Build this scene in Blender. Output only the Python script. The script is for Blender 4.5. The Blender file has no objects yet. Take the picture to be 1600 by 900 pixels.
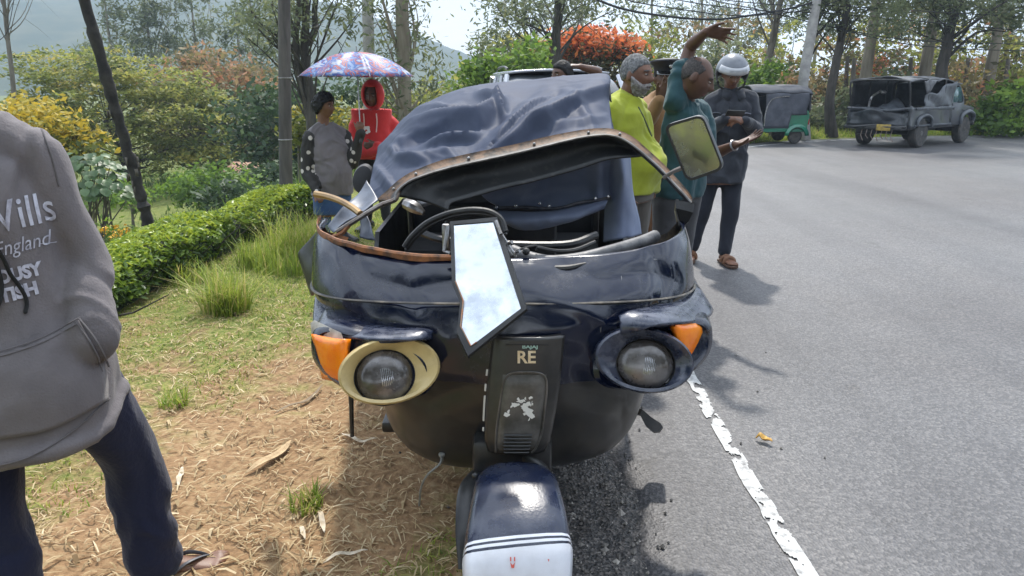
import bpy, bmesh, math, random
import numpy as np
from mathutils import Vector, Matrix
from mathutils.bvhtree import BVHTree

SC = bpy.context.scene
COL = SC.collection
R = math.radians
RNG = np.random.default_rng(7)

# ------------------------------------------------------------------ camera, sky, sun, exposure
F, H, PITCH = 1155.0, 1.5, 15.5
cam_data = bpy.data.cameras.new("camera")
cam_data.sensor_width = 36.0
cam_data.lens = 36.0 * F / 1600.0
cam_data.clip_start = 0.05
cam_data.clip_end = 3000.0
cam = bpy.data.objects.new("camera", cam_data)
COL.objects.link(cam)
cam.location = (0, 0, H)
cam.rotation_euler = (R(90 - PITCH), 0, 0)
SC.camera = cam

SUN_EL, SUN_AZ = 54.0, 3.0          # azimuth from +Y, clockwise positive
world = bpy.data.worlds.new("World")
SC.world = world
world.use_nodes = True
wn, wl = world.node_tree.nodes, world.node_tree.links
wn.clear()
w_out = wn.new("ShaderNodeOutputWorld")
w_bg = wn.new("ShaderNodeBackground")
w_sky = wn.new("ShaderNodeTexSky")
w_sky.sky_type = 'NISHITA'
w_sky.sun_disc = False
w_sky.sun_elevation = R(SUN_EL)
w_sky.sun_rotation = R(SUN_AZ)
w_sky.dust_density = 2.0
w_co = wn.new("ShaderNodeTexCoord")
w_map = wn.new("ShaderNodeMapping")
w_map.inputs['Scale'].default_value = (1.0, 1.0, 2.6)
w_no = wn.new("ShaderNodeTexNoise")
w_no.inputs['Scale'].default_value = 3.2
w_no.inputs['Detail'].default_value = 8.0
w_no.inputs['Roughness'].default_value = 0.55
w_rp = wn.new("ShaderNodeValToRGB")
w_rp.color_ramp.elements[0].position = 0.40
w_rp.color_ramp.elements[0].color = (0.42, 0.42, 0.42, 1)
w_rp.color_ramp.elements[1].position = 0.62
w_rp.color_ramp.elements[1].color = (1, 1, 1, 1)
w_mx = wn.new("ShaderNodeMix")
w_mx.data_type = 'RGBA'
w_mx.inputs[7].default_value = (10.5, 11.6, 13.0, 1)
wl.new(w_co.outputs['Generated'], w_map.inputs['Vector'])
wl.new(w_map.outputs[0], w_no.inputs['Vector'])
wl.new(w_no.outputs[0], w_rp.inputs[0])
wl.new(w_rp.outputs[0], w_mx.inputs[0])
wl.new(w_sky.outputs[0], w_mx.inputs[6])
wl.new(w_mx.outputs[2], w_bg.inputs[0])
w_bg.inputs[1].default_value = 0.145
wl.new(w_bg.outputs[0], w_out.inputs[0])

sun_data = bpy.data.lights.new("sun", 'SUN')
sun_data.energy = 3.3
sun_data.angle = R(2.2)
sun_data.color = (1.0, 0.95, 0.87)
sun = bpy.data.objects.new("sun", sun_data)
COL.objects.link(sun)
_sd = Vector((math.sin(R(SUN_AZ)) * math.cos(R(SUN_EL)), math.cos(R(SUN_AZ)) * math.cos(R(SUN_EL)), math.sin(R(SUN_EL))))
sun.rotation_euler = _sd.to_track_quat('Z', 'Y').to_euler()
sun.location = (0, 0, 40)

SC.view_settings.view_transform = 'Standard'
SC.view_settings.look = 'None'
SC.view_settings.exposure = 0.62
SC.view_settings.gamma = 1.0
SC.view_settings.use_curve_mapping = False
SC.render.engine = 'CYCLES'
SC.cycles.use_denoising = True
SC.cycles.max_bounces = 6
SC.cycles.volume_bounces = 0
SC.cycles.transparent_max_bounces = 8

# ------------------------------------------------------------------ pixel <-> place helpers
SP, CP = math.sin(R(PITCH)), math.cos(R(PITCH))
def ray(px, py):
    a, v = (px - 800.0) / F, (450.0 - py) / F
    return a, CP + v * SP, -SP + v * CP
def J(px, py, y):                       # the point seen at a pixel of the photograph, y metres ahead
    a, dy, dz = ray(px, py)
    t = y / dy
    return Vector((a * t, y, H + dz * t))
def G(px, py, z=0.0):                   # the same, on a level z
    a, dy, dz = ray(px, py)
    t = (z - H) / dz
    return Vector((a * t, dy * t, z))

# ------------------------------------------------------------------ vector noise
def _hash(i, j, k):
    n = (i * 374761393 + j * 668265263 + k * 2147483647 + 1013904223) & 0xffffffff
    n = ((n ^ (n >> 13)) * 1274126177) & 0xffffffff
    n = n ^ (n >> 16)
    return (n & 0xffff) / 65535.0
def vnoise(P):
    P = np.asarray(P, float)
    i = np.floor(P).astype(np.int64)
    f = P - i
    f = f * f * (3 - 2 * f)
    out = 0
    for a in (0, 1):
        for b in (0, 1):
            for c in (0, 1):
                w = (f[..., 0] if a else 1 - f[..., 0]) * (f[..., 1] if b else 1 - f[..., 1]) * (f[..., 2] if c else 1 - f[..., 2])
                out = out + w * _hash(i[..., 0] + a, i[..., 1] + b, i[..., 2] + c)
    return out * 2 - 1
def fbm(P, octs=4, gain=0.5):
    P = np.asarray(P, float)
    s, a = 0, 1.0
    for o in range(octs):
        s = s + a * vnoise(P * (2.03 ** o) + 17.3 * o)
        a *= gain
    return s
def smooth(a, b, x):
    t = np.clip((np.asarray(x, float) - a) / (b - a), 0, 1)
    return t * t * (3 - 2 * t)
def cr(ctrl, n, axis=0):
    """Catmull-Rom resampling of an array along an axis."""
    c = np.moveaxis(np.asarray(ctrl, float), axis, 0)
    m = len(c)
    ext = np.concatenate([2 * c[:1] - c[1:2], c, 2 * c[-1:] - c[-2:-1]])
    t = np.linspace(0, m - 1, n)
    k = np.minimum(t.astype(int), m - 2)
    u = (t - k).reshape((-1,) + (1,) * (c.ndim - 1))
    p0, p1, p2, p3 = ext[k], ext[k + 1], ext[k + 2], ext[k + 3]
    r = 0.5 * (2 * p1 + (p2 - p0) * u + (2 * p0 - 5 * p1 + 4 * p2 - p3) * u * u + (3 * p1 - p0 - 3 * p2 + p3) * u ** 3)
    return np.moveaxis(r, 0, axis)

# ------------------------------------------------------------------ materials
def _mat(name):
    m = bpy.data.materials.new(name)
    m.use_nodes = True
    nt = m.node_tree
    return m, nt.nodes, nt.links, nt.nodes['Principled BSDF'], nt.nodes['Material Output']
def ramp_node(nodes, stops):
    r = nodes.new("ShaderNodeValToRGB")
    e = r.color_ramp.elements
    while len(e) > 1:
        e.remove(e[-1])
    e[0].position = stops[0][0]
    e[0].color = tuple(stops[0][1]) + (1,)
    for p, c in stops[1:]:
        q = e.new(p)
        q.color = tuple(c) + (1,)
    return r
def M(name, col, rough=0.5, metal=0.0, spec=0.5, coat=0.0, col2=None, ns=8.0, lo=0.4, hi=0.65, bump=0.0, bs=60.0,
      rough2=None, coords='Object', sheen=0.0, detail=5.0, emit=None, stretch=None, coat_rough=0.08, trans=0.0):
    m, n, l, b, o = _mat(name)
    b.inputs['Base Color'].default_value = tuple(col) + (1,)
    b.inputs['Roughness'].default_value = rough
    b.inputs['Metallic'].default_value = metal
    b.inputs['Specular IOR Level'].default_value = spec
    b.inputs['Coat Weight'].default_value = coat
    b.inputs['Coat Roughness'].default_value = coat_rough
    b.inputs['Sheen Weight'].default_value = sheen
    b.inputs['Transmission Weight'].default_value = trans
    tc = n.new("ShaderNodeTexCoord")
    vec = tc.outputs[coords]
    if stretch:
        mp = n.new("ShaderNodeMapping")
        mp.inputs['Scale'].default_value = stretch
        l.new(vec, mp.inputs[0])
        vec = mp.outputs[0]
    if col2 is not None or rough2 is not None:
        nz = n.new("ShaderNodeTexNoise")
        nz.inputs['Scale'].default_value = ns
        nz.inputs['Detail'].default_value = detail
        nz.inputs['Roughness'].default_value = 0.62
        l.new(vec, nz.inputs['Vector'])
        if col2 is not None:
            r = ramp_node(n, [(lo, col), (hi, col2)])
            l.new(nz.outputs[0], r.inputs[0])
            l.new(r.outputs[0], b.inputs['Base Color'])
        if rough2 is not None:
            r2 = n.new("ShaderNodeMapRange")
            r2.inputs[1].default_value, r2.inputs[2].default_value = lo, hi
            r2.inputs[3].default_value, r2.inputs[4].default_value = rough, rough2
            l.new(nz.outputs[0], r2.inputs[0])
            l.new(r2.outputs[0], b.inputs['Roughness'])
    if bump:
        nb = n.new("ShaderNodeTexNoise")
        nb.inputs['Scale'].default_value = bs
        nb.inputs['Detail'].default_value = 4.0
        l.new(vec, nb.inputs['Vector'])
        bp = n.new("ShaderNodeBump")
        bp.inputs['Strength'].default_value = bump
        bp.inputs['Distance'].default_value = 0.01
        l.new(nb.outputs[0], bp.inputs['Height'])
        l.new(bp.outputs[0], b.inputs['Normal'])
    return m
def leaf_mat(name, stops, transl=0.45, rough=0.55, spec=0.3):
    """Leaf colour is picked along a ramp by each leaf's own hue attribute."""
    m, n, l, b, o = _mat(name)
    at = n.new("ShaderNodeAttribute")
    at.attribute_name = "hue"
    r = ramp_node(n, stops)
    l.new(at.outputs['Fac'], r.inputs[0])
    l.new(r.outputs[0], b.inputs['Base Color'])
    b.inputs['Roughness'].default_value = rough
    b.inputs['Specular IOR Level'].default_value = spec
    t = n.new("ShaderNodeBsdfTranslucent")
    hs = n.new("ShaderNodeHueSaturation")
    hs.inputs['Value'].default_value = 1.15
    hs.inputs['Hue'].default_value = 0.49
    l.new(r.outputs[0], hs.inputs['Color'])
    l.new(hs.outputs[0], t.inputs[0])
    mx = n.new("ShaderNodeMixShader")
    mx.inputs[0].default_value = transl
    l.new(b.outputs[0], mx.inputs[1])
    l.new(t.outputs[0], mx.inputs[2])
    l.new(mx.outputs[0], o.inputs[0])
    return m

# ------------------------------------------------------------------ objects, things and parts
def root(name, label, cat, loc=(0, 0, 0), rz=0.0, group=None, scale=1.0):
    o = bpy.data.objects.new(name, None)
    COL.objects.link(o)
    o.empty_display_size = 0.2
    o.location = loc
    o.rotation_euler = (0, 0, rz)
    o.scale = (scale,) * 3
    o['label'], o['category'] = label, cat
    if group:
        o['group'] = group
    return o
def tag(o, label=None, cat=None, group=None, kind=None):
    if label: o['label'] = label
    if cat: o['category'] = cat
    if group: o['group'] = group
    if kind: o['kind'] = kind
    return o
def copy_tree(o, parent=None):
    c = o.copy()
    COL.objects.link(c)
    if parent is not None:
        c.parent = parent
    for ch in list(o.children):
        copy_tree(ch, c)
    return c
def top_of(o):
    while o.parent is not None:
        o = o.parent
    return o
def inv_of(parent):
    t = top_of(parent)
    mm = Matrix.LocRotScale(t.location, t.rotation_euler.to_quaternion(), t.scale)
    return np.array(mm.inverted())
def mesh_np(name, V, Fc, mats, parent=None, smooth_=True, hue=None, world=True, sharp=None, midx=None):
    """Fast mesh from arrays (all faces with the same number of corners)."""
    V = np.asarray(V, np.float64)
    Fc = np.asarray(Fc, np.int32)
    if parent is not None and world:
        mi = inv_of(parent)
        V = V @ mi[:3, :3].T + mi[:3, 3]
    me = bpy.data.meshes.new(name)
    k = Fc.shape[1]
    me.vertices.add(len(V))
    me.vertices.foreach_set("co", V.astype(np.float32).ravel())
    me.loops.add(Fc.size)
    me.loops.foreach_set("vertex_index", Fc.ravel())
    me.polygons.add(len(Fc))
    me.polygons.foreach_set("loop_start", np.arange(0, Fc.size, k, dtype=np.int32))
    if midx is not None:
        me.polygons.foreach_set("material_index", np.asarray(midx, np.int32))
    me.update(calc_edges=True)
    me.polygons.foreach_set("use_smooth", np.full(len(Fc), smooth_))
    if hue is not None:
        a = me.attributes.new("hue", 'FLOAT', 'POINT')
        a.data.foreach_set("value", np.asarray(hue, np.float32))
    for mm in (mats if isinstance(mats, (list, tuple)) else [mats]):
        me.materials.append(mm)
    o = bpy.data.objects.new(name, me)
    COL.objects.link(o)
    o.parent = parent
    return o
def frames(P):
    P = np.asarray(P, float)
    T = np.gradient(P, axis=0)
    T /= np.linalg.norm(T, axis=1)[:, None] + 1e-12
    up = np.array((0, 0, 1.0)) if abs(T[0][2]) < 0.9 else np.array((0, 1.0, 0))
    N = np.cross(up, T[0]); N /= np.linalg.norm(N)
    out = []
    for t in T:
        N = N - t * np.dot(N, t); N /= np.linalg.norm(N) + 1e-12
        out.append((t, N, np.cross(t, N)))
    return out
class MB:
    def __init__(s):
        s.v, s.f, s.m = [], [], []
    def add(s, V, Fc, m=0):
        b = len(s.v)
        s.v.extend([tuple(map(float, p)) for p in V])
        for f in Fc:
            s.f.append(tuple(int(i) + b for i in f)); s.m.append(m)
        return s
    def grid(s, A, cu=False, cv=False, m=0):
        A = np.asarray(A, float)
        nu, nv = A.shape[:2]
        Fc = []
        for i in range(nu if cu else nu - 1):
            for j in range(nv if cv else nv - 1):
                i2, j2 = (i + 1) % nu, (j + 1) % nv
                Fc.append((i * nv + j, i2 * nv + j, i2 * nv + j2, i * nv + j2))
        return s.add(A.reshape(-1, 3), Fc, m)
    def loft(s, rings, cap=True, m=0):
        A = np.asarray(rings, float)
        nu, nv = A.shape[:2]
        s.grid(A, False, True, m)
        if cap:
            b = len(s.v) - nu * nv
            s.f.append(tuple(b + j for j in range(nv))[::-1]); s.m.append(m)
            s.f.append(tuple(b + (nu - 1) * nv + j for j in range(nv))); s.m.append(m)
        return s
    def tube(s, pts, r, n=8, cap=True, m=0, res=None, flat=1.0, dome=False):
        P = np.asarray([tuple(p) for p in pts], float)
        rr = np.full(len(P), r, float) if np.isscalar(r) else np.asarray(r, float)
        if res:
            P = cr(P, res); rr = np.maximum(cr(rr, res), 1e-4)
        fr = frames(P)
        th = np.linspace(0, 2 * math.pi, n, endpoint=False)
        rings = []
        def ring(c, f, q):
            return [c + q * (math.cos(a) * f[1] + flat * math.sin(a) * f[2]) for a in th]
        if dome:
            for k in (0.98, 0.8, 0.45):
                rings.append(ring(P[0] - fr[0][0] * rr[0] * k, fr[0], rr[0] * math.sqrt(1 - k * k)))
        for c, f, q in zip(P, fr, rr):
            rings.append(ring(c, f, q))
        if dome:
            for k in (0.45, 0.8, 0.98):
                rings.append(ring(P[-1] + fr[-1][0] * rr[-1] * k, fr[-1], rr[-1] * math.sqrt(1 - k * k)))
        return s.loft(rings, cap, m)
    def sphere(s, c, r, Rm=None, nu=16, nv=12, m=0):
        r = (r,) * 3 if np.isscalar(r) else r
        Rm = np.eye(3) if Rm is None else np.asarray(Rm)
        rings = []
        for j in range(nv + 1):
            p = math.pi * (0.02 + 0.96 * j / nv) - math.pi / 2
            rings.append([Rm @ np.array((r[0] * math.cos(p) * math.cos(a), r[1] * math.cos(p) * math.sin(a), r[2] * math.sin(p))) + np.asarray(c)
                          for a in np.linspace(0, 2 * math.pi, nu, endpoint=False)])
        return s.loft(rings, True, m)
    def box(s, c, size, b=0.0, Rm=None, m=0):
        """Box with chamfered edges."""
        h = np.asarray(size, float) / 2
        b = min(b, h.min() * 0.95)
        Rm = np.eye(3) if Rm is None else np.asarray(Rm)
        c = np.asarray(c, float)
        if b <= 0:
            V = [Rm @ (np.array((x, y, z)) * h) + c for x in (-1, 1) for y in (-1, 1) for z in (-1, 1)]
            return s.add(V, [(0, 1, 3, 2), (4, 6, 7, 5), (0, 4, 5, 1), (2, 3, 7, 6), (0, 2, 6, 4), (1, 5, 7, 3)], m)
        bm = bmesh.new()
        bmesh.ops.create_cube(bm, size=1.0)
        for v in bm.verts:
            v.co = Vector([v.co[i] * 2 * h[i] for i in range(3)])
        bmesh.ops.bevel(bm, geom=bm.edges[:], offset=b, segments=2, affect='EDGES', profile=0.5)
        V = [Rm @ np.array(v.co) + c for v in bm.verts]
        Fc = [[v.index for v in f.verts] for f in bm.faces]
        bm.verts.index_update()
        Fc = [[v.index for v in f.verts] for f in bm.faces]
        bm.free()
        return s.add(V, Fc, m)
    def lathe(s, prof, c, axis, n=28, m=0, closed=False):
        """prof: (radius, distance along axis) pairs."""
        q = Vector(axis).normalized().to_track_quat('Z', 'Y').to_matrix()
        q = np.array(q)
        rings = [[q @ np.array((r * math.cos(a), r * math.sin(a), z)) + np.asarray(c) for a in np.linspace(0, 2 * math.pi, n, endpoint=False)]
                 for r, z in prof]
        if closed:
            rings.append(rings[0])
        return s.loft(rings, not closed, m)
    def build(s, name, mats, parent=None, world=True, smooth_=True, sharp=40.0, thick=0.0, hue=None, off=0.0):
        V = np.asarray(s.v, float)
        if parent is not None and world:
            mi = inv_of(parent)
            V = V @ mi[:3, :3].T + mi[:3, 3]
        me = bpy.data.meshes.new(name)
        me.from_pydata([tuple(p) for p in V], [], s.f)
        for mm in (mats if isinstance(mats, (list, tuple)) else [mats]):
            me.materials.append(mm)
        me.polygons.foreach_set("material_index", s.m)
        bm = bmesh.new(); bm.from_mesh(me)
        if thick == 0.0:
            bmesh.ops.recalc_face_normals(bm, faces=bm.faces)
        bm.to_mesh(me); bm.free()
        me.polygons.foreach_set("use_smooth", [smooth_] * len(me.polygons))
        if smooth_ and sharp:
            me.set_sharp_from_angle(angle=R(sharp))
        if hue is not None:
            a = me.attributes.new("hue", 'FLOAT', 'POINT')
            a.data.foreach_set("value", np.asarray(hue, np.float32))
        o = bpy.data.objects.new(name, me)
        COL.objects.link(o)
        o.parent = parent
        if thick:
            sm = o.modifiers.new("thickness", 'SOLIDIFY')
            sm.thickness = thick
            sm.offset = off
        return o
def text_mesh(body, size, shear=0.0, align='CENTER', cuts=0, bold=0.0):
    cu = bpy.data.curves.new("lettering", 'FONT')
    cu.body, cu.size, cu.shear, cu.align_x = body, size, shear, align
    cu.offset = bold
    cu.resolution_u = 3
    o = bpy.data.objects.new("lettering", cu)
    COL.objects.link(o)
    dg = bpy.context.evaluated_depsgraph_get()
    me = bpy.data.meshes.new_from_object(o.evaluated_get(dg))
    bpy.data.objects.remove(o); bpy.data.curves.remove(cu)
    bm = bmesh.new(); bm.from_mesh(me); bpy.data.meshes.remove(me)
    bmesh.ops.triangulate(bm, faces=bm.faces[:])
    if cuts:
        bmesh.ops.subdivide_edges(bm, edges=bm.edges[:], cuts=cuts, use_grid_fill=True)
        bmesh.ops.triangulate(bm, faces=bm.faces[:])
    bm.verts.index_update()
    V = np.array([tuple(v.co) for v in bm.verts]); Fc = [[v.index for v in f.verts] for f in bm.faces]
    bm.free()
    return V, Fc
def bvh_of(o):
    me = o.data
    mw = Matrix.LocRotScale(top_of(o).location, top_of(o).rotation_euler.to_quaternion(), top_of(o).scale)
    return BVHTree.FromPolygons([mw @ v.co for v in me.vertices], [tuple(p.vertices) for p in me.polygons])
def lay_text(V, Fc, origin, right, up, bvh, lift, mb, m=0):
    """Letters laid on a surface: each point is dropped on it along the letters' own facing."""
    right, up = Vector(right).normalized(), Vector(up).normalized()
    nrm = right.cross(up).normalized()
    out = []
    for p in V:
        q = Vector(origin) + right * p[0] + up * p[1]
        h = bvh.ray_cast(q + nrm * 0.3, -nrm, 1.0)
        out.append((h[0] + nrm * lift) if h[0] is not None else q)
    mb.add(out, Fc, m)

# shared materials
def scratched(name, col, dust, rough=.13, coat=.3):
    """Dark gloss paint with dust lying on it and fine pale scratches in two directions."""
    m, n, l, b, o = _mat(name)
    tc = n.new("ShaderNodeTexCoord")
    nd = n.new("ShaderNodeTexNoise"); nd.inputs['Scale'].default_value = 6; nd.inputs['Detail'].default_value = 9; nd.inputs['Roughness'].default_value = .72
    l.new(tc.outputs['Object'], nd.inputs['Vector'])
    rd = ramp_node(n, [(0.50, (0, 0, 0)), (0.78, (.55, .55, .55))]); l.new(nd.outputs[0], rd.inputs[0])
    mx = n.new("ShaderNodeMix"); mx.data_type = 'RGBA'; mx.inputs[6].default_value = (*col, 1); mx.inputs[7].default_value = (*dust, 1); l.new(rd.outputs[0], mx.inputs[0])
    last = mx.outputs[2]
    for k, (sc, rot, pos) in enumerate((((3, 40, 60), (0, .5, .2), .735), ((46, 5, 9), (.3, -.4, .9), .75))):
        mp = n.new("ShaderNodeMapping"); mp.inputs['Scale'].default_value = sc; mp.inputs['Rotation'].default_value = rot; l.new(tc.outputs['Object'], mp.inputs[0])
        ns_ = n.new("ShaderNodeTexNoise"); ns_.inputs['Scale'].default_value = 1.6; ns_.inputs['Detail'].default_value = 5; l.new(mp.outputs[0], ns_.inputs['Vector'])
        rs_ = ramp_node(n, [(pos - .02, (0, 0, 0)), (pos, (.7, .7, .7))]); l.new(ns_.outputs[0], rs_.inputs[0])
        m2 = n.new("ShaderNodeMix"); m2.data_type = 'RGBA'; l.new(rs_.outputs[0], m2.inputs[0]); l.new(last, m2.inputs[6]); m2.inputs[7].default_value = (.22, .21, .20, 1); last = m2.outputs[2]
    l.new(last, b.inputs['Base Color'])
    mr = n.new("ShaderNodeMapRange"); mr.inputs[1].default_value, mr.inputs[2].default_value, mr.inputs[3].default_value, mr.inputs[4].default_value = .45, .75, rough, .5
    l.new(nd.outputs[0], mr.inputs[0]); l.new(mr.outputs[0], b.inputs['Roughness'])
    b.inputs['Coat Weight'].default_value = coat; b.inputs['Coat Roughness'].default_value = .06; b.inputs['Specular IOR Level'].default_value = .45
    bp = n.new("ShaderNodeBump"); bp.inputs['Strength'].default_value = .05; bp.inputs['Distance'].default_value = .02
    n3 = n.new("ShaderNodeTexNoise"); n3.inputs['Scale'].default_value = 7; l.new(tc.outputs['Object'], n3.inputs['Vector']); l.new(n3.outputs[0], bp.inputs['Height']); l.new(bp.outputs[0], b.inputs['Normal'])
    return m
m_navy = scratched("navy_paint", (0.0025, 0.0055, 0.021), (0.045, 0.045, 0.05))
m_black = M("black_plastic", (0.012, 0.012, 0.013), 0.38, bump=0.05, bs=200, col2=(0.03, 0.03, 0.03), ns=14)
m_rubber = M("black_rubber", (0.016, 0.016, 0.017), 0.55, col2=(0.05, 0.046, 0.04), ns=10, lo=0.45, hi=0.75, bump=0.15, bs=80)
m_dark = M("dark_lining", (0.012, 0.013, 0.016), 0.7, col2=(0.03, 0.03, 0.034), ns=6)
m_rust = M("rusty_edge", (0.30, 0.115, 0.04), 0.7, col2=(0.05, 0.03, 0.022), ns=24, lo=0.42, hi=0.68, bump=0.25, bs=90)
m_tan = M("worn_tan_edge", (0.15, 0.085, 0.048), 0.6, spec=.25, col2=(0.028, 0.022, 0.018), ns=22, lo=0.42, hi=0.62, bump=0.2, bs=60)
m_steel = M("dull_steel", (0.36, 0.36, 0.37), 0.35, metal=0.9, col2=(0.16, 0.14, 0.12), ns=20, bump=0.1, bs=60)
m_chrome = M("chrome", (0.7, 0.7, 0.7), 0.12, metal=1.0)
m_mirror = M("mirror_glass", (0.60, 0.63, 0.66), 0.12, metal=1.0, col2=(0.42, 0.45, 0.49), ns=14, lo=0.42, hi=0.68, rough2=0.36)
m_glass = M("dark_glass", (0.02, 0.025, 0.03), 0.06, spec=0.8)
m_tyre = M("tyre", (0.02, 0.02, 0.02), 0.75, col2=(0.07, 0.062, 0.052), ns=9, bump=0.2, bs=40)
m_amber = M("amber_lens", (0.92, 0.20, 0.004), 0.25, spec=0.4, coat=0.3, col2=(0.98, 0.30, 0.01), ns=16, bump=0.12, bs=70)
# ------------------------------------------------------------------ the ground, road, hill, air
EDGE = np.array([(.95, -12), (.95, -4), (.95, 0), (.955, 4), (1.25, 8), (2.55, 13), (5.2, 17.6), (9.0, 20.5), (15, 22.3), (25, 24), (45, 26), (75, 27)], float)
INNER = np.array([(9.5, -12), (9.5, -4), (9.5, 0), (9.5, 4), (10.2, 8), (11.6, 10.6), (13.6, 12.6), (16, 14), (20, 15), (28, 16.2), (45, 18), (75, 19)], float)
EDGE_F = cr(EDGE, 240)
INNER_F = cr(INNER, 240)
def edge_dist(x, y):
    """Distance to the road's left edge line, positive on the verge side."""
    x, y = np.asarray(x, float), np.asarray(y, float)
    sh = x.shape
    P = np.stack([x.ravel(), y.ravel()], 1)
    best = np.full(len(P), 1e9); sg = np.ones(len(P))
    for a, b in zip(EDGE_F[:-1:2], EDGE_F[2::2]):
        d = b - a
        t = np.clip(((P - a) @ d) / (d @ d), 0, 1)
        q = P - (a + t[:, None] * d)
        dist = np.hypot(q[:, 0], q[:, 1])
        side = d[0] * (P[:, 1] - a[1]) - d[1] * (P[:, 0] - a[0])
        k = dist < best
        best[k] = dist[k]; sg[k] = np.where(side[k] >= 0, 1, -1)
    return (best * sg).reshape(sh)
def ground_z(x, y, d=None):
    x, y = np.asarray(x, float), np.asarray(y, float)
    if d is None:
        d = edge_dist(x, y)
    Pn = np.stack([x, y, np.zeros_like(x)], -1)
    left = smooth(3.0, -1.0, x)
    z = -0.035 * smooth(0.0, -0.4, d - 0.9)
    bump = 0.028 * fbm(Pn * 1.6, 3) + 0.012 * fbm(Pn * 7.0, 2)
    z = z + bump * smooth(0.85, 1.6, d) + 0.03 * smooth(1.0, 2.2, d)
    z = z - left * (2.1 * smooth(3.7, 10.5, d) + 0.9 * smooth(10, 32, d))
    z = z + (1 - left) * np.clip(d - 2.0, 0, 30) * 0.05 * (d > 0)
    z = z + 0.25 * fbm(Pn * 0.18 + 5, 3) * smooth(6, 14, d)
    return z
def gz(x, y):
    return float(ground_z(np.array([x]), np.array([y]))[0])

def axis_steps(a, b, fine0, fine1, fs, growth=1.16):
    out = list(np.arange(fine0, fine1 + 1e-6, fs))
    s = fs
    while out[-1] < b:
        s = min(s * growth, 40); out.append(out[-1] + s)
    s = fs
    while out[0] > a:
        s = min(s * growth, 40); out.insert(0, out[0] - s)
    return np.array(out)
gx = axis_steps(-780, 780, -4.2, 1.0, 0.045)
gy = axis_steps(-60, 800, 1.6, 8.0, 0.05)
GX, GY = np.meshgrid(gx, gy, indexing='ij')
GD = edge_dist(GX, GY)
GZ = ground_z(GX, GY, GD)
_P = np.stack([GX, GY, np.zeros_like(GX)], -1)
# how green the cover is: bare soil by the rickshaw, grass up towards the hedge, field beyond
green = 0.40 + 0.50 * fbm(_P * 0.9 + 3, 4)
green += 0.30 * smooth(1.9, 3.0, GD) * smooth(4.0, 3.3, GD) + 0.65 * smooth(3.9, 4.8, GD)
green += 0.35 * smooth(5.2, 7.0, GY) * smooth(1.2, 2.0, GD)
green += 0.9 * ((GX > 3) & (GD > 0.6)) 
green -= 0.38 * np.exp(-((GX + 0.75) ** 2 / 0.5 + (GY - 2.9) ** 2 / 1.6))
_nu, _nv = GX.shape
_i, _j = np.meshgrid(np.arange(_nu - 1), np.arange(_nv - 1), indexing='ij')
_F = np.stack([_i * _nv + _j, (_i + 1) * _nv + _j, (_i + 1) * _nv + _j + 1, _i * _nv + _j + 1], -1).reshape(-1, 4)

def soil_mat():
    m, n, l, b, o = _mat("soil_and_turf")
    tc = n.new("ShaderNodeTexCoord")
    at = n.new("ShaderNodeAttribute"); at.attribute_name = "hue"
    n1 = n.new("ShaderNodeTexNoise"); n1.inputs['Scale'].default_value = 5.0; n1.inputs['Detail'].default_value = 9; n1.inputs['Roughness'].default_value = 0.7
    n2 = n.new("ShaderNodeTexNoise"); n2.inputs['Scale'].default_value = 38.0; n2.inputs['Detail'].default_value = 6
    for q in (n1, n2): l.new(tc.outputs['Object'], q.inputs['Vector'])
    soil = ramp_node(n, [(0.30, (0.12, 0.075, 0.042)), (0.48, (0.27, 0.165, 0.086)), (0.62, (0.35, 0.245, 0.135)), (0.75, (0.42, 0.33, 0.20))])
    turf = ramp_node(n, [(0.28, (0.055, 0.075, 0.018)), (0.5, (0.12, 0.15, 0.035)), (0.62, (0.25, 0.22, 0.075)), (0.75, (0.38, 0.30, 0.13))])
    mixn = n.new("ShaderNodeMath"); mixn.operation = 'MULTIPLY_ADD'
    mixn.inputs[1].default_value = 0.55; mixn.inputs[2].default_value = 0.0
    ad = n.new("ShaderNodeMath"); ad.operation = 'MULTIPLY_ADD'; ad.inputs[1].default_value = 0.5
    l.new(n2.outputs[0], ad.inputs[0])
    h = n.new("ShaderNodeMath"); h.operation = 'MULTIPLY'; h.inputs[1].default_value = 0.5
    l.new(n1.outputs[0], h.inputs[0]); l.new(h.outputs[0], ad.inputs[2])
    l.new(ad.outputs[0], soil.inputs[0]); l.new(ad.outputs[0], turf.inputs[0])
    g = n.new("ShaderNodeMath"); g.operation = 'ADD'
    k = n.new("ShaderNodeMapRange"); k.inputs[1].default_value, k.inputs[2].default_value = 0.35, 0.65
    k.inputs[3].default_value, k.inputs[4].default_value = -0.35, 0.35
    l.new(n1.outputs[0], k.inputs[0]); l.new(k.outputs[0], g.inputs[0]); l.new(at.outputs['Fac'], g.inputs[1])
    mr = n.new("ShaderNodeMapRange"); mr.inputs[1].default_value, mr.inputs[2].default_value = 0.25, 0.75
    l.new(g.outputs[0], mr.inputs[0])
    mx = n.new("ShaderNodeMix"); mx.data_type = 'RGBA'
    l.new(mr.outputs[0], mx.inputs[0]); l.new(soil.outputs[0], mx.inputs[6]); l.new(turf.outputs[0], mx.inputs[7])
    l.new(mx.outputs[2], b.inputs['Base Color'])
    b.inputs['Roughness'].default_value = 0.9; b.inputs['Specular IOR Level'].default_value = 0.15
    bp = n.new("ShaderNodeBump"); bp.inputs['Strength'].default_value = 0.7; bp.inputs['Distance'].default_value = 0.02
    l.new(n2.outputs[0], bp.inputs['Height']); l.new(bp.outputs[0], b.inputs['Normal'])
    return m
m_soil = soil_mat()
ground = mesh_np("ground", np.stack([GX, GY, GZ], -1).reshape(-1, 3), _F, m_soil, hue=green.ravel())
tag(ground, kind='structure')

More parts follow.
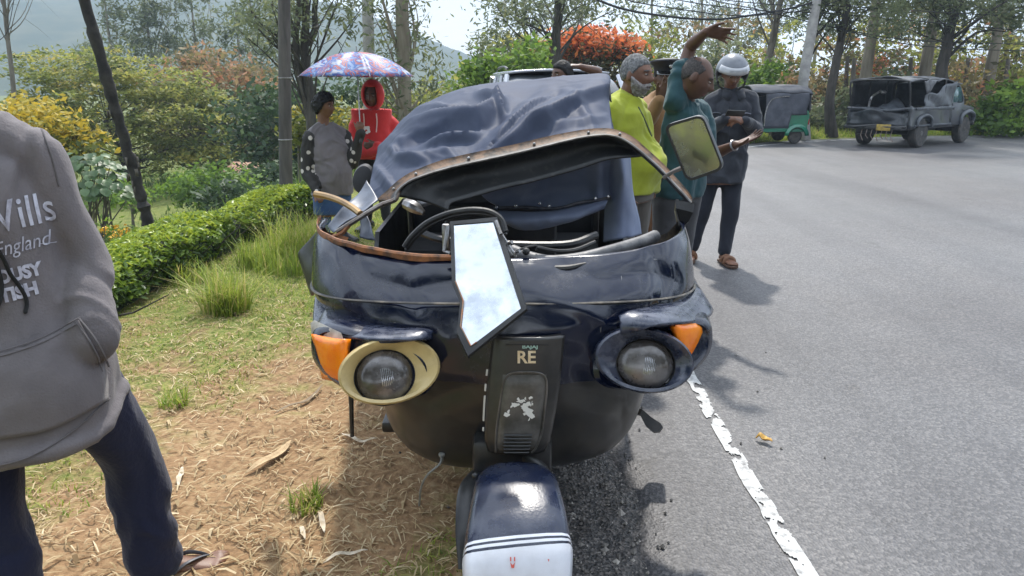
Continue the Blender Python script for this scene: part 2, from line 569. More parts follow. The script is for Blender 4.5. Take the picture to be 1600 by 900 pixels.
def asphalt_mat(name, c0, c1, c2, rough, wet=0.0, big=0.35, bump=0.5):
    m, n, l, b, o = _mat(name)
    tc = n.new("ShaderNodeTexCoord")
    v = n.new("ShaderNodeTexVoronoi"); v.inputs['Scale'].default_value = 95.0
    n1 = n.new("ShaderNodeTexNoise"); n1.inputs['Scale'].default_value = 150.0; n1.inputs['Detail'].default_value = 4
    n2 = n.new("ShaderNodeTexNoise"); n2.inputs['Scale'].default_value = big; n2.inputs['Detail'].default_value = 7; n2.inputs['Roughness'].default_value = 0.6
    for q in (v, n1, n2): l.new(tc.outputs['Object'], q.inputs['Vector'])
    sep = n.new("ShaderNodeSeparateColor"); l.new(v.outputs['Color'], sep.inputs[0])
    rp = ramp_node(n, [(0.05, c0), (0.55, c1), (0.97, c2)])
    l.new(sep.outputs[0], rp.inputs[0])
    mul = n.new("ShaderNodeMix"); mul.data_type = 'RGBA'; mul.blend_type = 'MULTIPLY'; mul.inputs[0].default_value = 1.0
    r2 = ramp_node(n, [(0.32, (0.72, 0.70, 0.70)), (0.6, (1.0, 1.0, 1.0)), (0.75, (1.12, 1.1, 1.06))])
    l.new(n2.outputs[0], r2.inputs[0]); l.new(rp.outputs[0], mul.inputs[6]); l.new(r2.outputs[0], mul.inputs[7])
    # darker wheel tracks, patches and stains drawn out along the road
    mp = n.new("ShaderNodeMapping"); mp.inputs['Scale'].default_value = (1.3, .12, 1); l.new(tc.outputs['Object'], mp.inputs[0])
    n4 = n.new("ShaderNodeTexNoise"); n4.inputs['Scale'].default_value = 1.1; n4.inputs['Detail'].default_value = 6; l.new(mp.outputs[0], n4.inputs['Vector'])
    r4 = ramp_node(n, [(0.34, (0.70, 0.70, 0.72)), (0.52, (1, 1, 1)), (0.66, (1.14, 1.12, 1.09))]); l.new(n4.outputs[0], r4.inputs[0])
    m4 = n.new("ShaderNodeMix"); m4.data_type = 'RGBA'; m4.blend_type = 'MULTIPLY'; m4.inputs[0].default_value = 1.0
    l.new(mul.outputs[2], m4.inputs[6]); l.new(r4.outputs[0], m4.inputs[7])
    n5 = n.new("ShaderNodeTexNoise"); n5.inputs['Scale'].default_value = 2.4; n5.inputs['Detail'].default_value = 8; n5.inputs['Roughness'].default_value = .7; l.new(tc.outputs['Object'], n5.inputs['Vector'])
    r5 = ramp_node(n, [(0.30, (0.62, 0.60, 0.58)), (0.40, (1, 1, 1)), (0.62, (1, 1, 1)), (0.72, (1.16, 1.12, 1.06))]); l.new(n5.outputs[0], r5.inputs[0])
    m5 = n.new("ShaderNodeMix"); m5.data_type = 'RGBA'; m5.blend_type = 'MULTIPLY'; m5.inputs[0].default_value = .8
    l.new(m4.outputs[2], m5.inputs[6]); l.new(r5.outputs[0], m5.inputs[7])
    l.new(m5.outputs[2], b.inputs['Base Color'])
    mr = n.new("ShaderNodeMapRange"); mr.inputs[1].default_value, mr.inputs[2].default_value = 0.35, 0.65
    mr.inputs[3].default_value, mr.inputs[4].default_value = rough, rough - 0.12 - wet
    l.new(n2.outputs[0], mr.inputs[0]); l.new(mr.outputs[0], b.inputs['Roughness'])
    b.inputs['Specular IOR Level'].default_value = 0.5
    bp = n.new("ShaderNodeBump"); bp.inputs['Strength'].default_value = bump; bp.inputs['Distance'].default_value = 0.004
    ad = n.new("ShaderNodeMath"); ad.operation = 'ADD'
    l.new(v.outputs['Distance'], ad.inputs[0]); l.new(n1.outputs[0], ad.inputs[1])
    l.new(ad.outputs[0], bp.inputs['Height']); l.new(bp.outputs[0], b.inputs['Normal'])
    return m
m_asphalt = asphalt_mat("worn_asphalt", (0.066, 0.066, 0.070), (0.098, 0.097, 0.102), (0.165, 0.160, 0.160), 0.58)
m_tar = asphalt_mat("dark_broken_tar", (0.018, 0.018, 0.019), (0.05, 0.047, 0.045), (0.17, 0.15, 0.135), 0.62, 0.15, 2.2, 1.2)

# the road: one sheet between its two edges; the left one is broken away and ragged
def road_sheet():
    lefts, rights = cr(EDGE, 420), cr(INNER, 420)
    T = np.gradient(lefts, axis=0); T /= np.linalg.norm(T, axis=1)[:, None]
    Nn = np.stack([-T[:, 1], T[:, 0]], 1)
    nrag = fbm(np.stack([lefts[:, 0] * 1.3, lefts[:, 1] * 1.3, 0 * lefts[:, 0]], -1), 4)
    off = 0.50 + 0.09 * nrag
    L = lefts + Nn * off[:, None]
    u = np.linspace(0, 1, 30) ** 1.5
    A = L[:, None, :] * (1 - u)[None, :, None] + rights[:, None, :] * u[None, :, None]
    Z = np.full(A.shape[:2], 0.0)
    Z[:, 0] -= 0.03
    V = np.concatenate([A, Z[..., None]], -1)
    nu, nv = V.shape[:2]
    i, j = np.meshgrid(np.arange(nu - 1), np.arange(nv - 1), indexing='ij')
    Fq = np.stack([i * nv + j, i * nv + j + 1, (i + 1) * nv + j + 1, (i + 1) * nv + j], -1).reshape(-1, 4)
    return V.reshape(-1, 3), Fq
_V, _Fq = road_sheet()
road = mesh_np("road", _V, _Fq, m_asphalt)
tag(road, kind='structure')

# broken dark tar along the edge of the road beside the rickshaw
def tar_sheet():
    ys = np.linspace(1.2, 6.2, 130); us = np.linspace(0, 1, 22)
    Y, U = np.meshgrid(ys, us, indexing='ij')
    n1 = fbm(np.stack([0 * ys, ys * 2.2, 0 * ys + 4], -1), 4); n2 = fbm(np.stack([0 * ys + 9, ys * 2.6, 0 * ys], -1), 4)
    x0 = 0.02 + 0.06 * n1; x1 = 0.49 + 0.05 * n2
    X = x0[:, None] * (1 - U) + x1[:, None] * U
    lump = fbm(np.stack([X * 26, Y * 26, 0 * X], -1), 3)
    gr = ground_z(X, Y)
    Z = np.maximum(gr, -0.03) + 0.012 * lump + 0.03 * np.sin(np.pi * U) ** 0.7 - 0.025 * smooth(0.25, 0, U) 
    ex = .955 - (0.50 + 0.09 * fbm(np.stack([0 * Y + .955 * 1.3, Y * 1.3, 0 * Y], -1), 4))
    Z = np.where(X > ex - .03, np.minimum(Z, -.022), Z)
    V = np.stack([X, Y, Z], -1)
    nu, nv = X.shape
    i, j = np.meshgrid(np.arange(nu - 1), np.arange(nv - 1), indexing='ij')
    Fq = np.stack([i * nv + j, i * nv + j + 1, (i + 1) * nv + j + 1, (i + 1) * nv + j], -1).reshape(-1, 4)
    return V.reshape(-1, 3), Fq
_V, _Fq = tar_sheet()
tag(mesh_np("road_shoulder", _V, _Fq, m_tar), kind='structure')

# worn white edge line: painted sheet broken up where the paint has come off
m_line = M("worn_white_paint", (0.50, 0.50, 0.49), 0.65, col2=(0.15, 0.148, 0.15), ns=26, lo=0.50, hi=0.72, bump=0.4, bs=120, detail=8)
def line_sheet(y0, y1, step, width, keep):
    pts = EDGE_F[(EDGE_F[:, 1] > y0 - 2) & (EDGE_F[:, 1] < y1 + 2)]
    seg = np.concatenate([[0], np.cumsum(np.linalg.norm(np.diff(pts, axis=0), axis=1))])
    s = np.arange(0, seg[-1], step)
    C = np.stack([np.interp(s, seg, pts[:, 0]), np.interp(s, seg, pts[:, 1])], 1)
    T = np.gradient(C, axis=0); T /= np.linalg.norm(T, axis=1)[:, None]
    Nn = np.stack([-T[:, 1], T[:, 0]], 1)
    us = np.linspace(-0.5, 0.5, 15) * width
    rag = 0.004 * fbm(np.stack([0 * s, s * 9, 0 * s], -1), 3)
    P = C[:, None, :] + Nn[:, None, :] * (us[None, :] * (1 + 9 * rag[:, None]) + rag[:, None])[..., None]
    V = np.concatenate([P, np.full(P.shape[:2] + (1,), 0.005)], -1)
    nu, nv = V.shape[:2]
    i, j = np.meshgrid(np.arange(nu - 1), np.arange(nv - 1), indexing='ij')
    Fq = np.stack([i * nv + j, i * nv + j + 1, (i + 1) * nv + j + 1, (i + 1) * nv + j], -1).reshape(-1, 4)
    ctr = V.reshape(-1, 3)[Fq].mean(1)
    nz = fbm(ctr * np.array((34, 22, 0)), 4) + 0.5 * fbm(ctr * np.array((7, 3.0, 0)), 2) - 0.30 * (np.abs((j.ravel() + .5) / (nv - 1) - .5) * 2) ** 6
    return V.reshape(-1, 3), Fq[nz > keep]
_V, _Fq = line_sheet(0.6, 12.0, 0.008, 0.064, -0.50)
tag(mesh_np("road_marking", _V, _Fq, m_line), kind='structure')
_V, _Fq = line_sheet(14.0, 26, 0.04, 0.11, -0.35)
tag(mesh_np("road_marking", _V, _Fq, m_line), kind='structure')

# wooded hill far off, its ridge falling to the right
m_hill = M("wooded_hillside", (0.045, 0.065, 0.030), 0.9, col2=(0.09, 0.10, 0.05), ns=0.05, bump=1.0, bs=0.2, spec=0.1)
def hill_mesh():
    YH = 600.0
    ridge = [(-700, -12), (-300, -16), (0, -14), (250, -18), (430, -8), (530, 0), (590, 30), (650, 56), (700, 78), (745, 97), (800, 112), (900, 124), (1100, 128)]
    rp = [J(px, py, YH) for px, py in ridge]
    xs = np.linspace(rp[0].x, rp[-1].x, 170)
    rz = np.interp(xs, [p.x for p in rp], [p.z for p in rp])
    ys = np.linspace(250, 800, 60)
    X, Y = np.meshgrid(xs, ys, indexing='ij')
    prof = np.where(Y < YH, smooth(250, YH, Y) ** 0.8, 1 - 0.8 * smooth(YH, 820, Y))
    Pn = np.stack([X * 0.011, Y * 0.011, 0 * X], -1)
    Z = -6 + (rz[:, None] + 6) * prof + 6.0 * fbm(Pn * 1.3, 5) * prof + 0.9 * fbm(Pn * 14, 2)
    V = np.stack([X, Y, Z], -1)
    nu, nv = X.shape
    i, j = np.meshgrid(np.arange(nu - 1), np.arange(nv - 1), indexing='ij')
    Fq = np.stack([i * nv + j, (i + 1) * nv + j, (i + 1) * nv + j + 1, i * nv + j + 1], -1).reshape(-1, 4)
    return V.reshape(-1, 3), Fq
_V, _Fq = hill_mesh()
tag(mesh_np("hill", _V, _Fq, m_hill), kind='structure')

def haze_box(dens):
    b = MB()
    b.box((0, 385, 38), (1700, 910, 92))
    m = bpy.data.materials.new("pale_haze"); m.use_nodes = True
    n, l = m.node_tree.nodes, m.node_tree.links
    n.clear()
    o = n.new("ShaderNodeOutputMaterial"); v = n.new("ShaderNodeVolumePrincipled")
    v.inputs['Color'].default_value = (0.42, 0.52, 0.64, 1)
    v.inputs['Density'].default_value = dens
    v.inputs['Anisotropy'].default_value = 0.2
    l.new(v.outputs[0], o.inputs['Volume'])
    tag(b.build("haze", m, smooth_=False), kind='stuff')
HAZE = 0.0015
if HAZE > 0:
    haze_box(HAZE)
# ------------------------------------------------------------------ the crushed auto-rickshaw
rk = root("auto_rickshaw", "crushed dark navy auto-rickshaw with a flattened tarpaulin hood, standing half on the verge", "auto rickshaw", (0, 2.6, 0))
m_tarp = M("navy_tarpaulin", (0.040, 0.050, 0.082), 0.55, spec=0.08, col2=(0.068, 0.080, 0.116), ns=5, lo=0.35, hi=0.7, rough2=0.62, bump=0.12, bs=9)
m_fend_white = M("white_fender_paint", (0.68, 0.70, 0.76), 0.35, coat=0.3, col2=(0.55, 0.56, 0.60), ns=6)
m_cream = M("cream_bezel", (0.56, 0.43, 0.19), 0.4, col2=(0.38, 0.28, 0.12), ns=12, lo=0.45, hi=0.75, coat=0.2)
m_lens = M("headlamp_glass", (0.060, 0.052, 0.047), 0.22, spec=0.7, metal=0.35, col2=(0.24, 0.23, 0.23), ns=7, lo=.42, hi=.66, coat=0.45, rough2=.4)
m_panel = M("grey_black_panel", (0.020, 0.019, 0.018), 0.33, col2=(0.055, 0.05, 0.045), ns=6, lo=0.45, hi=0.75, coat=0.15, bump=0.05, bs=60)
m_lowbody = M("dusty_lower_paint", (0.011, 0.012, 0.014), 0.30, coat=0.2, col2=(0.048, 0.043, 0.036), ns=4.5, lo=0.42, hi=0.72, rough2=0.6, bump=0.04, bs=20)

m_brow = M("dusty_navy_ledge", (0.012, 0.018, 0.040), 0.22, coat=0.5, col2=(0.09, 0.10, 0.14), ns=26, lo=0.42, hi=0.8, rough2=0.5, bump=0.06, bs=120)
# front cowl: stacked plan profiles from the windscreen rim to the floor
LV = np.array([  # z centre, z side, half width, y front, y side, x0
    (.985, 1.035, .635, 2.20, 2.62, -.035), (.955, .985, .648, 2.145, 2.61, -.034), (.915, .905, .657, 2.095, 2.60, -.032),
    (.880, .840, .658, 2.065, 2.59, -.03), (.840, .800, .640, 2.050, 2.58, -.025), (.760, .735, .585, 2.040, 2.56, -.02),
    (.670, .655, .530, 2.035, 2.54, -.01), (.570, .565, .490, 2.045, 2.52, -.005), (.470, .470, .462, 2.065, 2.52, 0),
    (.380, .380, .440, 2.09, 2.52, 0), (.315, .315, .400, 2.13, 2.52, 0), (.275, .275, .33, 2.20, 2.52, 0), (.255, .255, .22, 2.32, 2.53, 0)])
def cowl_pts(L, na=141, n=2.7, push=0.0):
    a = np.linspace(-1, 1, na)
    s, c = np.sin(a * math.pi / 2), np.cos(a * math.pi / 2)
    out = []
    for zc, zs, w, yf, ys, x0 in L:
        x = x0 + (w + push) * np.sign(s) * np.abs(s) ** (2 / n)
        y = ys - (ys - yf + push) * np.abs(c) ** (2 / n)
        k = np.abs(s) ** 2.2
        out.append(np.stack([x, y, zc * (1 - k) + zs * k], -1))
    return np.array(out)
LVf = cr(LV, 90)
CW = cowl_pts(LVf)
# dents knocked into the sheet metal
_nz = fbm(CW * np.array((5, 5, 6)) + 2, 3)
CW[..., 1] += 0.010 * _nz
dn = np.exp(-(((CW[..., 0] + .22) / .16) ** 2 + ((CW[..., 2] - .90) / .06) ** 2))
CW[..., 1] += 0.016 * dn
def sheet_crease(line, amp, w):
    L = np.array(line); best = np.full(CW.shape[:2], 9.0)
    for a_, c_ in zip(L[:-1], L[1:]):
        d_ = c_ - a_; q_ = CW[..., [0, 2]] - a_
        t_ = np.clip((q_ @ d_) / (d_ @ d_), 0, 1)
        best = np.minimum(best, np.linalg.norm(q_ - t_[..., None] * d_, axis=-1))
    CW[..., 1] += amp * np.clip(1 - best / w, 0, 1) ** 1.2 * (CW[..., 1] < 2.5)
sheet_crease([(-.50, .99), (-.44, .93), (-.30, .905), (-.16, .93)], .018, .05)
sheet_crease([(-.30, .98), (-.33, .92), (-.28, .86)], .012, .035)
sheet_crease([(.16, .97), (.26, .93), (.40, .94), (.52, .90)], .016, .05)
sheet_crease([(.44, .99), (.47, .90), (.44, .82)], .014, .04)
sheet_crease([(.10, .90), (.22, .86), (.30, .80)], -.010, .04)
sheet_crease([(-.40, .60), (-.25, .56), (-.14, .62)], .012, .06)
sheet_crease([(.20, .62), (.34, .55), (.36, .42)], .014, .06)
b = MB()
b.grid(CW)
nlow = 0
for k, f in enumerate(b.f):
    zz = np.mean([b.v[i][2] for i in f])
    if zz < 0.64: b.m[k] = 1
cowl = b.build("cowl", [m_navy, m_lowbody], rk, thick=0.012, off=-1)
# crease line pressed round the cowl
b = MB()
cl = cowl_pts(np.array([(.880, .843, .6615, 2.0615, 2.59, -.03)]), 60)[0]
b.tube(cl[2:-2], 0.0045, 6, flat=0.8)
b.build("crease_trim", M("scuffed_trim", (0.07, 0.065, 0.06), 0.4, metal=0.4, col2=(0.22, 0.19, 0.15), ns=20), rk)
# rusty lip where the windscreen rubber was torn off, left half; grey rubber on the right half
rim = cowl_pts(np.array([(.988, 1.040, .640, 2.19, 2.625, -.035)]), 121)[0]
rim[:, 2] += 0.006 * fbm(rim * 9, 2)
b = MB()
lp = rim[2:58]
rg = []
for p in lp:
    w = 0.010 + 0.006 * vnoise(np.array([p * 18]))[0]
    rg.append([p + np.array((0, -0.006, 0.010)), p + np.array((0, -0.012, 0.004)), p + np.array((0, -0.011, -w)), p + np.array((0, 0.006, -w)), p + np.array((0, 0.008, 0.008))])
b.loft(rg)
# torn corner standing up at the left end
b.add([J(505, 350, 2.60), J(512, 362, 2.585), J(545, 371, 2.50), J(540, 380, 2.49), J(505, 375, 2.60), J(510, 366, 2.62)],
      [(0, 1, 4), (1, 2, 3, 4), (0, 5, 1), (5, 2, 1)])
b.build("rusty_lip", m_rust, rk)
b = MB()
gp = [J(800, 392, 2.30), J(830, 404, 2.26), J(862, 409, 2.24), J(905, 405, 2.25), J(950, 394, 2.30), J(1000, 379, 2.40), J(1024, 369, 2.47)]
b.tube(gp, 0.0215, 10, res=40)
b.build("windscreen_rubber", M("grey_worn_rubber", (0.075, 0.075, 0.08), 0.5, col2=(0.16, 0.155, 0.155), ns=14, bump=0.25, bs=50), rk)
b = MB()
b.tube([J(808, 408, 2.20), J(850, 418, 2.185), J(885, 419, 2.18), J(915, 412, 2.2)], [.004, .009, .010, .005], 8, res=20)
b.tube([J(803, 394, 2.24), J(818, 388, 2.24), J(838, 384, 2.25), J(838, 392, 2.25)], .004, 6, res=16)
b.tube([J(838, 386, 2.25), J(870, 392, 2.26), J(900, 390, 2.28), J(930, 378, 2.33)], .006, 6, res=16)
b.sphere(J(822, 393, 2.21), .012, nu=8, nv=6)
b.build("cable_clip", m_rubber, rk)
# right-hand end of the rim, bare metal turned up to the bracket
b = MB()
b.loft([[J(1022, 372, 2.47), J(1022, 384, 2.46), J(1024, 384, 2.49), J(1024, 372, 2.50)], [J(1045, 362, 2.53), J(1047, 374, 2.53), J(1047, 374, 2.56), J(1045, 362, 2.56)],
        [J(1060, 345, 2.58), J(1064, 360, 2.58), J(1064, 360, 2.61), J(1060, 345, 2.61)]])
b.build("bare_rim", M("scraped_metal", (0.20, 0.15, 0.10), 0.4, metal=0.5, col2=(0.05, 0.05, 0.05), ns=30), rk)

# headlamp pods
def pod(side, cx, cz, yb, ang):
    """Oval pod growing out of the cowl; side -1 is the left of the picture."""
    b = MB()
    rings = []
    for y, w, h, dx, dz in ((2.50, .13, .075, .09, .05), (2.40, .17, .088, .06, .035), (2.28, .195, .094, .03, .018), (2.16, .198, .094, .01, .004), (yb + .045, .194, .092, 0, 0), (yb + .018, .186, .087, 0, 0), (yb + .01, .170, .078, 0, 0), (yb + .022, .155, .065, 0, 0)):
        th = np.linspace(0, 2 * math.pi, 48, endpoint=False)
        c, s = np.cos(th), np.sin(th)
        n = 2.6
        x = cx + side * dx + w * np.sign(c) * np.abs(c) ** (2 / n)
        z = cz + dz + h * np.sign(s) * np.abs(s) ** (2 / n) + side * -0.03 * (x - cx) / w * -1
        yy = y + 0.55 * np.clip((x - cx) * side - .05, 0, 1) + 0.02 * (z - cz) / h
        rings.append(np.stack([x, yy, z], -1))
    b.loft(rings)
    return b.build("headlamp_pod", m_navy, rk)
HL = pod(-1, -.415, .712, 1.985, 0)
HR = pod(1, .425, .722, 2.03, 0)
def brow(side, pts_top, pts_low):
    b = MB()
    A = np.stack([cr([tuple(p) for p in pts_top], 30), cr([tuple(p) for p in pts_low], 30)])
    A = np.stack([A[0], A[0] * .6 + A[1] * .4 + np.array((0, -.012, .010)), A[0] * .25 + A[1] * .75 + np.array((0, -.014, .006)), A[1]])
    b.grid(cr(A, 10))
    return b.build("headlamp_brow", m_brow, rk, thick=0.014, off=-1)
brow(-1, [J(496, 446, 2.52), J(506, 464, 2.40), J(530, 484, 2.27), J(570, 500, 2.17), J(620, 510, 2.09), J(660, 512, 2.055), J(678, 516, 2.05)],
     [J(489, 512, 2.16), J(510, 521, 2.09), J(540, 526, 2.03), J(575, 529, 1.985), J(615, 531, 1.975), J(655, 532, 1.98), J(676, 531, 2.03)])
brow(1, [J(1064, 424, 2.54), J(1076, 440, 2.46), J(1062, 462, 2.33), J(1040, 476, 2.22), J(1010, 486, 2.13), J(985, 492, 2.07), J(968, 500, 2.05)],
     [J(1110, 488, 2.30), J(1104, 498, 2.22), J(1088, 504, 2.14), J(1066, 509, 2.06), J(1030, 511, 2.02), J(998, 514, 2.01), J(970, 518, 2.04)])
def ring_pts(c, ru, rv, U, V, n=44):
    th = np.linspace(0, 2 * math.pi, n, endpoint=False)
    return np.array([np.array(c) + U * ru * math.cos(a) + V * rv * math.sin(a) for a in th])
def lamp(cx, cz, y, side, lens_dx):
    Nv = Vector((side * -.20, -.93, .10 + .2)).normalized() if side < 0 else Vector((.02, -.95, .22)).normalized()
    U = Vector((1, 0, 0)); U = (U - Nv * U.dot(Nv)).normalized()
    Vv = -Nv.cross(U)
    tilt = R(-9 if side < 0 else 9)
    U2 = U * math.cos(tilt) + Vv * math.sin(tilt); V2 = -U * math.sin(tilt) + Vv * math.cos(tilt)
    U2, V2, N_ = np.array(U2), np.array(V2), np.array(Nv)
    c = np.array((cx, y, cz))
    lc = c + U2 * lens_dx + V2 * .015
    b = MB()
    spec = [(c - N_ * .09, .120, .080), (c - N_ * .02, .146, .096), (c + N_ * .010, .1445, .0945), (c + N_ * .016, .138, .089), (c + N_ * .012, .128, .080)]
    rings = [ring_pts(p, ru, rv, U2, V2) for p, ru, rv in spec]
    rings += [ring_pts(lc - N_ * .012, .088, .077, U2, V2), ring_pts(lc - N_ * .035, .083, .073, U2, V2)]
    b.grid(rings, False, True)
    bz = b.build("headlamp_bezel", m_cream if side < 0 else m_brow, rk, thick=0.004, off=-1)
    b = MB()
    rg = []
    for r, d in ((.088, -.02), (.086, -.004), (.078, .012), (.06, .026), (.035, .035), (.008, .038)):
        rg.append(ring_pts(lc + N_ * (d - .022), r, r * .92, U2, V2))
    b.loft(rg)
    ln = b.build("lens", m_lens, bz)
    b = MB()
    for k in range(-6, 7):                   # moulded flutes of the lens
        x = k * .0052 + .022
        pts = []
        for t in np.linspace(-.042, .042, 9):
            rr = math.hypot(x, t)
            d = .039 - .052 * (rr / .088) ** 2.2
            pts.append(lc + U2 * x + V2 * t + N_ * (d - .0225))
        b.tube(pts, .0013, 5)
    b.build("lens_flute", M("lens_flute_glass", (0.5, 0.5, 0.52), 0.15, metal=0.7), bz)
    b = MB()
    b.tube(np.concatenate([ring_pts(lc - N_ * .016, .090, .080, U2, V2)] * 1 + [ring_pts(lc - N_ * .016, .090, .080, U2, V2)[:1]]), .005, 6)
    b.build("lens_seal", m_black, bz)
    return bz
lamp(-.350, .707, 1.975, -1, -.016)
lamp(.385, .722, 2.02, 1, .01)
def indicator(C, base_in):
    """C: 4 front corners (outer top, inner top, inner bottom, outer bottom) as points."""
    A = np.array([[tuple(C[0]), tuple(C[1])], [tuple(C[3]), tuple(C[2])]])
    A = cr(cr(A, 9, 0), 9, 1)
    u = np.linspace(-1, 1, 9)
    bul = (1 - u[:, None] ** 4) * (1 - u[None, :] ** 4)
    A[..., 1] -= 0.016 * bul
    b = MB(); b.grid(A)
    io = b.build("indicator_lamp", m_amber, rk, thick=0.03, off=-1 if base_in < 0 else 1)
    return io
indicator([J(486, 522, 2.085), J(537, 531, 1.985), J(549, 602, 1.975), J(503, 592, 2.065)], -1)
indicator([J(1058, 508, 2.035), J(1106, 503, 2.15), J(1092, 553, 2.15), J(1060, 572, 2.04)], -1)
b = MB()                                     # pale gasket above the lamp
b.loft([[J(485, 505, 2.13), J(491, 500, 2.13), J(495, 522, 2.115), J(487, 524, 2.115)], [J(531, 523, 2.02), J(533, 520, 2.02), J(538, 533, 2.008), J(536, 535, 2.006)]])
b.build("lamp_gasket", M("pale_gasket", (0.5, 0.46, 0.40), 0.5, col2=(0.3, 0.26, 0.2), ns=30), rk)

# centre panel with raised arch, slots and badges
def panel_pt(u, v, lift=0.0):
    hw = .104 * (1 - v) + .094 * v - .01 * (v > .9) * (v - .9) * 10
    hw += .006 * math.sin(v * math.pi)
    x = .048 - .036 * v + u * hw
    z = .800 - .36 * v
    y = 2.012 - .020 * v - .020 * (1 - abs(u) ** 3.5) - .008 * math.sin(v * math.pi) + .05 * max(0, v - .88) ** 1.2
    return np.array((x, y - lift, z))
b = MB()
A = np.array([[panel_pt(u, v) for u in np.linspace(-1, 1, 21)] for v in np.linspace(0, 1, 40)])
b.grid(A)
pan = b.build("front_panel", m_panel, rk, thick=0.032, off=-1)
arch = [(-.70, .98), (-.66, .8), (-.62, .6), (-.58, .42), (-.52, .33), (-.38, .285), (0, .275), (.40, .285), (.58, .33), (.64, .42), (.66, .6), (.68, .8), (.60, .93), (.52, .98)]
b = MB()
b.tube([panel_pt(u, v, .003) for u, v in arch], .0032, 6, res=70)
A = np.array([[panel_pt(u * (.60 + .06 * v), .30 + .66 * v, .006 * (1 - abs(u) ** 6) * (1 - abs(2 * v - 1) ** 8)) for u in np.linspace(-1, 1, 15)] for v in np.linspace(0, 1, 24)])
b.grid(A)
b.build("raised_arch", M("panel_edge", (0.05, 0.047, 0.04), 0.3, col2=(0.12, 0.11, 0.10), ns=14), pan)
for k in range(6):
    v = .80 + .032 * k
    b = MB()
    b.tube([panel_pt(u, v, .011) for u in np.linspace(-.42, .40, 9)], .0034, 6, flat=.6)
    b.build("louvre", m_black, pan)
b = MB()
b.tube([panel_pt(u, .055, .002) for u in np.linspace(-.6, .55, 7)], .0016, 5)
b.build("groove_line", m_black, pan)
# chipped pale seam down the left edge of the panel
m_bare = M("bare_seam", (0.6, 0.58, 0.52), 0.6)
for v0, v1 in ((.28, .33), (.40, .46), (.50, .72), (.78, .81)):
    b = MB(); b.tube([panel_pt(-1.03 - .02 * v, v, .0) for v in np.linspace(v0, v1, 6)], .003, 5)
    b.build("paint_chip", m_bare, pan)
m_gold = M("gold_lettering", (0.62, 0.47, 0.27), 0.4, col2=(0.74, 0.63, 0.44), ns=60)
m_mint = M("pale_green_lettering", (0.35, 0.52, 0.45), 0.4)
_bv = BVHTree.FromPolygons([Vector(p) for p in A.reshape(-1, 3)], [(i * 15 + j, i * 15 + j + 1, (i + 1) * 15 + j + 1, (i + 1) * 15 + j) for i in range(23) for j in range(14)])
A2 = np.array([[panel_pt(u, v) for u in np.linspace(-1, 1, 21)] for v in np.linspace(0, 1, 40)])
_bp = BVHTree.FromPolygons([Vector(p) for p in A2.reshape(-1, 3)], [(i * 21 + j, i * 21 + j + 1, (i + 1) * 21 + j + 1, (i + 1) * 21 + j) for i in range(39) for j in range(20)])
b = MB(); V, Fc = text_mesh("RE", .050, cuts=1, bold=.0012)
lay_text(V, Fc, panel_pt(-.0, .20), (1, 0, 0), (0, 0, 1), _bp, .002, b)
b.build("badge", m_gold, pan)
b = MB(); V, Fc = text_mesh("BAJAJ", .0165, cuts=1, bold=.0004)
lay_text(V * np.array((1.15, .8, 1)), Fc, panel_pt(.06, .082), (1, 0, 0), (0, 0, 1), _bp, .002, b)
b.build("badge", m_mint, pan)
# torn remains of a white sticker: scattered flakes
b = MB()
rs = np.random.default_rng(5)
for k in range(46):
    t = rs.random()
    if k < 18: c = np.array((-.42 + .55 * t, .635 - .10 * math.sin(t * 2.6)))
    elif k < 32: c = np.array((rs.normal(.05, .16), rs.normal(.52, .035)))
    else: c = np.array((rs.normal(.16, .10), rs.normal(.60, .04)))
    nn = rs.integers(4, 7); a = np.sort(rs.random(nn) * 6.28); rad = (.02 + .06 * rs.random()) * (1.3 if k >= 32 else 1)
    q = [panel_pt(c[0] + rad * math.cos(x) * 1.3, c[1] + rad * .32 * math.sin(x), .0092 + .0002 * k / 46) for x in a]
    b.add(q, [tuple(range(nn))])
b.build("sticker_remains", M("torn_white_sticker", (0.70, 0.68, 0.63), 0.6), pan)

# front mudguard and wheel
pathv = cr(np.array([(1.90, .448), (1.86, .462), (1.80, .468), (1.72, .458), (1.63, .430), (1.575, .385), (1.54, .325), (1.522, .25), (1.52, .17)]), 60)
seg = np.concatenate([[0], np.cumsum(np.linalg.norm(np.diff(pathv, axis=0), axis=1))])
s1 = float(np.interp(0, [0, 1], [0, 1]))
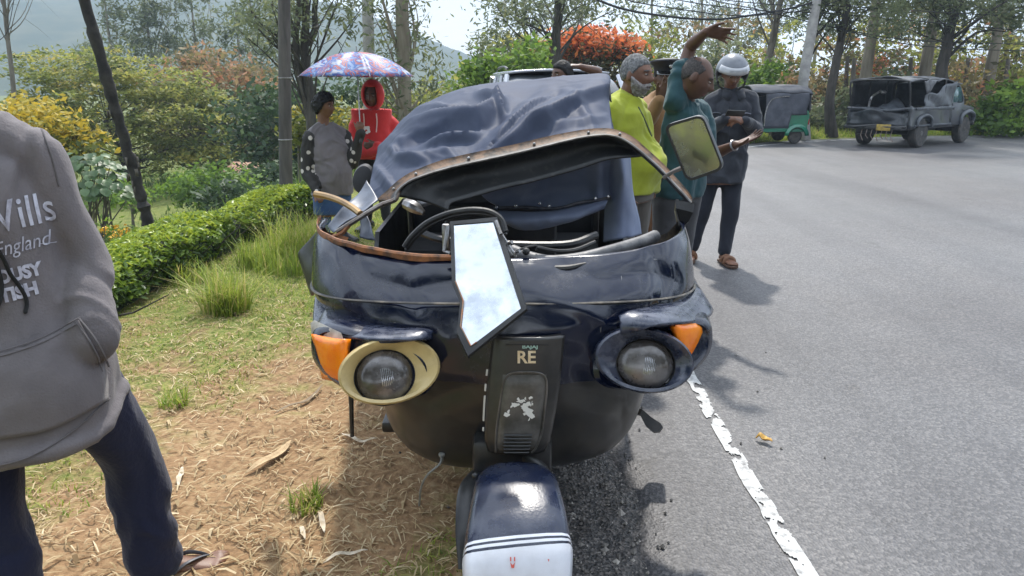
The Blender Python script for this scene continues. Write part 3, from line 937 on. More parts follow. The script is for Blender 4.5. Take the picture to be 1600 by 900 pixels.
# distance along the guard of the pixel row of the stripe
def along(py):
    best, bs_ = 1e9, 0
    for s in np.linspace(0, seg[-1], 800):
        y, z = np.interp(s, seg, pathv[:, 0]), np.interp(s, seg, pathv[:, 1])
        v = (z - H) / y; vv = (SP + v * CP) / (CP - v * SP)
        q = 450 - vv * F
        if abs(q - py) < best: best, bs_ = abs(q - py), s
    return bs_
sA = along(838)
marks = [sA, sA + .007, sA + .013, sA + .020, sA + .027]
S = np.unique(np.concatenate([np.linspace(0, sA, 30), marks, np.linspace(marks[-1], seg[-1], 24)]))
rows = []
for s in S:
    y, z = np.interp(s, seg, pathv[:, 0]), np.interp(s, seg, pathv[:, 1])
    y2, z2 = np.interp(s + .01, seg, pathv[:, 0]), np.interp(s + .01, seg, pathv[:, 1])
    y1, z1 = np.interp(s - .01, seg, pathv[:, 0]), np.interp(s - .01, seg, pathv[:, 1])
    t = np.array((y2 - y1, z2 - z1)); t /= np.linalg.norm(t)
    nrm = np.array((t[1], -t[0])); nrm = nrm if nrm[1] > 0 or abs(nrm[1]) < .2 and nrm[0] < 0 else -nrm
    f = s / seg[-1]
    hw = np.interp(f, [0, .12, .4, .62, .8, 1], [.100, .112, .128, .134, .130, .118])
    sk = np.interp(f, [0, .12, .35, 1], [.04, .10, .15, .16])
    prof = [(-hw - .012, -sk), (-hw - .008, -sk * .55), (-hw, -.034), (-hw + .006, -.016), (-hw + .022, -.003), (-hw * .55, .006), (0, .010), (hw * .55, .006), (hw - .022, -.003), (hw - .006, -.016), (hw, -.034), (hw + .008, -sk * .55), (hw + .012, -sk)]
    cx = .012 + .004 * f
    # the whole guard is knocked a little askew
    rows.append([(cx + u, y + nrm[0] * w + .10 * u * f, z + nrm[1] * w + .13 * u * f) for u, w in prof])
b = MB(); b.grid(rows)
k = 0
for i in range(len(S) - 1):
    mid = .5 * (S[i] + S[i + 1])
    mi = 0 if mid < marks[0] else (1 if mid < marks[1] else (0 if mid < marks[2] else (1 if mid < marks[3] else (0 if mid < marks[4] else 1))))
    for j in range(12):
        b.m[k] = mi; k += 1
m_guard = M("scuffed_navy_guard", (0.006, 0.011, 0.032), 0.22, coat=0.35, col2=(0.042, 0.050, 0.078), ns=11, detail=12, lo=0.42, hi=0.80, rough2=0.5, bump=0.08, bs=160)
guard = b.build("mudguard", [m_guard, m_fend_white], rk, thick=0.004, off=-1)
m_redmark = M("red_mark_paint", (0.55, 0.09, 0.06), 0.4)   # small red mark on the white nose
def gpt(px, py): 
    s = along(py); y, z = np.interp(s, seg, pathv[:, 0]), np.interp(s, seg, pathv[:, 1])
    a, dy, dz = ray(px, py)
    return Vector((a * y / dy, y - .014, z + .006))
for poly in ([(797, 876), (801, 881), (805, 876), (803, 885), (799, 885)], [(797, 868), (799, 868), (799, 875), (797, 875)], [(803, 868), (805, 868), (805, 875), (803, 875)], [(855, 871), (858, 872), (857, 876)]):
    b = MB(); b.add([gpt(*q) for q in poly], [tuple(range(len(poly)))])
    b.build("red_mark", m_redmark, guard)
b = MB()
prof = [(.10, -.045), (.135, -.052), (.175, -.052), (.196, -.038), (.203, -.015), (.203, .015), (.196, .038), (.175, .052), (.135, .052), (.10, .045)]
b.lathe(prof, (.012, 1.80, .205), (1, 0, 0), 32)
b.build("tyre", m_tyre, rk)
b = MB()
b.lathe([(.02, -.055), (.05, -.05), (.06, -.03), (.11, -.045), (.125, -.05), (.125, .05), (.11, .045), (.06, .03), (.05, .05), (.02, .055)], (.012, 1.80, .205), (1, 0, 0), 24)
b.build("wheel_rim", m_steel, rk)
b = MB()                                     # fork arm and the dark box the guard hangs from
b.tube([(.012, 2.16, .62), (.012, 2.04, .45), (.10, 1.98, .36), (.105, 1.82, .21)], .022, 10, res=24)
b.box((.0, 2.10, .40), (.24, .20, .14), .02)
b.build("fork", m_black, rk)
b = MB()
b.tube([(-.105, 2.02, .36), (-.125, 1.90, .37), (-.130, 1.80, .30), (-.135, 1.74, .22)], [.02, .03, .028, .012], 8, res=16, flat=.4)
b.sphere(J(742, 743, 1.86), .009, nu=8, nv=6)
b.build("suspension_arm", m_black, rk)

# big loose mirror hanging down the front of the cowl
mc = [J(703, 346, 2.17), J(776, 339, 2.17), J(823, 482, 1.955), J(731, 556, 1.90), J(714, 520, 1.94), J(719, 470, 2.0), J(706, 440, 2.05)]
gc = [J(709, 351, 2.160), J(770, 346, 2.160), J(814, 482, 1.945), J(736, 541, 1.902), J(720, 510, 1.935), J(724, 470, 1.985), J(712, 440, 2.035)]
mr = root  # (keeps linters quiet)
pl_o = np.mean([tuple(p) for p in mc], axis=0)
q0, q1, q2 = [np.array(p) for p in (mc[0], mc[1], mc[3])]
pn = np.cross(q1 - q0, q2 - q0); pn /= np.linalg.norm(pn); pn = pn if pn[1] < 0 else -pn
def on_plane(p, d=0.0):
    o = np.array((0, 0, H)); p = np.array(p); dr = p - o
    t = np.dot(q0 - o, pn) / np.dot(dr, pn)
    return o + dr * t + pn * d
ms = [on_plane(p, 0.0) for p in mc]; mbk = [on_plane(p, -.028) for p in mc]; cen = np.mean(ms, 0)
b = MB()
out1 = [cen + (p - cen) * 1.0 for p in ms]; bev = [cen + (p - cen) * .93 + pn * -.036 for p in ms]
mid_ = [cen + (p - cen) * 1.02 + pn * -.012 for p in ms]
inn = [on_plane(g, 0.001) for g in gc]; inn2 = [on_plane(g, -.006) for g in gc]
b.grid([inn2, inn, out1, mid_, bev], False, True)
b.f.append(tuple(range(4 * 7, 5 * 7))); b.m.append(0)
sm_ = b.build("mirror_housing", m_black, rk, sharp=30)
tag(sm_, "black mirror housing hanging loose down the cowl")
b = MB(); g = [on_plane(p, -.003) for p in gc]; gb = [on_plane(p, -.005) for p in gc]
b.loft([g, gb]); b.build("mirror_glass", m_mirror, sm_, smooth_=False)
b = MB()
b.tube([on_plane(J(p[0], p[1], 2), .004) for p in ((712, 440), (724, 470), (720, 510), (736, 541), (745, 535))], .0022, 5)
b.build("chipped_rim", M("orange_brown_chip", (0.42, 0.17, 0.07), 0.6, col2=(0.25, 0.2, 0.16), ns=40), sm_)
b = MB()
for p, q in (((700, 352), (694, 392)), ((694, 392), (705, 396)), ((778, 365), (800, 400)), ((783, 366), (806, 402)), ((775, 345), (783, 366)), ((788, 384), (800, 378)), ((794, 398), (812, 392))):
    b = MB(); b.tube([J(*p, 2.14), J(*q, 2.11)], .0055, 6); b.build("mirror_stay", m_steel, sm_)
b = MB(); b.box(J(697, 372, 2.15), (.022, .02, .085), .004)
b.build("mirror_bracket", m_steel, sm_)

# black hooped frame lying behind the mirror
b = MB()
hoop = [J(632, 386, 2.36), J(645, 368, 2.36), J(668, 348, 2.36), J(700, 334, 2.35), J(735, 328, 2.34), J(765, 331, 2.33), J(783, 343, 2.32), J(790, 362, 2.30)]
for d, r in ((0, .010), (.018, .007)):
    b.tube([p + Vector((0, d * 2, -d)) for p in hoop], r, 8, res=40)
b.build("instrument_hoop", m_rubber, rk)

# bent windscreen frame
fr_lo = [(617, 313, 2.60), (621, 300, 2.62), (632, 289, 2.64), (650, 279, 2.66), (690, 266, 2.70), (740, 254, 2.73), (800, 241, 2.76), (850, 229, 2.78), (900, 217, 2.80), (935, 212, 2.80), (958, 213, 2.79), (980, 222, 2.77), (1005, 241, 2.73), (1030, 263, 2.68), (1052, 287, 2.62), (1068, 304, 2.58), (1079, 317, 2.55)]
fr_up = [(590, 312, 2.64), (606, 298, 2.66), (624, 282, 2.68), (648, 268, 2.70), (690, 252, 2.74), (740, 240, 2.77), (800, 228, 2.80), (850, 216, 2.82), (900, 206, 2.84), (935, 202, 2.84), (962, 204, 2.83), (988, 215, 2.80), (1012, 235, 2.76), (1036, 257, 2.71), (1058, 281, 2.65), (1073, 298, 2.60), (1082, 311, 2.57)]
lo = cr([tuple(J(*p)) for p in fr_lo], 80); up = cr([tuple(J(*p)) for p in fr_up], 80)
dep = np.array((0, .035, -.012))
b = MB()
rg = []
for i in range(80):
    a_, c_ = lo[i], up[i]
    rg.append([a_ + np.array((0, -.006, -.003)), a_ + np.array((0, -.012, .004)), a_ * .7 + c_ * .3 + np.array((0, -.004, 0)), c_ * .85 + a_ * .15, c_ + np.array((0, 0, .004)), c_ + dep, a_ + dep])
b.loft(rg)
for k in range(len(b.f)):
    b.m[k] = 0
for k in range(79):
    for j in (2, 3, 4): b.m[k * 7 + j] = 1
wf = b.build("windscreen_frame", [m_rubber, m_tan], rk, sharp=30)
b = MB()                                     # bright bead along the lower edge of the channel
b.tube(lo + np.array((0, -.014, .002)), .0042, 6)
b.build("bead", M("scraped_grey_bead", (0.20, 0.19, 0.18), 0.35, metal=0.5, col2=(0.07, 0.065, 0.06), ns=22), wf)
for i in range(6, 60, 9):
    b = MB(); p = lo[i] * .45 + up[i] * .55 + np.array((0, -.006, .002)); b.sphere(p, (.006, .004, .006), nu=8, nv=6); b.build("rivet", m_steel, wf)
# black visor sheet hanging below the frame
vis_lo = [(700, 330, 2.62), (705, 318, 2.64), (735, 309, 2.68), (780, 297, 2.70), (840, 283, 2.73), (900, 266, 2.76), (945, 251, 2.77), (975, 247, 2.76), (1000, 245, 2.75), (1006, 243, 2.73)]
vis_up = [(619, 308, 2.61), (640, 286, 2.65), (690, 267, 2.705), (740, 255, 2.735), (800, 242, 2.765), (860, 227, 2.785), (915, 216, 2.805), (950, 214, 2.795), (985, 226, 2.765), (1006, 242, 2.735)]
vl = cr([tuple(J(*p)) for p in vis_lo], 50); vu = cr([tuple(J(*p)) for p in vis_up], 50)
A = np.array([vu * (1 - t) + vl * t + np.array((0, .012 + .05 * math.sin(t * 3.1), 0)) for t in np.linspace(0, 1, 10)])
A[..., 1] += .012 * fbm(A * 6, 3)
b = MB(); b.grid(A)
b.build("visor", M("dusty_black_visor", (0.010, 0.011, 0.012), 0.5, col2=(0.06, 0.055, 0.05), ns=30, lo=0.55, hi=0.8), rk, thick=.006)
# left strut from the cowl corner up to the frame, with its brown scraped top
b = MB()
st = cr([tuple(J(*p)) for p in ((527, 362, 2.56), (548, 349, 2.56), (575, 332, 2.57), (596, 320, 2.585), (617, 312, 2.60), (622, 300, 2.62))], 30)
b.tube(st, [.013] * 30, 8, flat=.7)
b.build("windscreen_pillar", M("grey_brown_pillar", (0.20, 0.18, 0.16), 0.38, metal=0.55, col2=(0.09, 0.06, 0.045), ns=18), rk)
b = MB()
b.tube([tuple(J(*p)) for p in ((518, 372, 2.55), (535, 364, 2.55), (545, 352, 2.56))], .014, 8, flat=.6)
b.build("pillar_foot", m_rust, rk)
# right bracket of rubber at the end of the frame
b = MB()
b.loft([[J(1055, 312, 2.57), J(1085, 318, 2.53), J(1083, 322, 2.60), J(1056, 318, 2.62)], [J(1056, 325, 2.55), J(1083, 332, 2.52), J(1080, 336, 2.60), J(1057, 332, 2.62)],
        [J(1060, 340, 2.56), J(1076, 346, 2.54), J(1075, 348, 2.60), J(1061, 345, 2.62)], [J(1064, 352, 2.57), J(1068, 354, 2.565), J(1068, 354, 2.6), J(1064, 354, 2.6)]])
b.build("frame_bracket", m_rubber, rk)
b = MB()
b.tube([tuple(J(*p)) for p in ((1061, 352, 2.58), (1056, 330, 2.59), (1058, 312, 2.58))], .006, 6)
b.build("frame_stay", m_steel, rk)

# small mirror on its stalk at the right end of the windscreen frame
mcx = J(1086, 231, 2.40)
cors = [(1037, 196), (1098, 178), (1132, 264), (1074, 285)]
mh = root
nM = np.array((-.55, -.80, -.20)); nM /= np.linalg.norm(nM)
def on_m(px, py, d=0.0):
    o = np.array((0, 0, H)); dr = np.array(ray(px, py))
    t = np.dot(np.array(mcx) - o, nM) / np.dot(dr, nM)
    return o + dr * t + nM * d
def rounded(poly, r, n=6):
    out = []
    P = np.array(poly, float); m = len(P)
    for i in range(m):
        a, c, d = P[i - 1], P[i], P[(i + 1) % m]
        u = (a - c) / np.linalg.norm(a - c); w = (d - c) / np.linalg.norm(d - c)
        p0, p2 = c + u * r, c + w * r
        for t in np.linspace(0, 1, n):
            out.append(p0 * (1 - t) ** 2 + 2 * c * t * (1 - t) + p2 * t * t)
    return np.array(out)
def shrink(poly, k):
    c = np.mean(poly, 0); return [c + (np.array(p) - c) * k for p in poly]
o1 = rounded(cors, 14); g1 = rounded(shrink(cors, .91), 11); b1 = rounded(shrink(cors, .86), 12)
b = MB()
b.grid([[on_m(*p, -.002) for p in g1], [on_m(*p, .003) for p in g1], [on_m(*p, .003) for p in o1], [on_m(*p, -.014) for p in o1], [on_m(*p, -.034) for p in b1]], False, True)
n_ = len(o1)
b.f.append(tuple(range(4 * n_, 5 * n_))); b.m.append(0)
mo = b.build("side_mirror", M("grey_black_shell", (0.03, 0.03, 0.033), 0.4), rk, sharp=35)
tag(mo, "rounded side mirror standing up on its stalk")
b = MB(); b.loft([[on_m(*p, -.001) for p in g1], [on_m(*p, -.004) for p in g1]]); b.build("mirror_glass", m_mirror, mo, smooth_=False)
b = MB(); b.tube([J(1038, 277, 2.66), J(1052, 268, 2.60), J(1066, 262, 2.52), J(1078, 255, 2.44)], .008, 8, res=16)
b.build("mirror_stalk", M("pale_stalk", (0.35, 0.32, 0.3), 0.35, metal=0.6), mo)

# crumpled tarpaulin hood
ctrl = np.array([
    [(602, 320, 4.3), (650, 290, 4.35), (720, 280, 4.4), (810, 280, 4.4), (900, 280, 4.35), (952, 290, 4.3)],
    [(597, 236, 4.02), (642, 186, 4.12), (721, 151, 4.18), (826, 139, 4.18), (935, 131, 4.05), (950, 150, 3.98)],
    [(590, 243, 3.70), (644, 186, 3.80), (722, 149, 3.85), (830, 134, 3.85), (940, 127, 3.74), (951, 150, 3.68)],
    [(586, 258, 3.35), (640, 212, 3.42), (720, 182, 3.46), (810, 163, 3.46), (918, 160, 3.40), (953, 178, 3.34)],
    [(581, 278, 3.10), (635, 243, 3.12), (710, 215, 3.15), (800, 198, 3.16), (900, 190, 3.14), (957, 203, 3.10)],
    [(575, 302, 2.92), (628, 272, 2.90), (700, 250, 2.90), (790, 230, 2.94), (885, 214, 2.97), (962, 222, 2.98)],
    [(573, 322, 2.84), (628, 294, 2.79), (700, 272, 2.79), (790, 252, 2.83), (890, 234, 2.88), (968, 240, 2.92)]], float)
D = cr(cr(ctrl, 110, 0), 130, 1)
aa, dyy, dzz = (D[..., 0] - 800) / F, CP + (450 - D[..., 1]) / F * SP, -SP + (450 - D[..., 1]) / F * CP
tt = D[..., 2] / dyy
P3 = np.stack([aa * tt, D[..., 2], H + dzz * tt], -1)
def ridge(px, py, line, amp, w, pw=1.3, asym=0.0):
    """A crease in the cloth along a line; sharp at its crest."""
    L = np.array(line, float); best = np.full(px.shape, 1e9); fade = np.ones(px.shape); sd = np.zeros(px.shape)
    n = len(L) - 1
    for i in range(n):
        d = L[i + 1] - L[i]
        t = np.clip(((px - L[i][0]) * d[0] + (py - L[i][1]) * d[1]) / (d @ d), 0, 1)
        qx, qy = px - L[i][0] - t * d[0], py - L[i][1] - t * d[1]
        dist = np.hypot(qx, qy)
        k = dist < best
        best = np.where(k, dist, best)
        s = (i + t) / n
        fade = np.where(k, np.sin(np.clip(s * .9 + .05, 0, 1) * math.pi) ** .5, fade)
        sd = np.where(k, np.sign(d[0] * qy - d[1] * qx), sd)
    ww = w * (1 + asym * sd)
    return amp * fade * np.clip(1 - best / ww, 0, 1) ** pw
X, Y = D[..., 0], D[..., 1]
dz_ = 0
dz_ = dz_ + ridge(X, Y, [(628, 208), (660, 197), (700, 194), (745, 192), (764, 176), (778, 160)], .050, 16, 1.2, .55)
dz_ = dz_ + ridge(X, Y, [(750, 150), (766, 156), (779, 162), (788, 184)], .035, 13, 1.2)
dz_ = dz_ + ridge(X, Y, [(610, 245), (622, 228), (650, 216), (690, 206)], .03, 14, 1.2, -.4)
dz_ = dz_ + ridge(X, Y, [(950, 140), (905, 158), (868, 178), (830, 198), (800, 222), (775, 236)], .060, 22, 1.2, .5)
dz_ = dz_ + ridge(X, Y, [(770, 205), (740, 218), (700, 224), (672, 228)], .035, 13, 1.2, .4)
dz_ = dz_ + ridge(X, Y, [(612, 255), (640, 252), (668, 246), (720, 236)], .028, 12, 1.4)
dz_ = dz_ + ridge(X, Y, [(585, 262), (600, 280), (616, 300)], .022, 12, 1.2)
dz_ = dz_ + ridge(X, Y, [(650, 172), (670, 170), (700, 176), (722, 170)], .02, 12, 1.3)
dz_ = dz_ - ridge(X, Y, [(640, 222), (700, 212), (750, 208), (780, 192)], .035, 14, 1.0)
dz_ = dz_ - ridge(X, Y, [(880, 190), (840, 215), (810, 236)], .035, 22, 1.2)
dz_ = dz_ - ridge(X, Y, [(800, 150), (850, 152), (900, 148)], .02, 20, 1.2)
dz_ = dz_ + ridge(X, Y, [(632, 205), (655, 201), (681, 196), (730, 192), (749, 190), (758, 180), (768, 169), (777, 161)], .036, 10, .9, .55)
dz_ = dz_ + ridge(X, Y, [(749, 149), (777, 160), (789, 184)], .025, 8, 1.0)
dz_ = dz_ + ridge(X, Y, [(755, 216), (724, 221), (681, 227), (662, 231)], .022, 8, 1.0, .3)
dz_ = dz_ + ridge(X, Y, [(860, 152), (834, 170), (811, 193), (787, 216), (775, 227)], .040, 13, .9, .6)
dz_ = dz_ + ridge(X, Y, [(617, 216), (598, 233), (585, 240)], .025, 9, 1.0)
dz_ = dz_ + ridge(X, Y, [(611, 238), (622, 250), (666, 254)], .022, 8, 1.0)
dz_ = dz_ + ridge(X, Y, [(680, 165), (698, 176), (719, 166)], .018, 8, 1.0)
dz_ = dz_ + ridge(X, Y, [(800, 205), (850, 190), (900, 192), (945, 185)], .018, 9, 1.0)
dz_ = dz_ + ridge(X, Y, [(880, 140), (910, 170), (930, 205)], .014, 10, 1.1)
dz_ = dz_ + ridge(X, Y, [(690, 235), (720, 255), (760, 240)], .014, 8, 1.0)
_wp = fbm(P3 * 4 + 3, 2)
dz_ = dz_ + .004 * np.clip(1 - np.abs(fbm(P3 * np.array((4, 3, 5)) + _wp[..., None] * .8 + 40, 2)) * 3.0, 0, 1) + .003 * fbm(P3 * np.array((4, 2.5, 4)), 2)
P3[..., 2] += dz_ * .9
P3[..., 1] -= dz_ * .8
b = MB(); b.grid(P3)
b.build("hood", m_tarp, rk, thick=.006, sharp=70)
# frayed dark rear corner of the hood
b = MB()
b.add([J(936, 124, 3.80), J(948, 126, 3.74), J(951, 152, 3.70), J(944, 140, 3.72), J(930, 131, 3.80), J(952, 130, 3.9), J(955, 160, 3.9)], [(0, 1, 3, 4), (1, 5, 6, 2), (1, 2, 3)])
b.build("torn_corner", m_dark, rk, thick=.006)
# side of the hood on the right, hanging down towards the road
b = MB()
sc_ = np.array([[(950, 150, 3.69), (953, 178, 3.36), (957, 205, 3.12), (963, 224, 3.0)],
                [(953, 190, 3.70), (958, 205, 3.40), (962, 225, 3.16), (970, 244, 3.03)],
                [(958, 235, 3.74), (964, 245, 3.42), (972, 260, 3.18), (982, 280, 3.05)],
                [(965, 285, 3.76), (975, 300, 3.44), (985, 318, 3.2), (998, 355, 3.05)]], float)
Dd = cr(cr(sc_, 30, 0), 30, 1)
pts = np.array([[tuple(J(*q)) for q in row] for row in Dd])
pts[..., 0] += .02 * fbm(pts * 5, 3)
b.grid(pts); b.build("side_curtain", m_tarp, rk, thick=.006)
# front sheet hanging from the frame with its seam and drooping hem
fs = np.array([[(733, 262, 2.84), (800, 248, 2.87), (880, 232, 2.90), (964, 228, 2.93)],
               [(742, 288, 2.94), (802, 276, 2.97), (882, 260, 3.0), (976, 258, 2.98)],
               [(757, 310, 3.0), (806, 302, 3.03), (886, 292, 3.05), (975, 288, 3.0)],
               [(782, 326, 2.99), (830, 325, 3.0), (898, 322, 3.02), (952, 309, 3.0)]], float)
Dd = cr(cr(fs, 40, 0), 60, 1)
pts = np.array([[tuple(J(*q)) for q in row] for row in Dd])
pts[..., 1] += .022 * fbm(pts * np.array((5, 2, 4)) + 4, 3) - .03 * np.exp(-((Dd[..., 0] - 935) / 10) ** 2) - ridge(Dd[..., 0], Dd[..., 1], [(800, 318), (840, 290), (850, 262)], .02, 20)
m_sheet = M("light_lifted_tarpaulin", (0.15, 0.18, 0.27), 0.45, spec=.3, col2=(0.20, 0.235, 0.33), ns=5, bump=.1, bs=9)  # hood tarpaulin again, with light put into its colour where it hangs in shade
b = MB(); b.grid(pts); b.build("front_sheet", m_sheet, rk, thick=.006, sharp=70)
b = MB()
sm = [tuple(J(*p)) for p in ((757, 322, 2.97), (782, 325, 2.965), (815, 324, 2.965), (845, 326, 2.96), (876, 325, 2.96), (905, 317, 2.965), (935, 313, 2.965), (955, 308, 2.96))]
b.tube(sm, .0075, 8, res=60)
b.build("hem_bar", M("hem_bar_grey", (0.10, 0.10, 0.115), 0.4, metal=0.3, col2=(0.03, 0.03, 0.04), ns=30), rk)
for px, py in ((776, 324), (806, 322), (843, 318), (858, 322), (930, 310), (950, 307)):
    b = MB(); b.sphere(J(px, py, 2.955), .008, nu=8, nv=6); b.build("snap_stud", m_chrome, rk)
fl = np.array([[(745, 326, 2.97), (790, 330, 2.96), (850, 331, 2.955), (900, 323, 2.96), (950, 312, 2.96)],
               [(750, 334, 2.93), (795, 343, 2.90), (845, 343, 2.90), (900, 336, 2.92), (948, 318, 2.94)],
               [(772, 340, 2.93), (805, 355, 2.92), (838, 358, 2.92), (890, 346, 2.93), (944, 326, 2.95)],
               [(785, 346, 2.98), (810, 358, 2.97), (838, 357, 2.97), (886, 342, 2.98), (940, 325, 2.99)]], float)
Dd = cr(cr(fl, 22, 0), 60, 1)
pts = np.array([[tuple(J(*q)) for q in row] for row in Dd])
pts[..., 1] += .01 * fbm(pts * 12, 3)
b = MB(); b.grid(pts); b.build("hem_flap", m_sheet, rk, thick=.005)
# curtain at the right of the opening
cu_ = np.array([[(948, 225, 2.97), (966, 230, 2.95), (984, 240, 2.98)], [(952, 262, 3.0), (972, 268, 2.94), (986, 274, 2.99)],
                [(948, 300, 3.02), (972, 305, 2.93), (990, 306, 2.99)], [(945, 345, 3.02), (970, 345, 2.93), (999, 342, 2.98)], [(944, 378, 3.0), (968, 374, 2.9), (1002, 366, 2.96)]], float)
Dd = cr(cr(cu_, 36, 0), 24, 1)
pts = np.array([[tuple(J(*q)) for q in row] for row in Dd])
pts[..., 1] += .02 * fbm(pts * np.array((14, 1, 5)), 3)
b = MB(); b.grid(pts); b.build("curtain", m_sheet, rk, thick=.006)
# pale cloudy plastic sheets and torn pieces on the left
m_plas = M("cloudy_plastic", (0.12, 0.14, 0.18), 0.45, col2=(0.045, 0.05, 0.07), ns=9, bump=0.4, bs=10, spec=0.6)
b = MB()
ps = np.array([[(573, 282, 2.85), (583, 296, 2.8), (592, 312, 2.75)], [(560, 300, 2.8), (572, 316, 2.75), (580, 322, 2.7)], [(535, 325, 2.72), (548, 340, 2.68), (560, 336, 2.65)], [(512, 352, 2.68), (522, 362, 2.64), (530, 358, 2.62)]], float)
pts = np.array([[tuple(J(*q)) for q in row] for row in cr(cr(ps, 24, 0), 12, 1)]); pts[..., 2] += .012 * fbm(pts * 10, 2)
b.grid(pts); b.build("torn_sheet", m_plas, rk, thick=.004)
b = MB()
ps = np.array([[(560, 338, 2.62), (572, 334, 2.6)], [(564, 352, 2.6), (580, 352, 2.56)], [(562, 372, 2.55), (586, 376, 2.52)]], float)
pts = np.array([[tuple(J(*q)) for q in row] for row in cr(cr(ps, 14, 0), 7, 1)]); pts[..., 1] += .01 * fbm(pts * 20, 2)
b.grid(pts); b.build("torn_sheet", m_plas, rk, thick=.004)
b = MB()
ps = np.array([[(652, 314, 2.75), (700, 300, 2.78)], [(660, 322, 2.72), (700, 310, 2.75)]], float)
pts = np.array([[tuple(J(*q)) for q in row] for row in cr(cr(ps, 5, 0), 12, 1)])
b.grid(pts); b.build("loose_plate", M("pale_loose_plate", (0.30, 0.31, 0.34), 0.4, col2=(0.12, 0.12, 0.13), ns=30), rk, thick=.01)
b = MB(); b.tube([J(634, 318, 2.75), J(648, 324, 2.72), J(662, 333, 2.7)], [.02, .024, .01], 8, res=10)
b.build("broken_pipe", m_steel, rk)
b = MB(); b.tube([J(492, 303, 2.72), J(512, 307, 2.70), J(532, 314, 2.66), J(550, 324, 2.62), J(563, 334, 2.58)], .0125, 8, res=24)
b.build("grab_handle", M("worn_brass", (0.36, 0.24, 0.12), 0.3, metal=0.8, col2=(0.22, 0.15, 0.09), ns=12), rk)
# bent flank behind the cowl on the left
b = MB()
A = np.array([[tuple(J(*q)) for q in row] for row in cr(cr(np.array([[(500, 358, 2.64), (488, 372, 2.72), (470, 392, 2.78)], [(500, 385, 2.63), (488, 398, 2.70), (468, 400, 2.77)], [(497, 415, 2.62), (488, 425, 2.66), (476, 425, 2.74)], [(497, 440, 2.60), (494, 452, 2.62), (488, 462, 2.66)]], float), 20, 0), 10, 1)])
b.grid(A); b.build("bent_flank", m_black, rk, thick=.012)
# black rounded headrest of the passenger seat at the left
b = MB()
A = ring_pts(J(568, 279, 3.2), .048, .062, np.array((1, 0, .25)), np.array((0, .2, 1)), 24)
b.loft([A + np.array((0, d, 0)) - (A - A.mean(0)) * k for d, k in ((-.03, .5), (-.025, .12), (0, 0), (.03, .1), (.04, .6))])
b.build("seat_headrest", m_dark, rk)
# floor, tub, seats, steering: dark inside
b = MB()
for sx in (-1, 1):
    pl = [(sx * .58 - .05, y, z) for y, z in ((3.25, .34), (3.25, .70), (3.35, .84), (4.25, .86), (4.35, .36))]
    q = [(x - sx * .02, y, z) for x, y, z in pl]
    b.loft([pl, q])
b.box((-.05, 4.34, .58), (1.14, .03, .56), .01)
b.build("tub", m_lowbody, rk, smooth_=False)
b = MB(); b.box((-.03, 3.35, .33), (.86, 1.95, .04), .01); b.box((-.02, 2.42, .30), (.60, .3, .04), .01)
b.build("floor_pan", m_black, rk)
b = MB(); b.box((-.05, 3.08, .62), (.50, .34, .14), .04); b.box((-.05, 3.26, .82), (.50, .08, .34), .035)
b.build("driver_seat", m_dark, rk)
b = MB(); b.box((-.05, 3.86, .62), (1.02, .46, .16), .05); b.box((-.05, 4.14, .86), (1.02, .12, .42), .05)
b.build("passenger_seat", m_dark, rk)
b = MB(); b.tube([(-.0, 2.28, .5), (-.02, 2.40, .80), (-.04, 2.48, .96)], .026, 10); b.tube([(-.34, 2.60, .99), (-.2, 2.52, .97), (.16, 2.50, .96), (.30, 2.58, .98)], .014, 8, res=20)
b.build("steering_column", m_black, rk)
for sx in (-1, 1):
    b = MB(); b.box((-.05 + sx * .55, 4.02, .205), (.001, .001, .001)); b = MB()
    b.lathe(prof, (-.05 + sx * .52, 4.0, .205), (1, 0, 0), 24); b.build("tyre", m_tyre, rk)
b = MB()                                     # black flap sticking out low on the right
b.loft([[J(968, 640, 2.70), J(972, 630, 2.70), J(974, 632, 2.78), J(970, 642, 2.78)], [J(1000, 648, 2.62), J(1004, 640, 2.62), J(1006, 642, 2.70), J(1001, 650, 2.70)], [J(1008, 664, 2.60), J(1018, 652, 2.62), J(1020, 654, 2.72), J(1010, 667, 2.7)],
        [J(1020, 675, 2.58), J(1032, 661, 2.60), J(1033, 663, 2.70), J(1022, 677, 2.68)], [J(1030, 674, 2.58), J(1036, 667, 2.59), J(1036, 669, 2.66), J(1031, 676, 2.65)]])
b.build("foot_step", m_rubber, rk)
b = MB(); b.tube([J(548, 606, 2.3), J(549, 640, 2.3), J(550, 682, 2.3)], [.010, .008, .007], 6)
b.build("hanging_stay", m_black, rk)
b = MB(); b.tube([J(690, 712, 2.1), J(687, 725, 2.05), J(668, 742, 2.05), J(658, 762, 2.08), J(655, 790, 2.15)], .0035, 6, res=24)
b.lathe([(.004, 0), (.010, .003), (.010, .010), (.005, .014), (.005, .03)], J(690, 708, 2.1), (0, .2, -1), 12)
b.build("cable", M("grey_cable", (0.22, 0.22, 0.2), 0.6), rk)
# ------------------------------------------------------------------ people
def skin_mat(name, col, lip):
    return M(name, col, 0.48, spec=0.45, col2=tuple(c * 0.72 for c in col), ns=14, lo=0.4, hi=0.75, bump=0.08, bs=220)
m_skin = skin_mat("brown_skin", (0.175, 0.082, 0.048), 0)
m_skin_d = skin_mat("dark_brown_skin", (0.105, 0.050, 0.031), 0)
m_eye = M("eye", (0.36, 0.32, 0.28), 0.3)
m_iris = M("iris", (0.012, 0.009, 0.008), 0.15)
m_lip = M("lip", (0.13, 0.05, 0.042), 0.5)
m_hair = M("black_hair", (0.005, 0.0045, 0.0045), 0.6, spec=.25, col2=(0.012, 0.011, 0.010), ns=60, bump=0.5, bs=220, stretch=(1, 1, .3))
m_greyhair = M("grey_hair", (0.09, 0.09, 0.09), 0.8, spec=.2, col2=(0.24, 0.24, 0.24), ns=70, bump=0.6, bs=260)
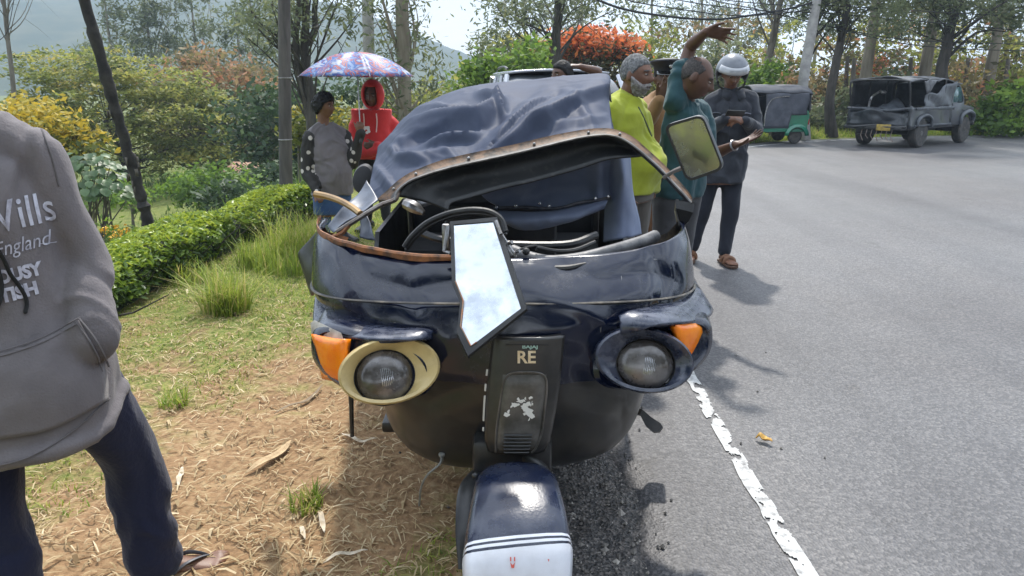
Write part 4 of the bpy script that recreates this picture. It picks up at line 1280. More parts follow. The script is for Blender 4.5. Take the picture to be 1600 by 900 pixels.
m_beard = M("white_beard", (0.36, 0.34, 0.33), 0.85, spec=.2, col2=(0.17, 0.15, 0.14), ns=60, bump=0.7, bs=260)
m_stubble = M("cropped_dark_hair", (0.022, 0.018, 0.016), 0.7, col2=(0.06, 0.05, 0.045), ns=90, bump=0.4, bs=300)
def cloth(name, col, col2=None, ns=5, rough=.85, lo=.4, hi=.7, bump=.25, bs=28):
    return M(name, col, rough, spec=.25, col2=col2 or tuple(c * .78 for c in col), ns=ns, lo=lo, hi=hi, bump=bump, bs=bs, sheen=.15)

def remesh(mb, name, mats, parent, voxel, smooth_it=2, wrinkle=0.0, wscale=9.0, extra=None, paint=None, bias=(1, 1, .6)):
    """One continuous skin over everything in mb (world coordinates)."""
    me = bpy.data.meshes.new(name)
    me.from_pydata(mb.v, [], mb.f)
    bm = bmesh.new(); bm.from_mesh(me)
    bmesh.ops.recalc_face_normals(bm, faces=bm.faces)
    bm.to_mesh(me); bm.free()
    o = bpy.data.objects.new("building", me); COL.objects.link(o)
    r = o.modifiers.new("r", 'REMESH'); r.mode = 'VOXEL'; r.voxel_size = voxel; r.adaptivity = 0.0
    if smooth_it:
        s = o.modifiers.new("s", 'SMOOTH'); s.factor = 0.5; s.iterations = smooth_it
    dg = bpy.context.evaluated_depsgraph_get()
    ev = o.evaluated_get(dg)
    m2 = bpy.data.meshes.new_from_object(ev)
    nv = len(m2.vertices)
    V = np.empty(nv * 3, np.float32); m2.vertices.foreach_get("co", V); V = V.reshape(-1, 3).astype(float)
    if wrinkle:
        N = np.empty(nv * 3, np.float32); m2.vertex_normals.foreach_get("vector", N); N = N.reshape(-1, 3)
        q = V * np.array(bias) * wscale
        warp = fbm(V * 3.0 + 11, 2)
        w = fbm(q + warp[:, None] * .9, 3)
        w2 = 1 - np.abs(fbm(q * .8 + 31 + warp[:, None] * 1.6, 2)) * 2.2      # thin creases
        V = V + N * (wrinkle * (w * .6 + np.clip(w2, -1, 1) * .55))[:, None]
    mi = inv_of(parent); V = V @ mi[:3, :3].T + mi[:3, 3]
    m2.vertices.foreach_set("co", V.astype(np.float32).ravel())
    m2.update()
    bpy.data.objects.remove(o); bpy.data.meshes.remove(me)
    m2.name = name
    m2.materials.clear()
    for q in (mats if isinstance(mats, (list, tuple)) else [mats]): m2.materials.append(q)
    npoly = len(m2.polygons)
    m2.polygons.foreach_set("use_smooth", np.ones(npoly, bool))
    if paint is not None:
        cen = np.empty(npoly * 3, np.float32); m2.polygons.foreach_get("center", cen); cen = cen.reshape(-1, 3)
        im = np.linalg.inv(mi); cw = cen @ im[:3, :3].T + im[:3, 3]
        m2.polygons.foreach_set("material_index", paint(cw).astype(np.int32))
    if extra is not None:
        bm = bmesh.new(); bm.from_mesh(m2)
        for (ev_, ef, mk) in extra:
            ev_ = np.asarray(ev_) @ mi[:3, :3].T + mi[:3, 3]
            vs = [bm.verts.new(tuple(p)) for p in ev_]
            for f in ef:
                ff = bm.faces.new([vs[i] for i in f]); ff.material_index = mk; ff.smooth = True
        bm.to_mesh(m2); bm.free()
    ob = bpy.data.objects.new(name, m2); COL.objects.link(ob); ob.parent = parent
    return ob

def basis(fwd, up=(0, 0, 1)):
    f = np.array(fwd, float); f /= np.linalg.norm(f)
    u = np.array(up, float); l = np.cross(u, f); l /= np.linalg.norm(l)
    return np.stack([l, f, np.cross(f, l)], 1)           # columns: left, forward, up
def head_shape(Dm, jaw=1.0, smooth_face=False):
    """Radius field of a head; Dm: unit directions in head axes (left, forward, up)."""
    l, f, u = Dm[..., 0], Dm[..., 1], Dm[..., 2]
    ax, ay, az = .0755, .098, .117
    r = 1 / np.sqrt((l / ax) ** 2 + (f / ay) ** 2 + (u / az) ** 2)
    P = Dm * r[..., None]
    lo = np.clip(-P[..., 2] / az, 0, 1)
    P[..., 0] *= 1 - .34 * lo ** 1.4 * jaw
    P[..., 1] = np.where(P[..., 1] < 0, P[..., 1] * (1 - .42 * lo ** 1.2), P[..., 1] * (1 - .10 * lo ** 2)) + .012 * lo
    P[..., 1] += .008 * np.clip(P[..., 2] / az, 0, 1) * -1
    x, y, z = P[..., 0], P[..., 1], P[..., 2]
    fr = smooth(.2, .75, f)
    g = lambda cx, cz, sx, sz: np.exp(-((x - cx) / sx) ** 2 - ((z - cz) / sz) ** 2) * fr
    d = 0
    d = d + .026 * g(0, -.022, .011, .017) + .014 * g(0, .0, .008, .022) + .010 * g(.011, -.028, .008, .008) + .010 * g(-.011, -.028, .008, .008)
    d = d + .0075 * g(.03, .030, .022, .010) + .0075 * g(-.03, .030, .022, .010)
    d = d - .0125 * g(.031, .008, .015, .012) - .0125 * g(-.031, .008, .015, .012)
    d = d + .006 * g(.045, -.022, .018, .018) + .006 * g(-.045, -.022, .018, .018)
    d = d + .0085 * g(0, -.056, .022, .007) + .0095 * g(0, -.070, .018, .007) - .006 * g(0, -.063, .022, .0035)
    d = d + .009 * g(0, -.098, .02, .013) - .004 * g(0, -.083, .024, .006)
    P[..., 1] += d
    return P
def head_grid(nu=64, nv=48):
    a = np.linspace(0, 2 * math.pi, nu, endpoint=False)
    p = np.linspace(-math.pi / 2 + .03, math.pi / 2 - .03, nv)
    A, Pp = np.meshgrid(a, p)
    return np.stack([np.cos(Pp) * np.sin(A), np.cos(Pp) * np.cos(A), np.sin(Pp)], -1)
def place_head(P, c, B, s=1.0):
    return P.reshape(-1, 3) * s @ B.T + np.array(c)
def grid_faces(nu, nv, cv=True):
    Fc = []
    for i in range(nu - 1):
        for j in range(nv):
            Fc.append((i * nv + j, i * nv + (j + 1) % nv, (i + 1) * nv + (j + 1) % nv, (i + 1) * nv + j))
    return Fc
def hand(mb, wrist, d, nrm, side=1, curl=(.4, .5, .55, .6), spread=.13, thumb=.6, s=1.0, thumb_curl=.3):
    """d: wrist to knuckles; nrm: out of the back of the hand; side: +1 puts the thumb on d x nrm's side."""
    d = np.array(d, float); d /= np.linalg.norm(d)
    n = np.array(nrm, float); n = n - d * np.dot(n, d); n /= np.linalg.norm(n)
    t = np.cross(d, n) * side
    w = np.array(wrist, float)
    th = np.linspace(0, 2 * math.pi, 14, endpoint=False)
    rings = []
    for k, hw, ht in ((-.012, .025, .019), (.01, .029, .018), (.035, .038, .0165), (.062, .042, .0145), (.082, .041, .012), (.090, .036, .008)):
        rings.append([w + d * k * s + t * (.003 + math.cos(a) * hw) * s + n * math.sin(a) * ht * s for a in th])
    mb.loft(rings)
    L = ((.040, .024, .019), (.045, .028, .021), (.042, .026, .020), (.033, .019, .016))
    for i, off in enumerate((.030, .010, -.011, -.031)):
        p = w + d * (.082 - .006 * (i == 3)) * s + t * off * s
        a0 = spread * (1.5 - i)
        dd = d * math.cos(a0) + t * math.sin(a0)
        pts = [p - dd * .016 * s, p]
        ang = 0
        for q, ln in enumerate(L[i]):
            ang += curl[i] * (.9, 1.0, .65)[q]
            p = p + (dd * math.cos(ang) - n * math.sin(ang)) * ln * s
            pts.append(p)
        mb.tube(pts, [.0088 * s, .0092 * s, .0086 * s, .0080 * s, .0068 * s], 8, dome=True)
    p = w + d * .020 * s + t * .026 * s
    a0 = thumb
    dd = d * math.cos(a0) + t * math.sin(a0) - n * .25
    dd /= np.linalg.norm(dd)
    q1 = p + dd * .042 * s; d2 = dd - t * .35 * thumb_curl - n * .5 * thumb_curl; d2 /= np.linalg.norm(d2)
    q2 = q1 + d2 * .032 * s; d3 = d2 - t * .3 * thumb_curl - n * .3 * thumb_curl; d3 /= np.linalg.norm(d3)
    q3 = q2 + d3 * .024 * s
    mb.tube([p - dd * .01, p, q1, q2, q3], [.012 * s, .0145 * s, .0115 * s, .0102 * s, .0085 * s], 8, dome=True)
def foot(mb, ankle, d, s=1.0, toes=True, zf=None):
    """A bare foot: heel, arch, ball and five toes; ankle is the joint, d the way it points, zf the sole's level."""
    d = np.array((d[0], d[1], 0), float); d /= np.linalg.norm(d)
    l = np.array((-d[1], d[0], 0))
    a = np.array(ankle, float)
    zf = a[2] - .075 * s if zf is None else zf
    th = np.linspace(0, 2 * math.pi, 16, endpoint=False)
    rings = []
    for k, hw, h in ((-.062, .018, .030), (-.05, .030, .048), (-.02, .034, .072), (.02, .034, .074), (.06, .035, .058), (.10, .041, .042), (.14, .046, .030), (.165, .044, .024)):
        rings.append([a * np.array((1, 1, 0)) + d * k * s + l * math.cos(x) * hw * s + np.array((0, 0, zf + (h / 2 + math.sin(x) * h / 2) * s)) for x in th])
    mb.loft(rings)
    mb.tube([a + np.array((0, 0, .05)), a, a - np.array((0, 0, .03))], [.034 * s, .037 * s, .038 * s], 12)
    if toes:
        for i, (off, ln, rr) in enumerate(((.030, .048, .0135), (.011, .046, .0098), (-.006, .040, .0092), (-.022, .032, .0088), (-.036, .024, .0085))):
            p = a * np.array((1, 1, 0)) + d * .158 * s + l * off * s * (1 if True else 1) + np.array((0, 0, zf + .013 * s))
            mb.tube([p - d * .02, p, p + d * ln * .6 * s + np.array((0, 0, .003)), p + d * ln * s - np.array((0, 0, .004))], [rr, rr, rr * 1.02, rr * .9], 8, dome=True)

class Person:
    def __init__(s, label, base, height, fwd, skin=None, group=None):
        s.H, s.base = height, np.array(base, float)
        s.root = root("person", label, "person", tuple(base), group=group)
        s.skin = skin or m_skin
        f = np.array((fwd[0], fwd[1], 0.0)); f /= np.linalg.norm(f)
        l = np.array((-f[1], f[0], 0)) * 1.0
        # facing -Y puts the left hand towards +X
        s.f = f; s.l = np.cross((0, 0, 1), f); s.u = np.array((0, 0, 1.0))
        B, Hh, u = s.base, height, s.u
        P = {}
        P['pelvis'] = B + u * .53 * Hh; P['waist'] = B + u * .61 * Hh; P['chest'] = B + u * .73 * Hh; P['neck'] = B + u * .835 * Hh
        P['head'] = B + u * .925 * Hh + f * .02
        for k, sg in (('L', 1), ('R', -1)):
            P['sho' + k] = B + u * .805 * Hh + s.l * sg * .108 * Hh
            P['elb' + k] = B + u * .625 * Hh + s.l * sg * .135 * Hh - f * .02
            P['wri' + k] = B + u * .475 * Hh + s.l * sg * .14 * Hh + f * .04
            P['hip' + k] = B + u * .51 * Hh + s.l * sg * .052 * Hh
            P['kne' + k] = B + u * .275 * Hh + s.l * sg * .055 * Hh + f * .01
            P['ank' + k] = B + u * .046 * Hh + s.l * sg * .06 * Hh - f * .02
            P['toe' + k] = f + s.l * sg * .25
        s.P = P
        s.hf = f.copy(); s.hup = np.array((0, 0, 1.0))
        s.belly, s.fat = 0.0, 1.0
        s.hands = {}
        s.heads = 1.0
    def set(s, **kw):
        old = s.P['pelvis'].copy()
        for k, v in kw.items():
            s.P[k] = np.array(tuple(v), float)
        if 'pelvis' in kw:
            for k in ('hipL', 'hipR'):
                if k not in kw: s.P[k] = s.P[k] + s.P['pelvis'] - old
        return s
    def shift_shoulders(s): pass
    def torso_rings(s, z0=.47, z1=.84, grow=0.0, n=26, flare=0.0):
        P, Hh = s.P, s.H
        spine = np.array([P['pelvis'] - (P['waist'] - P['pelvis']) * .8, P['pelvis'], P['waist'], P['chest'], P['neck'] * .5 + P['chest'] * .5, P['neck'] * .72 + P['chest'] * .28, P['neck']])
        key = np.array([.47, .53, .61, .73, .79, .815, .835])
        wid = np.array([.098, .103, .092, .104, .088, .060, .040]) * Hh * s.fat
        dep = np.array([.070, .072, .066, .072, .064, .050, .038]) * Hh * s.fat
        lh = P['hipL'] - P['hipR']; ls = P['shoL'] - P['shoR']
        lh /= np.linalg.norm(lh); ls /= np.linalg.norm(ls)
        out = []
        for z in np.linspace(z0, z1, n):
            c = np.array([np.interp(z, key, spine[:, i]) for i in range(3)])
            c = c - s.u * max(0, .47 - z) * Hh
            c = c + s.u * grow * .8 * float(smooth(.74, .80, z))
            w, dd = np.interp(z, key, wid) + grow, np.interp(z, key, dep) + grow
            k = float(smooth(.52, .78, z)); l = lh * (1 - k) + ls * k; l /= np.linalg.norm(l)
            f = np.cross(l, s.u); f /= np.linalg.norm(f)
            if np.dot(f, s.f) < 0: f = -f
            bl = s.belly * math.exp(-((z - .605) / .065) ** 2)
            w += flare * float(smooth(.60, .48, z)); dd += flare * float(smooth(.60, .48, z))
            ring = []
            for a in np.linspace(0, 2 * math.pi, 28, endpoint=False):
                ca, sa = math.cos(a), math.sin(a)
                x = w * np.sign(ca) * abs(ca) ** .8; y = dd * np.sign(sa) * abs(sa) ** .85
                ring.append(c + l * x + f * (y + (bl if sa > 0 else 0) * max(0, sa) ** .7))
            out.append(ring)
        return out
    def limb(s, mb, pts, rad, n=12, res=26, grow=0.0, flat=1.0, t0=0.0, t1=1.0):
        p, r = cr(np.array([tuple(q) for q in pts]), res), cr(np.array(rad) + grow, res)
        a, b_ = int(t0 * (res - 1)), int(round(t1 * (res - 1))) + 1
        mb.tube(p[a:b_], r[a:b_], n, dome=True, flat=flat)
    def arm(s, mb, k, grow=0.0, t1=1.0, t0=0.0):
        P, h = s.P, s.H * (s.fat * .4 + .6)
        sh, el, wr = P['sho' + k], P['elb' + k], P['wri' + k]
        inn = sh * .75 + (P['chest'] * .4 + P['neck'] * .6) * .25
        s.limb(mb, [inn, sh, sh * .5 + el * .5, el * .95 + sh * .05, el * .7 + wr * .3, el * .35 + wr * .65, wr], np.array([.030, .032, .028, .0235, .024, .0195, .0155]) * h, grow=grow, t0=t0, t1=t1)
    def leg(s, mb, k, grow=0.0, t1=1.0, rad=None, t0=0.0):
        P, h = s.P, s.H * (s.fat * .4 + .6)
        hp, kn, an = P['hip' + k], P['kne' + k], P['ank' + k]
        back = -s.f * .012
        s.limb(mb, [hp + s.u * .05, hp * .8 + kn * .2, hp * .4 + kn * .6, kn, kn * .68 + an * .32 + back, kn * .3 + an * .7, an], np.array([.052, .051, .040, .033, .034, .025, .021] if rad is None else rad) * h, n=16, res=34, grow=grow, t0=t0, t1=t1)
    def HB(s):
        return basis(s.hf, s.hup)
    def body(s, voxel=.007, jaw=1.0, feet=True, eyes=True):
        mb = MB(); P = s.P
        B = s.HB(); hs = s.H / 1.7 * s.heads
        Dm = head_grid(); Ph = head_shape(Dm, jaw)
        mb.add(place_head(Ph, P['head'], B, hs), grid_faces(48, 64))
        nb = len(mb.v) - 48 * 64
        mb.f.append(tuple(nb + j for j in range(64))); mb.m.append(0)
        mb.f.append(tuple(nb + 47 * 64 + j for j in range(64))); mb.m.append(0)
        for sg in (-1, 1):                  # ears
            c = P['head'] + B @ (np.array((sg * .078, -.006, -.004)) * hs)
            E = B @ np.array([[1, sg * .25, 0], [-sg * .25, 1, .12], [0, -.12, 1]])
            mb.sphere(c, np.array((.0085, .019, .031)) * hs, E, 10, 8)
        j = P['head'] + B @ (np.array((0, -.022, -.065)) * hs)
        mb.tube([P['neck'] - s.u * .04, P['neck'] * .6 + j * .4, j], [.062 * s.H / 1.7 * s.fat, .053 * hs * s.fat, .052 * hs * s.fat], 14, dome=True)
        mb.loft(s.torso_rings(.47, .832))
        # trapezius
        for k in 'LR':
            mb.tube([P['neck'] + s.u * .015, P['neck'] * .5 + P['sho' + k] * .5 + s.u * .012, P['sho' + k]], [.05, .045, .045], 10, dome=True)
            s.arm(mb, k); s.leg(mb, k)
            if feet: foot(mb, P['ank' + k], P['toe' + k], s.H / 1.7)
            el, wr = P['elb' + k], P['wri' + k]
            hd = s.hands.get(k, {})
            d = np.array(hd.get('d', wr - el), float)
            sg = 1 if k == 'L' else -1
            nrm = np.array(hd.get('n', s.l * sg), float)
            hand(mb, wr, d, nrm, hd.get('side', 1), hd.get('curl', (.35, .4, .45, .5)), hd.get('spread', .06), hd.get('thumb', .5), s.H / 1.7, hd.get('tc', .3))
        extra = []
        if eyes:
            for sg in (-1, 1):
                e = MB(); c = P['head'] + B @ (np.array((sg * .0305, .0835, .0075)) * hs)
                e.sphere(c, np.array((.0110, .0088, .0046)) * hs, B, 10, 8); extra.append((e.v, e.f, 1))
                e = MB(); c = P['head'] + B @ (np.array((sg * .0305, .0905, .0070)) * hs)
                e.sphere(c, np.array((.0056, .0040, .0048)) * hs, B, 8, 6); extra.append((e.v, e.f, 2))
        hc = P['head']
        def paint(cw):
            q = (cw - hc) @ B / hs
            lip = (((q[:, 0] / .024) ** 2 + ((q[:, 2] + .0635) / .011) ** 2) < 1) & (q[:, 1] > .06)
            return np.where(lip, 3, 0)
        s.bodyo = remesh(mb, "body", [s.skin, m_eye, m_iris, m_lip], s.root, voxel, 2, extra=extra, paint=paint)
        return s
    def shell(s, name, mat, test, thick, noise_=.003, seed=0.0, voxel=None):
        """Hair, beard or brows: a shell over the head that dips under the skin where test <= 0."""
        B = s.HB(); hs = s.H / 1.7 * s.heads
        Dm = head_grid(96, 72); Ph = head_shape(Dm)
        k = test(Ph)
        nz = fbm(Ph * 60 + seed, 3)
        off = np.where(k > 0, thick * np.clip(k, 0, 1) ** .5 * (1 + .0) + noise_ * nz, -.006)
        Q = Ph * (1 + (off / np.linalg.norm(Ph, axis=-1)))[..., None]
        b = MB(); V = place_head(Q, s.P['head'], B, hs)
        Fc = grid_faces(72, 96); kk = k.reshape(-1)
        Fc = [f for f in Fc if max(kk[list(f)]) > -.3]
        b.add(V, Fc)
        if k.reshape(72, 96)[-1].max() > 0:
            b.f.append(tuple(71 * 96 + j for j in range(96))); b.m.append(0)
        o = b.build(name, mat, s.root, thick=.0001)
        o.modifiers.clear()
        # drop loose points
        bm = bmesh.new(); bm.from_mesh(o.data)
        bmesh.ops.delete(bm, geom=[v for v in bm.verts if not v.link_faces], context='VERTS')
        bm.to_mesh(o.data); bm.free()
        o.data.polygons.foreach_set("use_smooth", [True] * len(o.data.polygons))
        return o
    def brows(s, mat=None):
        def t(P):
            x, z, y = np.abs(P[..., 0]), P[..., 2], P[..., 1]
            return np.where(y > .05, 1 - ((x - .031) / .019) ** 2 - ((z - .0285 + .12 * (x - .03)) / .0052) ** 2, -1)
        s.shell("eyebrows", mat or m_hair, t, .0035, .001)
    def hair(s, mat, front=.065, side=.0, back=-.05, thick=.010, noise_=.003, bald=None):
        def t(P):
            x, y, z = P[..., 0], P[..., 1], P[..., 2]
            az = np.arctan2(np.abs(x), y)          # 0 front .. pi back
            line = np.interp(az, [0, .55, .95, 1.35, 1.75, 2.3, 3.15], [front, front - .004, front - .02, side + .005, side - .012, back + .01, back])
            k = (z - line) / .012
            if bald is not None:
                k = np.minimum(k, bald(P))
            return k
        return s.shell("hair", mat, t, thick, noise_)
    def beard(s, mat, thick=.012):
        def t(P):
            x, y, z = np.abs(P[..., 0]), P[..., 1], P[..., 2]
            az = np.arctan2(x, y)
            top = np.interp(az, [0, .28, .55, 1.0, 1.45, 1.6], [-.043, -.046, -.05, -.028, .0, -.2])
            k = (top - z) / .012
            k = np.where(az > 1.6, -1, k)
            mouth = 1 - (x / .021) ** 2 - ((z + .063) / .009) ** 2
            return np.where(mouth > 0, -1, k)
        return s.shell("beard", mat, t, thick, .004, 7)
    def shirt(s, name, mats, z0=.50, grow=.012, sleeve=.5, sg=.012, wrinkle=.005, voxel=.011, flare=.008, paint=None, mb=None, ws=9.0, collar=None, z1=.842, smooth_it=3):
        b = mb or MB()
        b.loft(s.torso_rings(z0, z1 - .006, grow, 30, flare))
        for k in 'LR':
            P = s.P
            b.tube([P['neck'] + s.u * .008, P['neck'] * .5 + P['sho' + k] * .5 + s.u * .013, P['sho' + k]], [.052 + grow * .8, .050 + grow * .9, .050 + grow * 1.2], 10, dome=True)
            t = sleeve[k] if isinstance(sleeve, dict) else sleeve
            s.arm(b, k, sg, t1=t)
        return remesh(b, name, mats, s.root, voxel, smooth_it, wrinkle, ws, paint=paint)
    def trousers(s, name, mat, grow=.012, t1=.93, wrinkle=.006, voxel=.012, rad=None, z1=.56, mb=None):
        b = mb or MB()
        b.loft(s.torso_rings(.475, z1, grow * .7, 10))
        for k in 'LR': s.leg(b, k, grow, t1=t1, rad=rad)
        return remesh(b, name, mat, s.root, voxel, 3, wrinkle, 8.0)
def sandal(p, k, mat_sole, mat_strap, name="flip_flop", style='thong'):
    a, d = p.P['ank' + k], p.P['toe' + k]
    d = np.array((d[0], d[1], 0)); d /= np.linalg.norm(d); l = np.array((-d[1], d[0], 0)); s = p.H / 1.7
    zf = a[2] - .075 * s
    o = np.array((a[0], a[1], 0))
    out = [(-.075, .0), (-.068, .030), (-.03, .036), (.03, .034), (.10, .044), (.16, .050), (.20, .044), (.222, .02), (.225, 0), (.220, -.02), (.195, -.044), (.15, -.049), (.09, -.043), (.03, -.035), (-.03, -.036), (-.068, -.03)]
    out = cr(np.array(out + out[:1]), 48)[:-1]
    b = MB()
    b.loft([[o + d * x * s + l * y * s * kx + np.array((0, 0, z)) for x, y in out] for z, kx in ((zf - .017, .97), (zf - .012, 1.0), (zf - .003, 1.0), (zf + .001, .97))])
    so = b.build(name, mat_sole, p.root)
    b = MB()
    if style == 'thong':
        post = o + d * .150 * s + l * .018 * s * (1 if k == 'R' else -1) * -1 + np.array((0, 0, zf))
        for sg in (-1, 1):
            b.tube([post, post + np.array((0, 0, .028)), o + d * .09 * s + l * sg * .030 * s + np.array((0, 0, zf + .047)), o + d * .045 * s + l * sg * .038 * s + np.array((0, 0, zf + .02)), o + d * .03 * s + l * sg * .038 * s + np.array((0, 0, zf - .003))], [.004, .006, .009, .007, .005], 8, res=20, flat=.5)
    else:
        for x, w in ((.115, .05), (.05, .046)):
            b.tube([o + d * x * s + l * -w * s + np.array((0, 0, zf)), o + d * x * s + l * -w * .8 * s + np.array((0, 0, zf + .035)), o + d * x * s + np.array((0, 0, zf + .056)), o + d * x * s + l * w * .8 * s + np.array((0, 0, zf + .035)), o + d * x * s + l * w * s + np.array((0, 0, zf))], .015, 8, res=18, flat=.35)
    b.build("strap", mat_strap, so)
    return so
def shoe(p, k, mat):
    a, d = p.P['ank' + k], p.P['toe' + k]
    b = MB(); q = np.array(a); 
    s = p.H / 1.7 * 1.06
    d = np.array((d[0], d[1], 0)); d /= np.linalg.norm(d); l = np.array((-d[1], d[0], 0)); zf = a[2] - .082 * s
    th = np.linspace(0, 2 * math.pi, 16, endpoint=False)
    rings = []
    for kx, hw, h in ((-.075, .02, .05), (-.06, .036, .085), (-.02, .040, .10), (.03, .040, .095), (.08, .043, .072), (.13, .05, .055), (.18, .047, .046), (.215, .03, .036)):
        rings.append([q * np.array((1, 1, 0)) + d * kx * s + l * math.cos(x) * hw * s + np.array((0, 0, zf + (h / 2 + math.sin(x) * h / 2) * s)) for x in th])
    b.loft(rings)
    return b.build("shoe", mat, p.root)

# ---- man in the grey hoodie, close on the left, cut by the edge of the picture
m_hoodie = cloth("washed_grey_fleece", (0.165, 0.148, 0.152), (0.100, 0.091, 0.095), ns=3.2, bump=.22, bs=170)
m_track = cloth("navy_trousers", (0.010, 0.013, 0.036), (0.018, 0.022, 0.052), ns=3, bump=.3, bs=90)
p = Person("man in a washed grey hoodie and navy trousers standing close by the hedge", (-1.33, 1.80, 0.0), 1.66, (.36, -.93), m_skin)
p.fat = 1.08
p.set(pelvis=(-1.315, 1.80, .86), waist=(-1.330, 1.80, .99), chest=(-1.360, 1.79, 1.19), neck=(-1.380, 1.79, 1.395), head=(-1.385, 1.76, 1.545),
      shoL=(-1.210, 1.865, 1.335), shoR=(-1.545, 1.72, 1.335), elbL=(-1.130, 1.90, 1.06), wriL=(-1.070, 1.78, .87),
      elbR=(-1.645, 1.66, 1.06), wriR=(-1.515, 1.58, .90), hipL=(-1.220, 1.835, .83), hipR=(-1.395, 1.77, .83),
      kneL=(-1.130, 1.965, .45), ankL=(-1.105, 1.985, .085), kneR=(-1.360, 1.69, .44), ankR=(-1.320, 1.66, .085), toeL=(1.0, .42, 0), toeR=(.55, -.8, 0))
p.hands = {'L': dict(d=(-.5, -.4, -.5), curl=(.3, .3, .3, .3), n=(.3, -1, 0)), 'R': dict(d=(.5, -.2, -.5), curl=(.3, .3, .3, .3))}
p.hf = np.array((.5, -.86, -.05)); p.body(.0062); p.brows(); p.hair(m_hair)
p.trousers("trousers", m_track, .018, .955, .014, .010, rad=[.055, .056, .046, .039, .040, .037, .036])
b = MB()
# hoodie: body with its rolled hem, sleeves pushed into the front pocket, hood lying on the shoulders
_rg = np.array(p.torso_rings(.415, .835, .022, 40, .042))
_fw = np.array(p.f); _ax = _rg.mean(1, keepdims=True); _fd = np.clip(((_rg - _ax) @ _fw) / .13, 0, 1)
_low = np.linspace(1, 0, 40)[:, None] ** 2.2
_rg = _rg + (_fd * _low)[..., None] * (_fw * .055 + np.array((0, 0, -.05)))      # the front sags forward and down
b.loft(_rg)
hemr = _rg[1] + (_rg[1] - _rg[1].mean(0)) * .01
b.tube(np.concatenate([hemr, hemr[:2]]), .018, 8)
for k in 'LR':
    b.tube([p.P['neck'], p.P['neck'] * .5 + p.P['sho' + k] * .5 + p.u * .016, p.P['sho' + k]], [.07, .064, .070], 12, dome=True)
    p.limb(b, [p.P['sho' + k] * .8 + p.P['chest'] * .2, p.P['sho' + k], p.P['sho' + k] * .5 + p.P['elb' + k] * .5, p.P['elb' + k], p.P['elb' + k] * .5 + p.P['wri' + k] * .5, p.P['wri' + k]], [.066, .070, .065, .062, .062, .056])
    for j in range(4):                      # cuff folds bunched above the pocket
        c = p.P['elb' + k] * (.62 - .13 * j) + p.P['wri' + k] * (.38 + .13 * j)
        b.tube(ring_pts(c, .058, .052, np.array((.8, .5, .25)), np.array((-.1, -.35, .9)), 16).tolist() + ring_pts(c, .058, .052, np.array((.8, .5, .25)), np.array((-.1, -.35, .9)), 16)[:2].tolist(), .012, 8)
hoodie = remesh(b, "hoodie", m_hoodie, p.root, .0085, 3, .012, 5.5)
bv = bvh_of(hoodie)
fr_ = np.array(p.f); lf_ = np.array(p.l)
right = Vector(tuple(np.cross((0, 0, 1), -fr_) * -1)).normalized()      # letters run towards the picture's right
right = Vector((.93, .36, .0)).normalized()
def chest_pt(px, py, y=1.66): return J(px, py, y)
m_print = M("pale_grey_print", (0.50, 0.50, 0.57), 0.8, col2=(0.30, 0.29, 0.34), ns=40)
m_seam = M("hoodie_seam", (0.11, 0.10, 0.102), 0.85)
def print_line(name, body, size, px, py, shear=0.0, bold=0.0, tilt=.09, sx=1.0, align='LEFT'):
    b = MB(); V, Fc = text_mesh(body, size, shear, align, cuts=1, bold=bold)
    V = V * np.array((sx, 1, 1))
    rr = (right + Vector((0, 0, tilt))).normalized()
    uu = (Vector((0, 0, 1)) - rr * rr.z).normalized()
    lay_text(V, Fc, chest_pt(px, py), rr, uu, bv, .004, b)
    return b.build(name, m_print, hoodie, smooth_=False)
print_line("lettering", "Wills", .103, -34, 371, bold=.0005, sx=.66)
print_line("lettering", "England", .050, -14, 407, shear=.35, sx=.66)
print_line("lettering", "OUSY", .042, -8, 449, bold=.0022, sx=.76)
print_line("lettering", "TISH", .042, -2, 477, bold=.0022, sx=.84)
def lay_strip(name, pix, r, mat, parent, flat=.6, y=1.62, lift=.0):
    pts = []
    for px, py in cr(np.array(pix, float), 40):
        o = Vector((0, 0, H)); d = (J(px, py, 1.0) - o).normalized()
        h = bv.ray_cast(o, d, 60)
        if h[0] is not None: pts.append(h[0] - d * lift)
    if len(pts) < 3:
        print('no surface under', name, pix); return None
    b = MB(); b.tube(pts, r, 8, flat=flat, dome=True)
    return b.build(name, mat, parent)
lay_strip("lettering", [(62, 381), (75, 380), (88, 378)], .0016, m_print, hoodie)
m_cord = M("black_cord", (0.008, 0.008, 0.009), 0.8)
lay_strip("drawcord", [(-2, 392), (8, 410), (16, 428), (28, 444), (38, 460), (42, 474), (40, 487)], .0055, m_cord, hoodie, lift=.006)
lay_strip("drawcord", [(-6, 410), (2, 440), (2, 462), (-4, 480)], .0055, m_cord, hoodie, lift=.006)
# kangaroo pocket: a sheet on the belly with stitched edges
def lay_patch(name, poly_rows, mat, parent, lift=.008, thick=.006):
    Dp = cr(cr(np.array(poly_rows, float), 24, 0), 24, 1); A = np.zeros(Dp.shape[:2] + (3,)); last = None
    for i in range(24):
        for j in range(24):
            o = Vector((0, 0, H)); d = (J(Dp[i, j, 0], Dp[i, j, 1], 1.0) - o).normalized()
            h = bv.ray_cast(o, d, 60)
            q = (h[0] - d * lift) if h[0] is not None else last
            q = q if q is not None else o + d * 1.9
            last = q; A[i, j] = tuple(q)
    b = MB(); b.grid(A); return b.build(name, mat, parent, thick=thick)
lay_patch("pocket", [[(-160, 580), (-40, 562), (60, 532), (122, 500)], [(-160, 620), (-40, 600), (70, 575), (148, 545)], [(-160, 660), (-40, 640), (75, 620), (166, 585)], [(-160, 700), (-40, 690), (75, 672), (168, 625)]], m_hoodie, hoodie)
lay_strip("pocket_seam", [(-40, 559), (20, 543), (70, 525), (124, 496)], .0026, m_seam, hoodie, lift=.012)
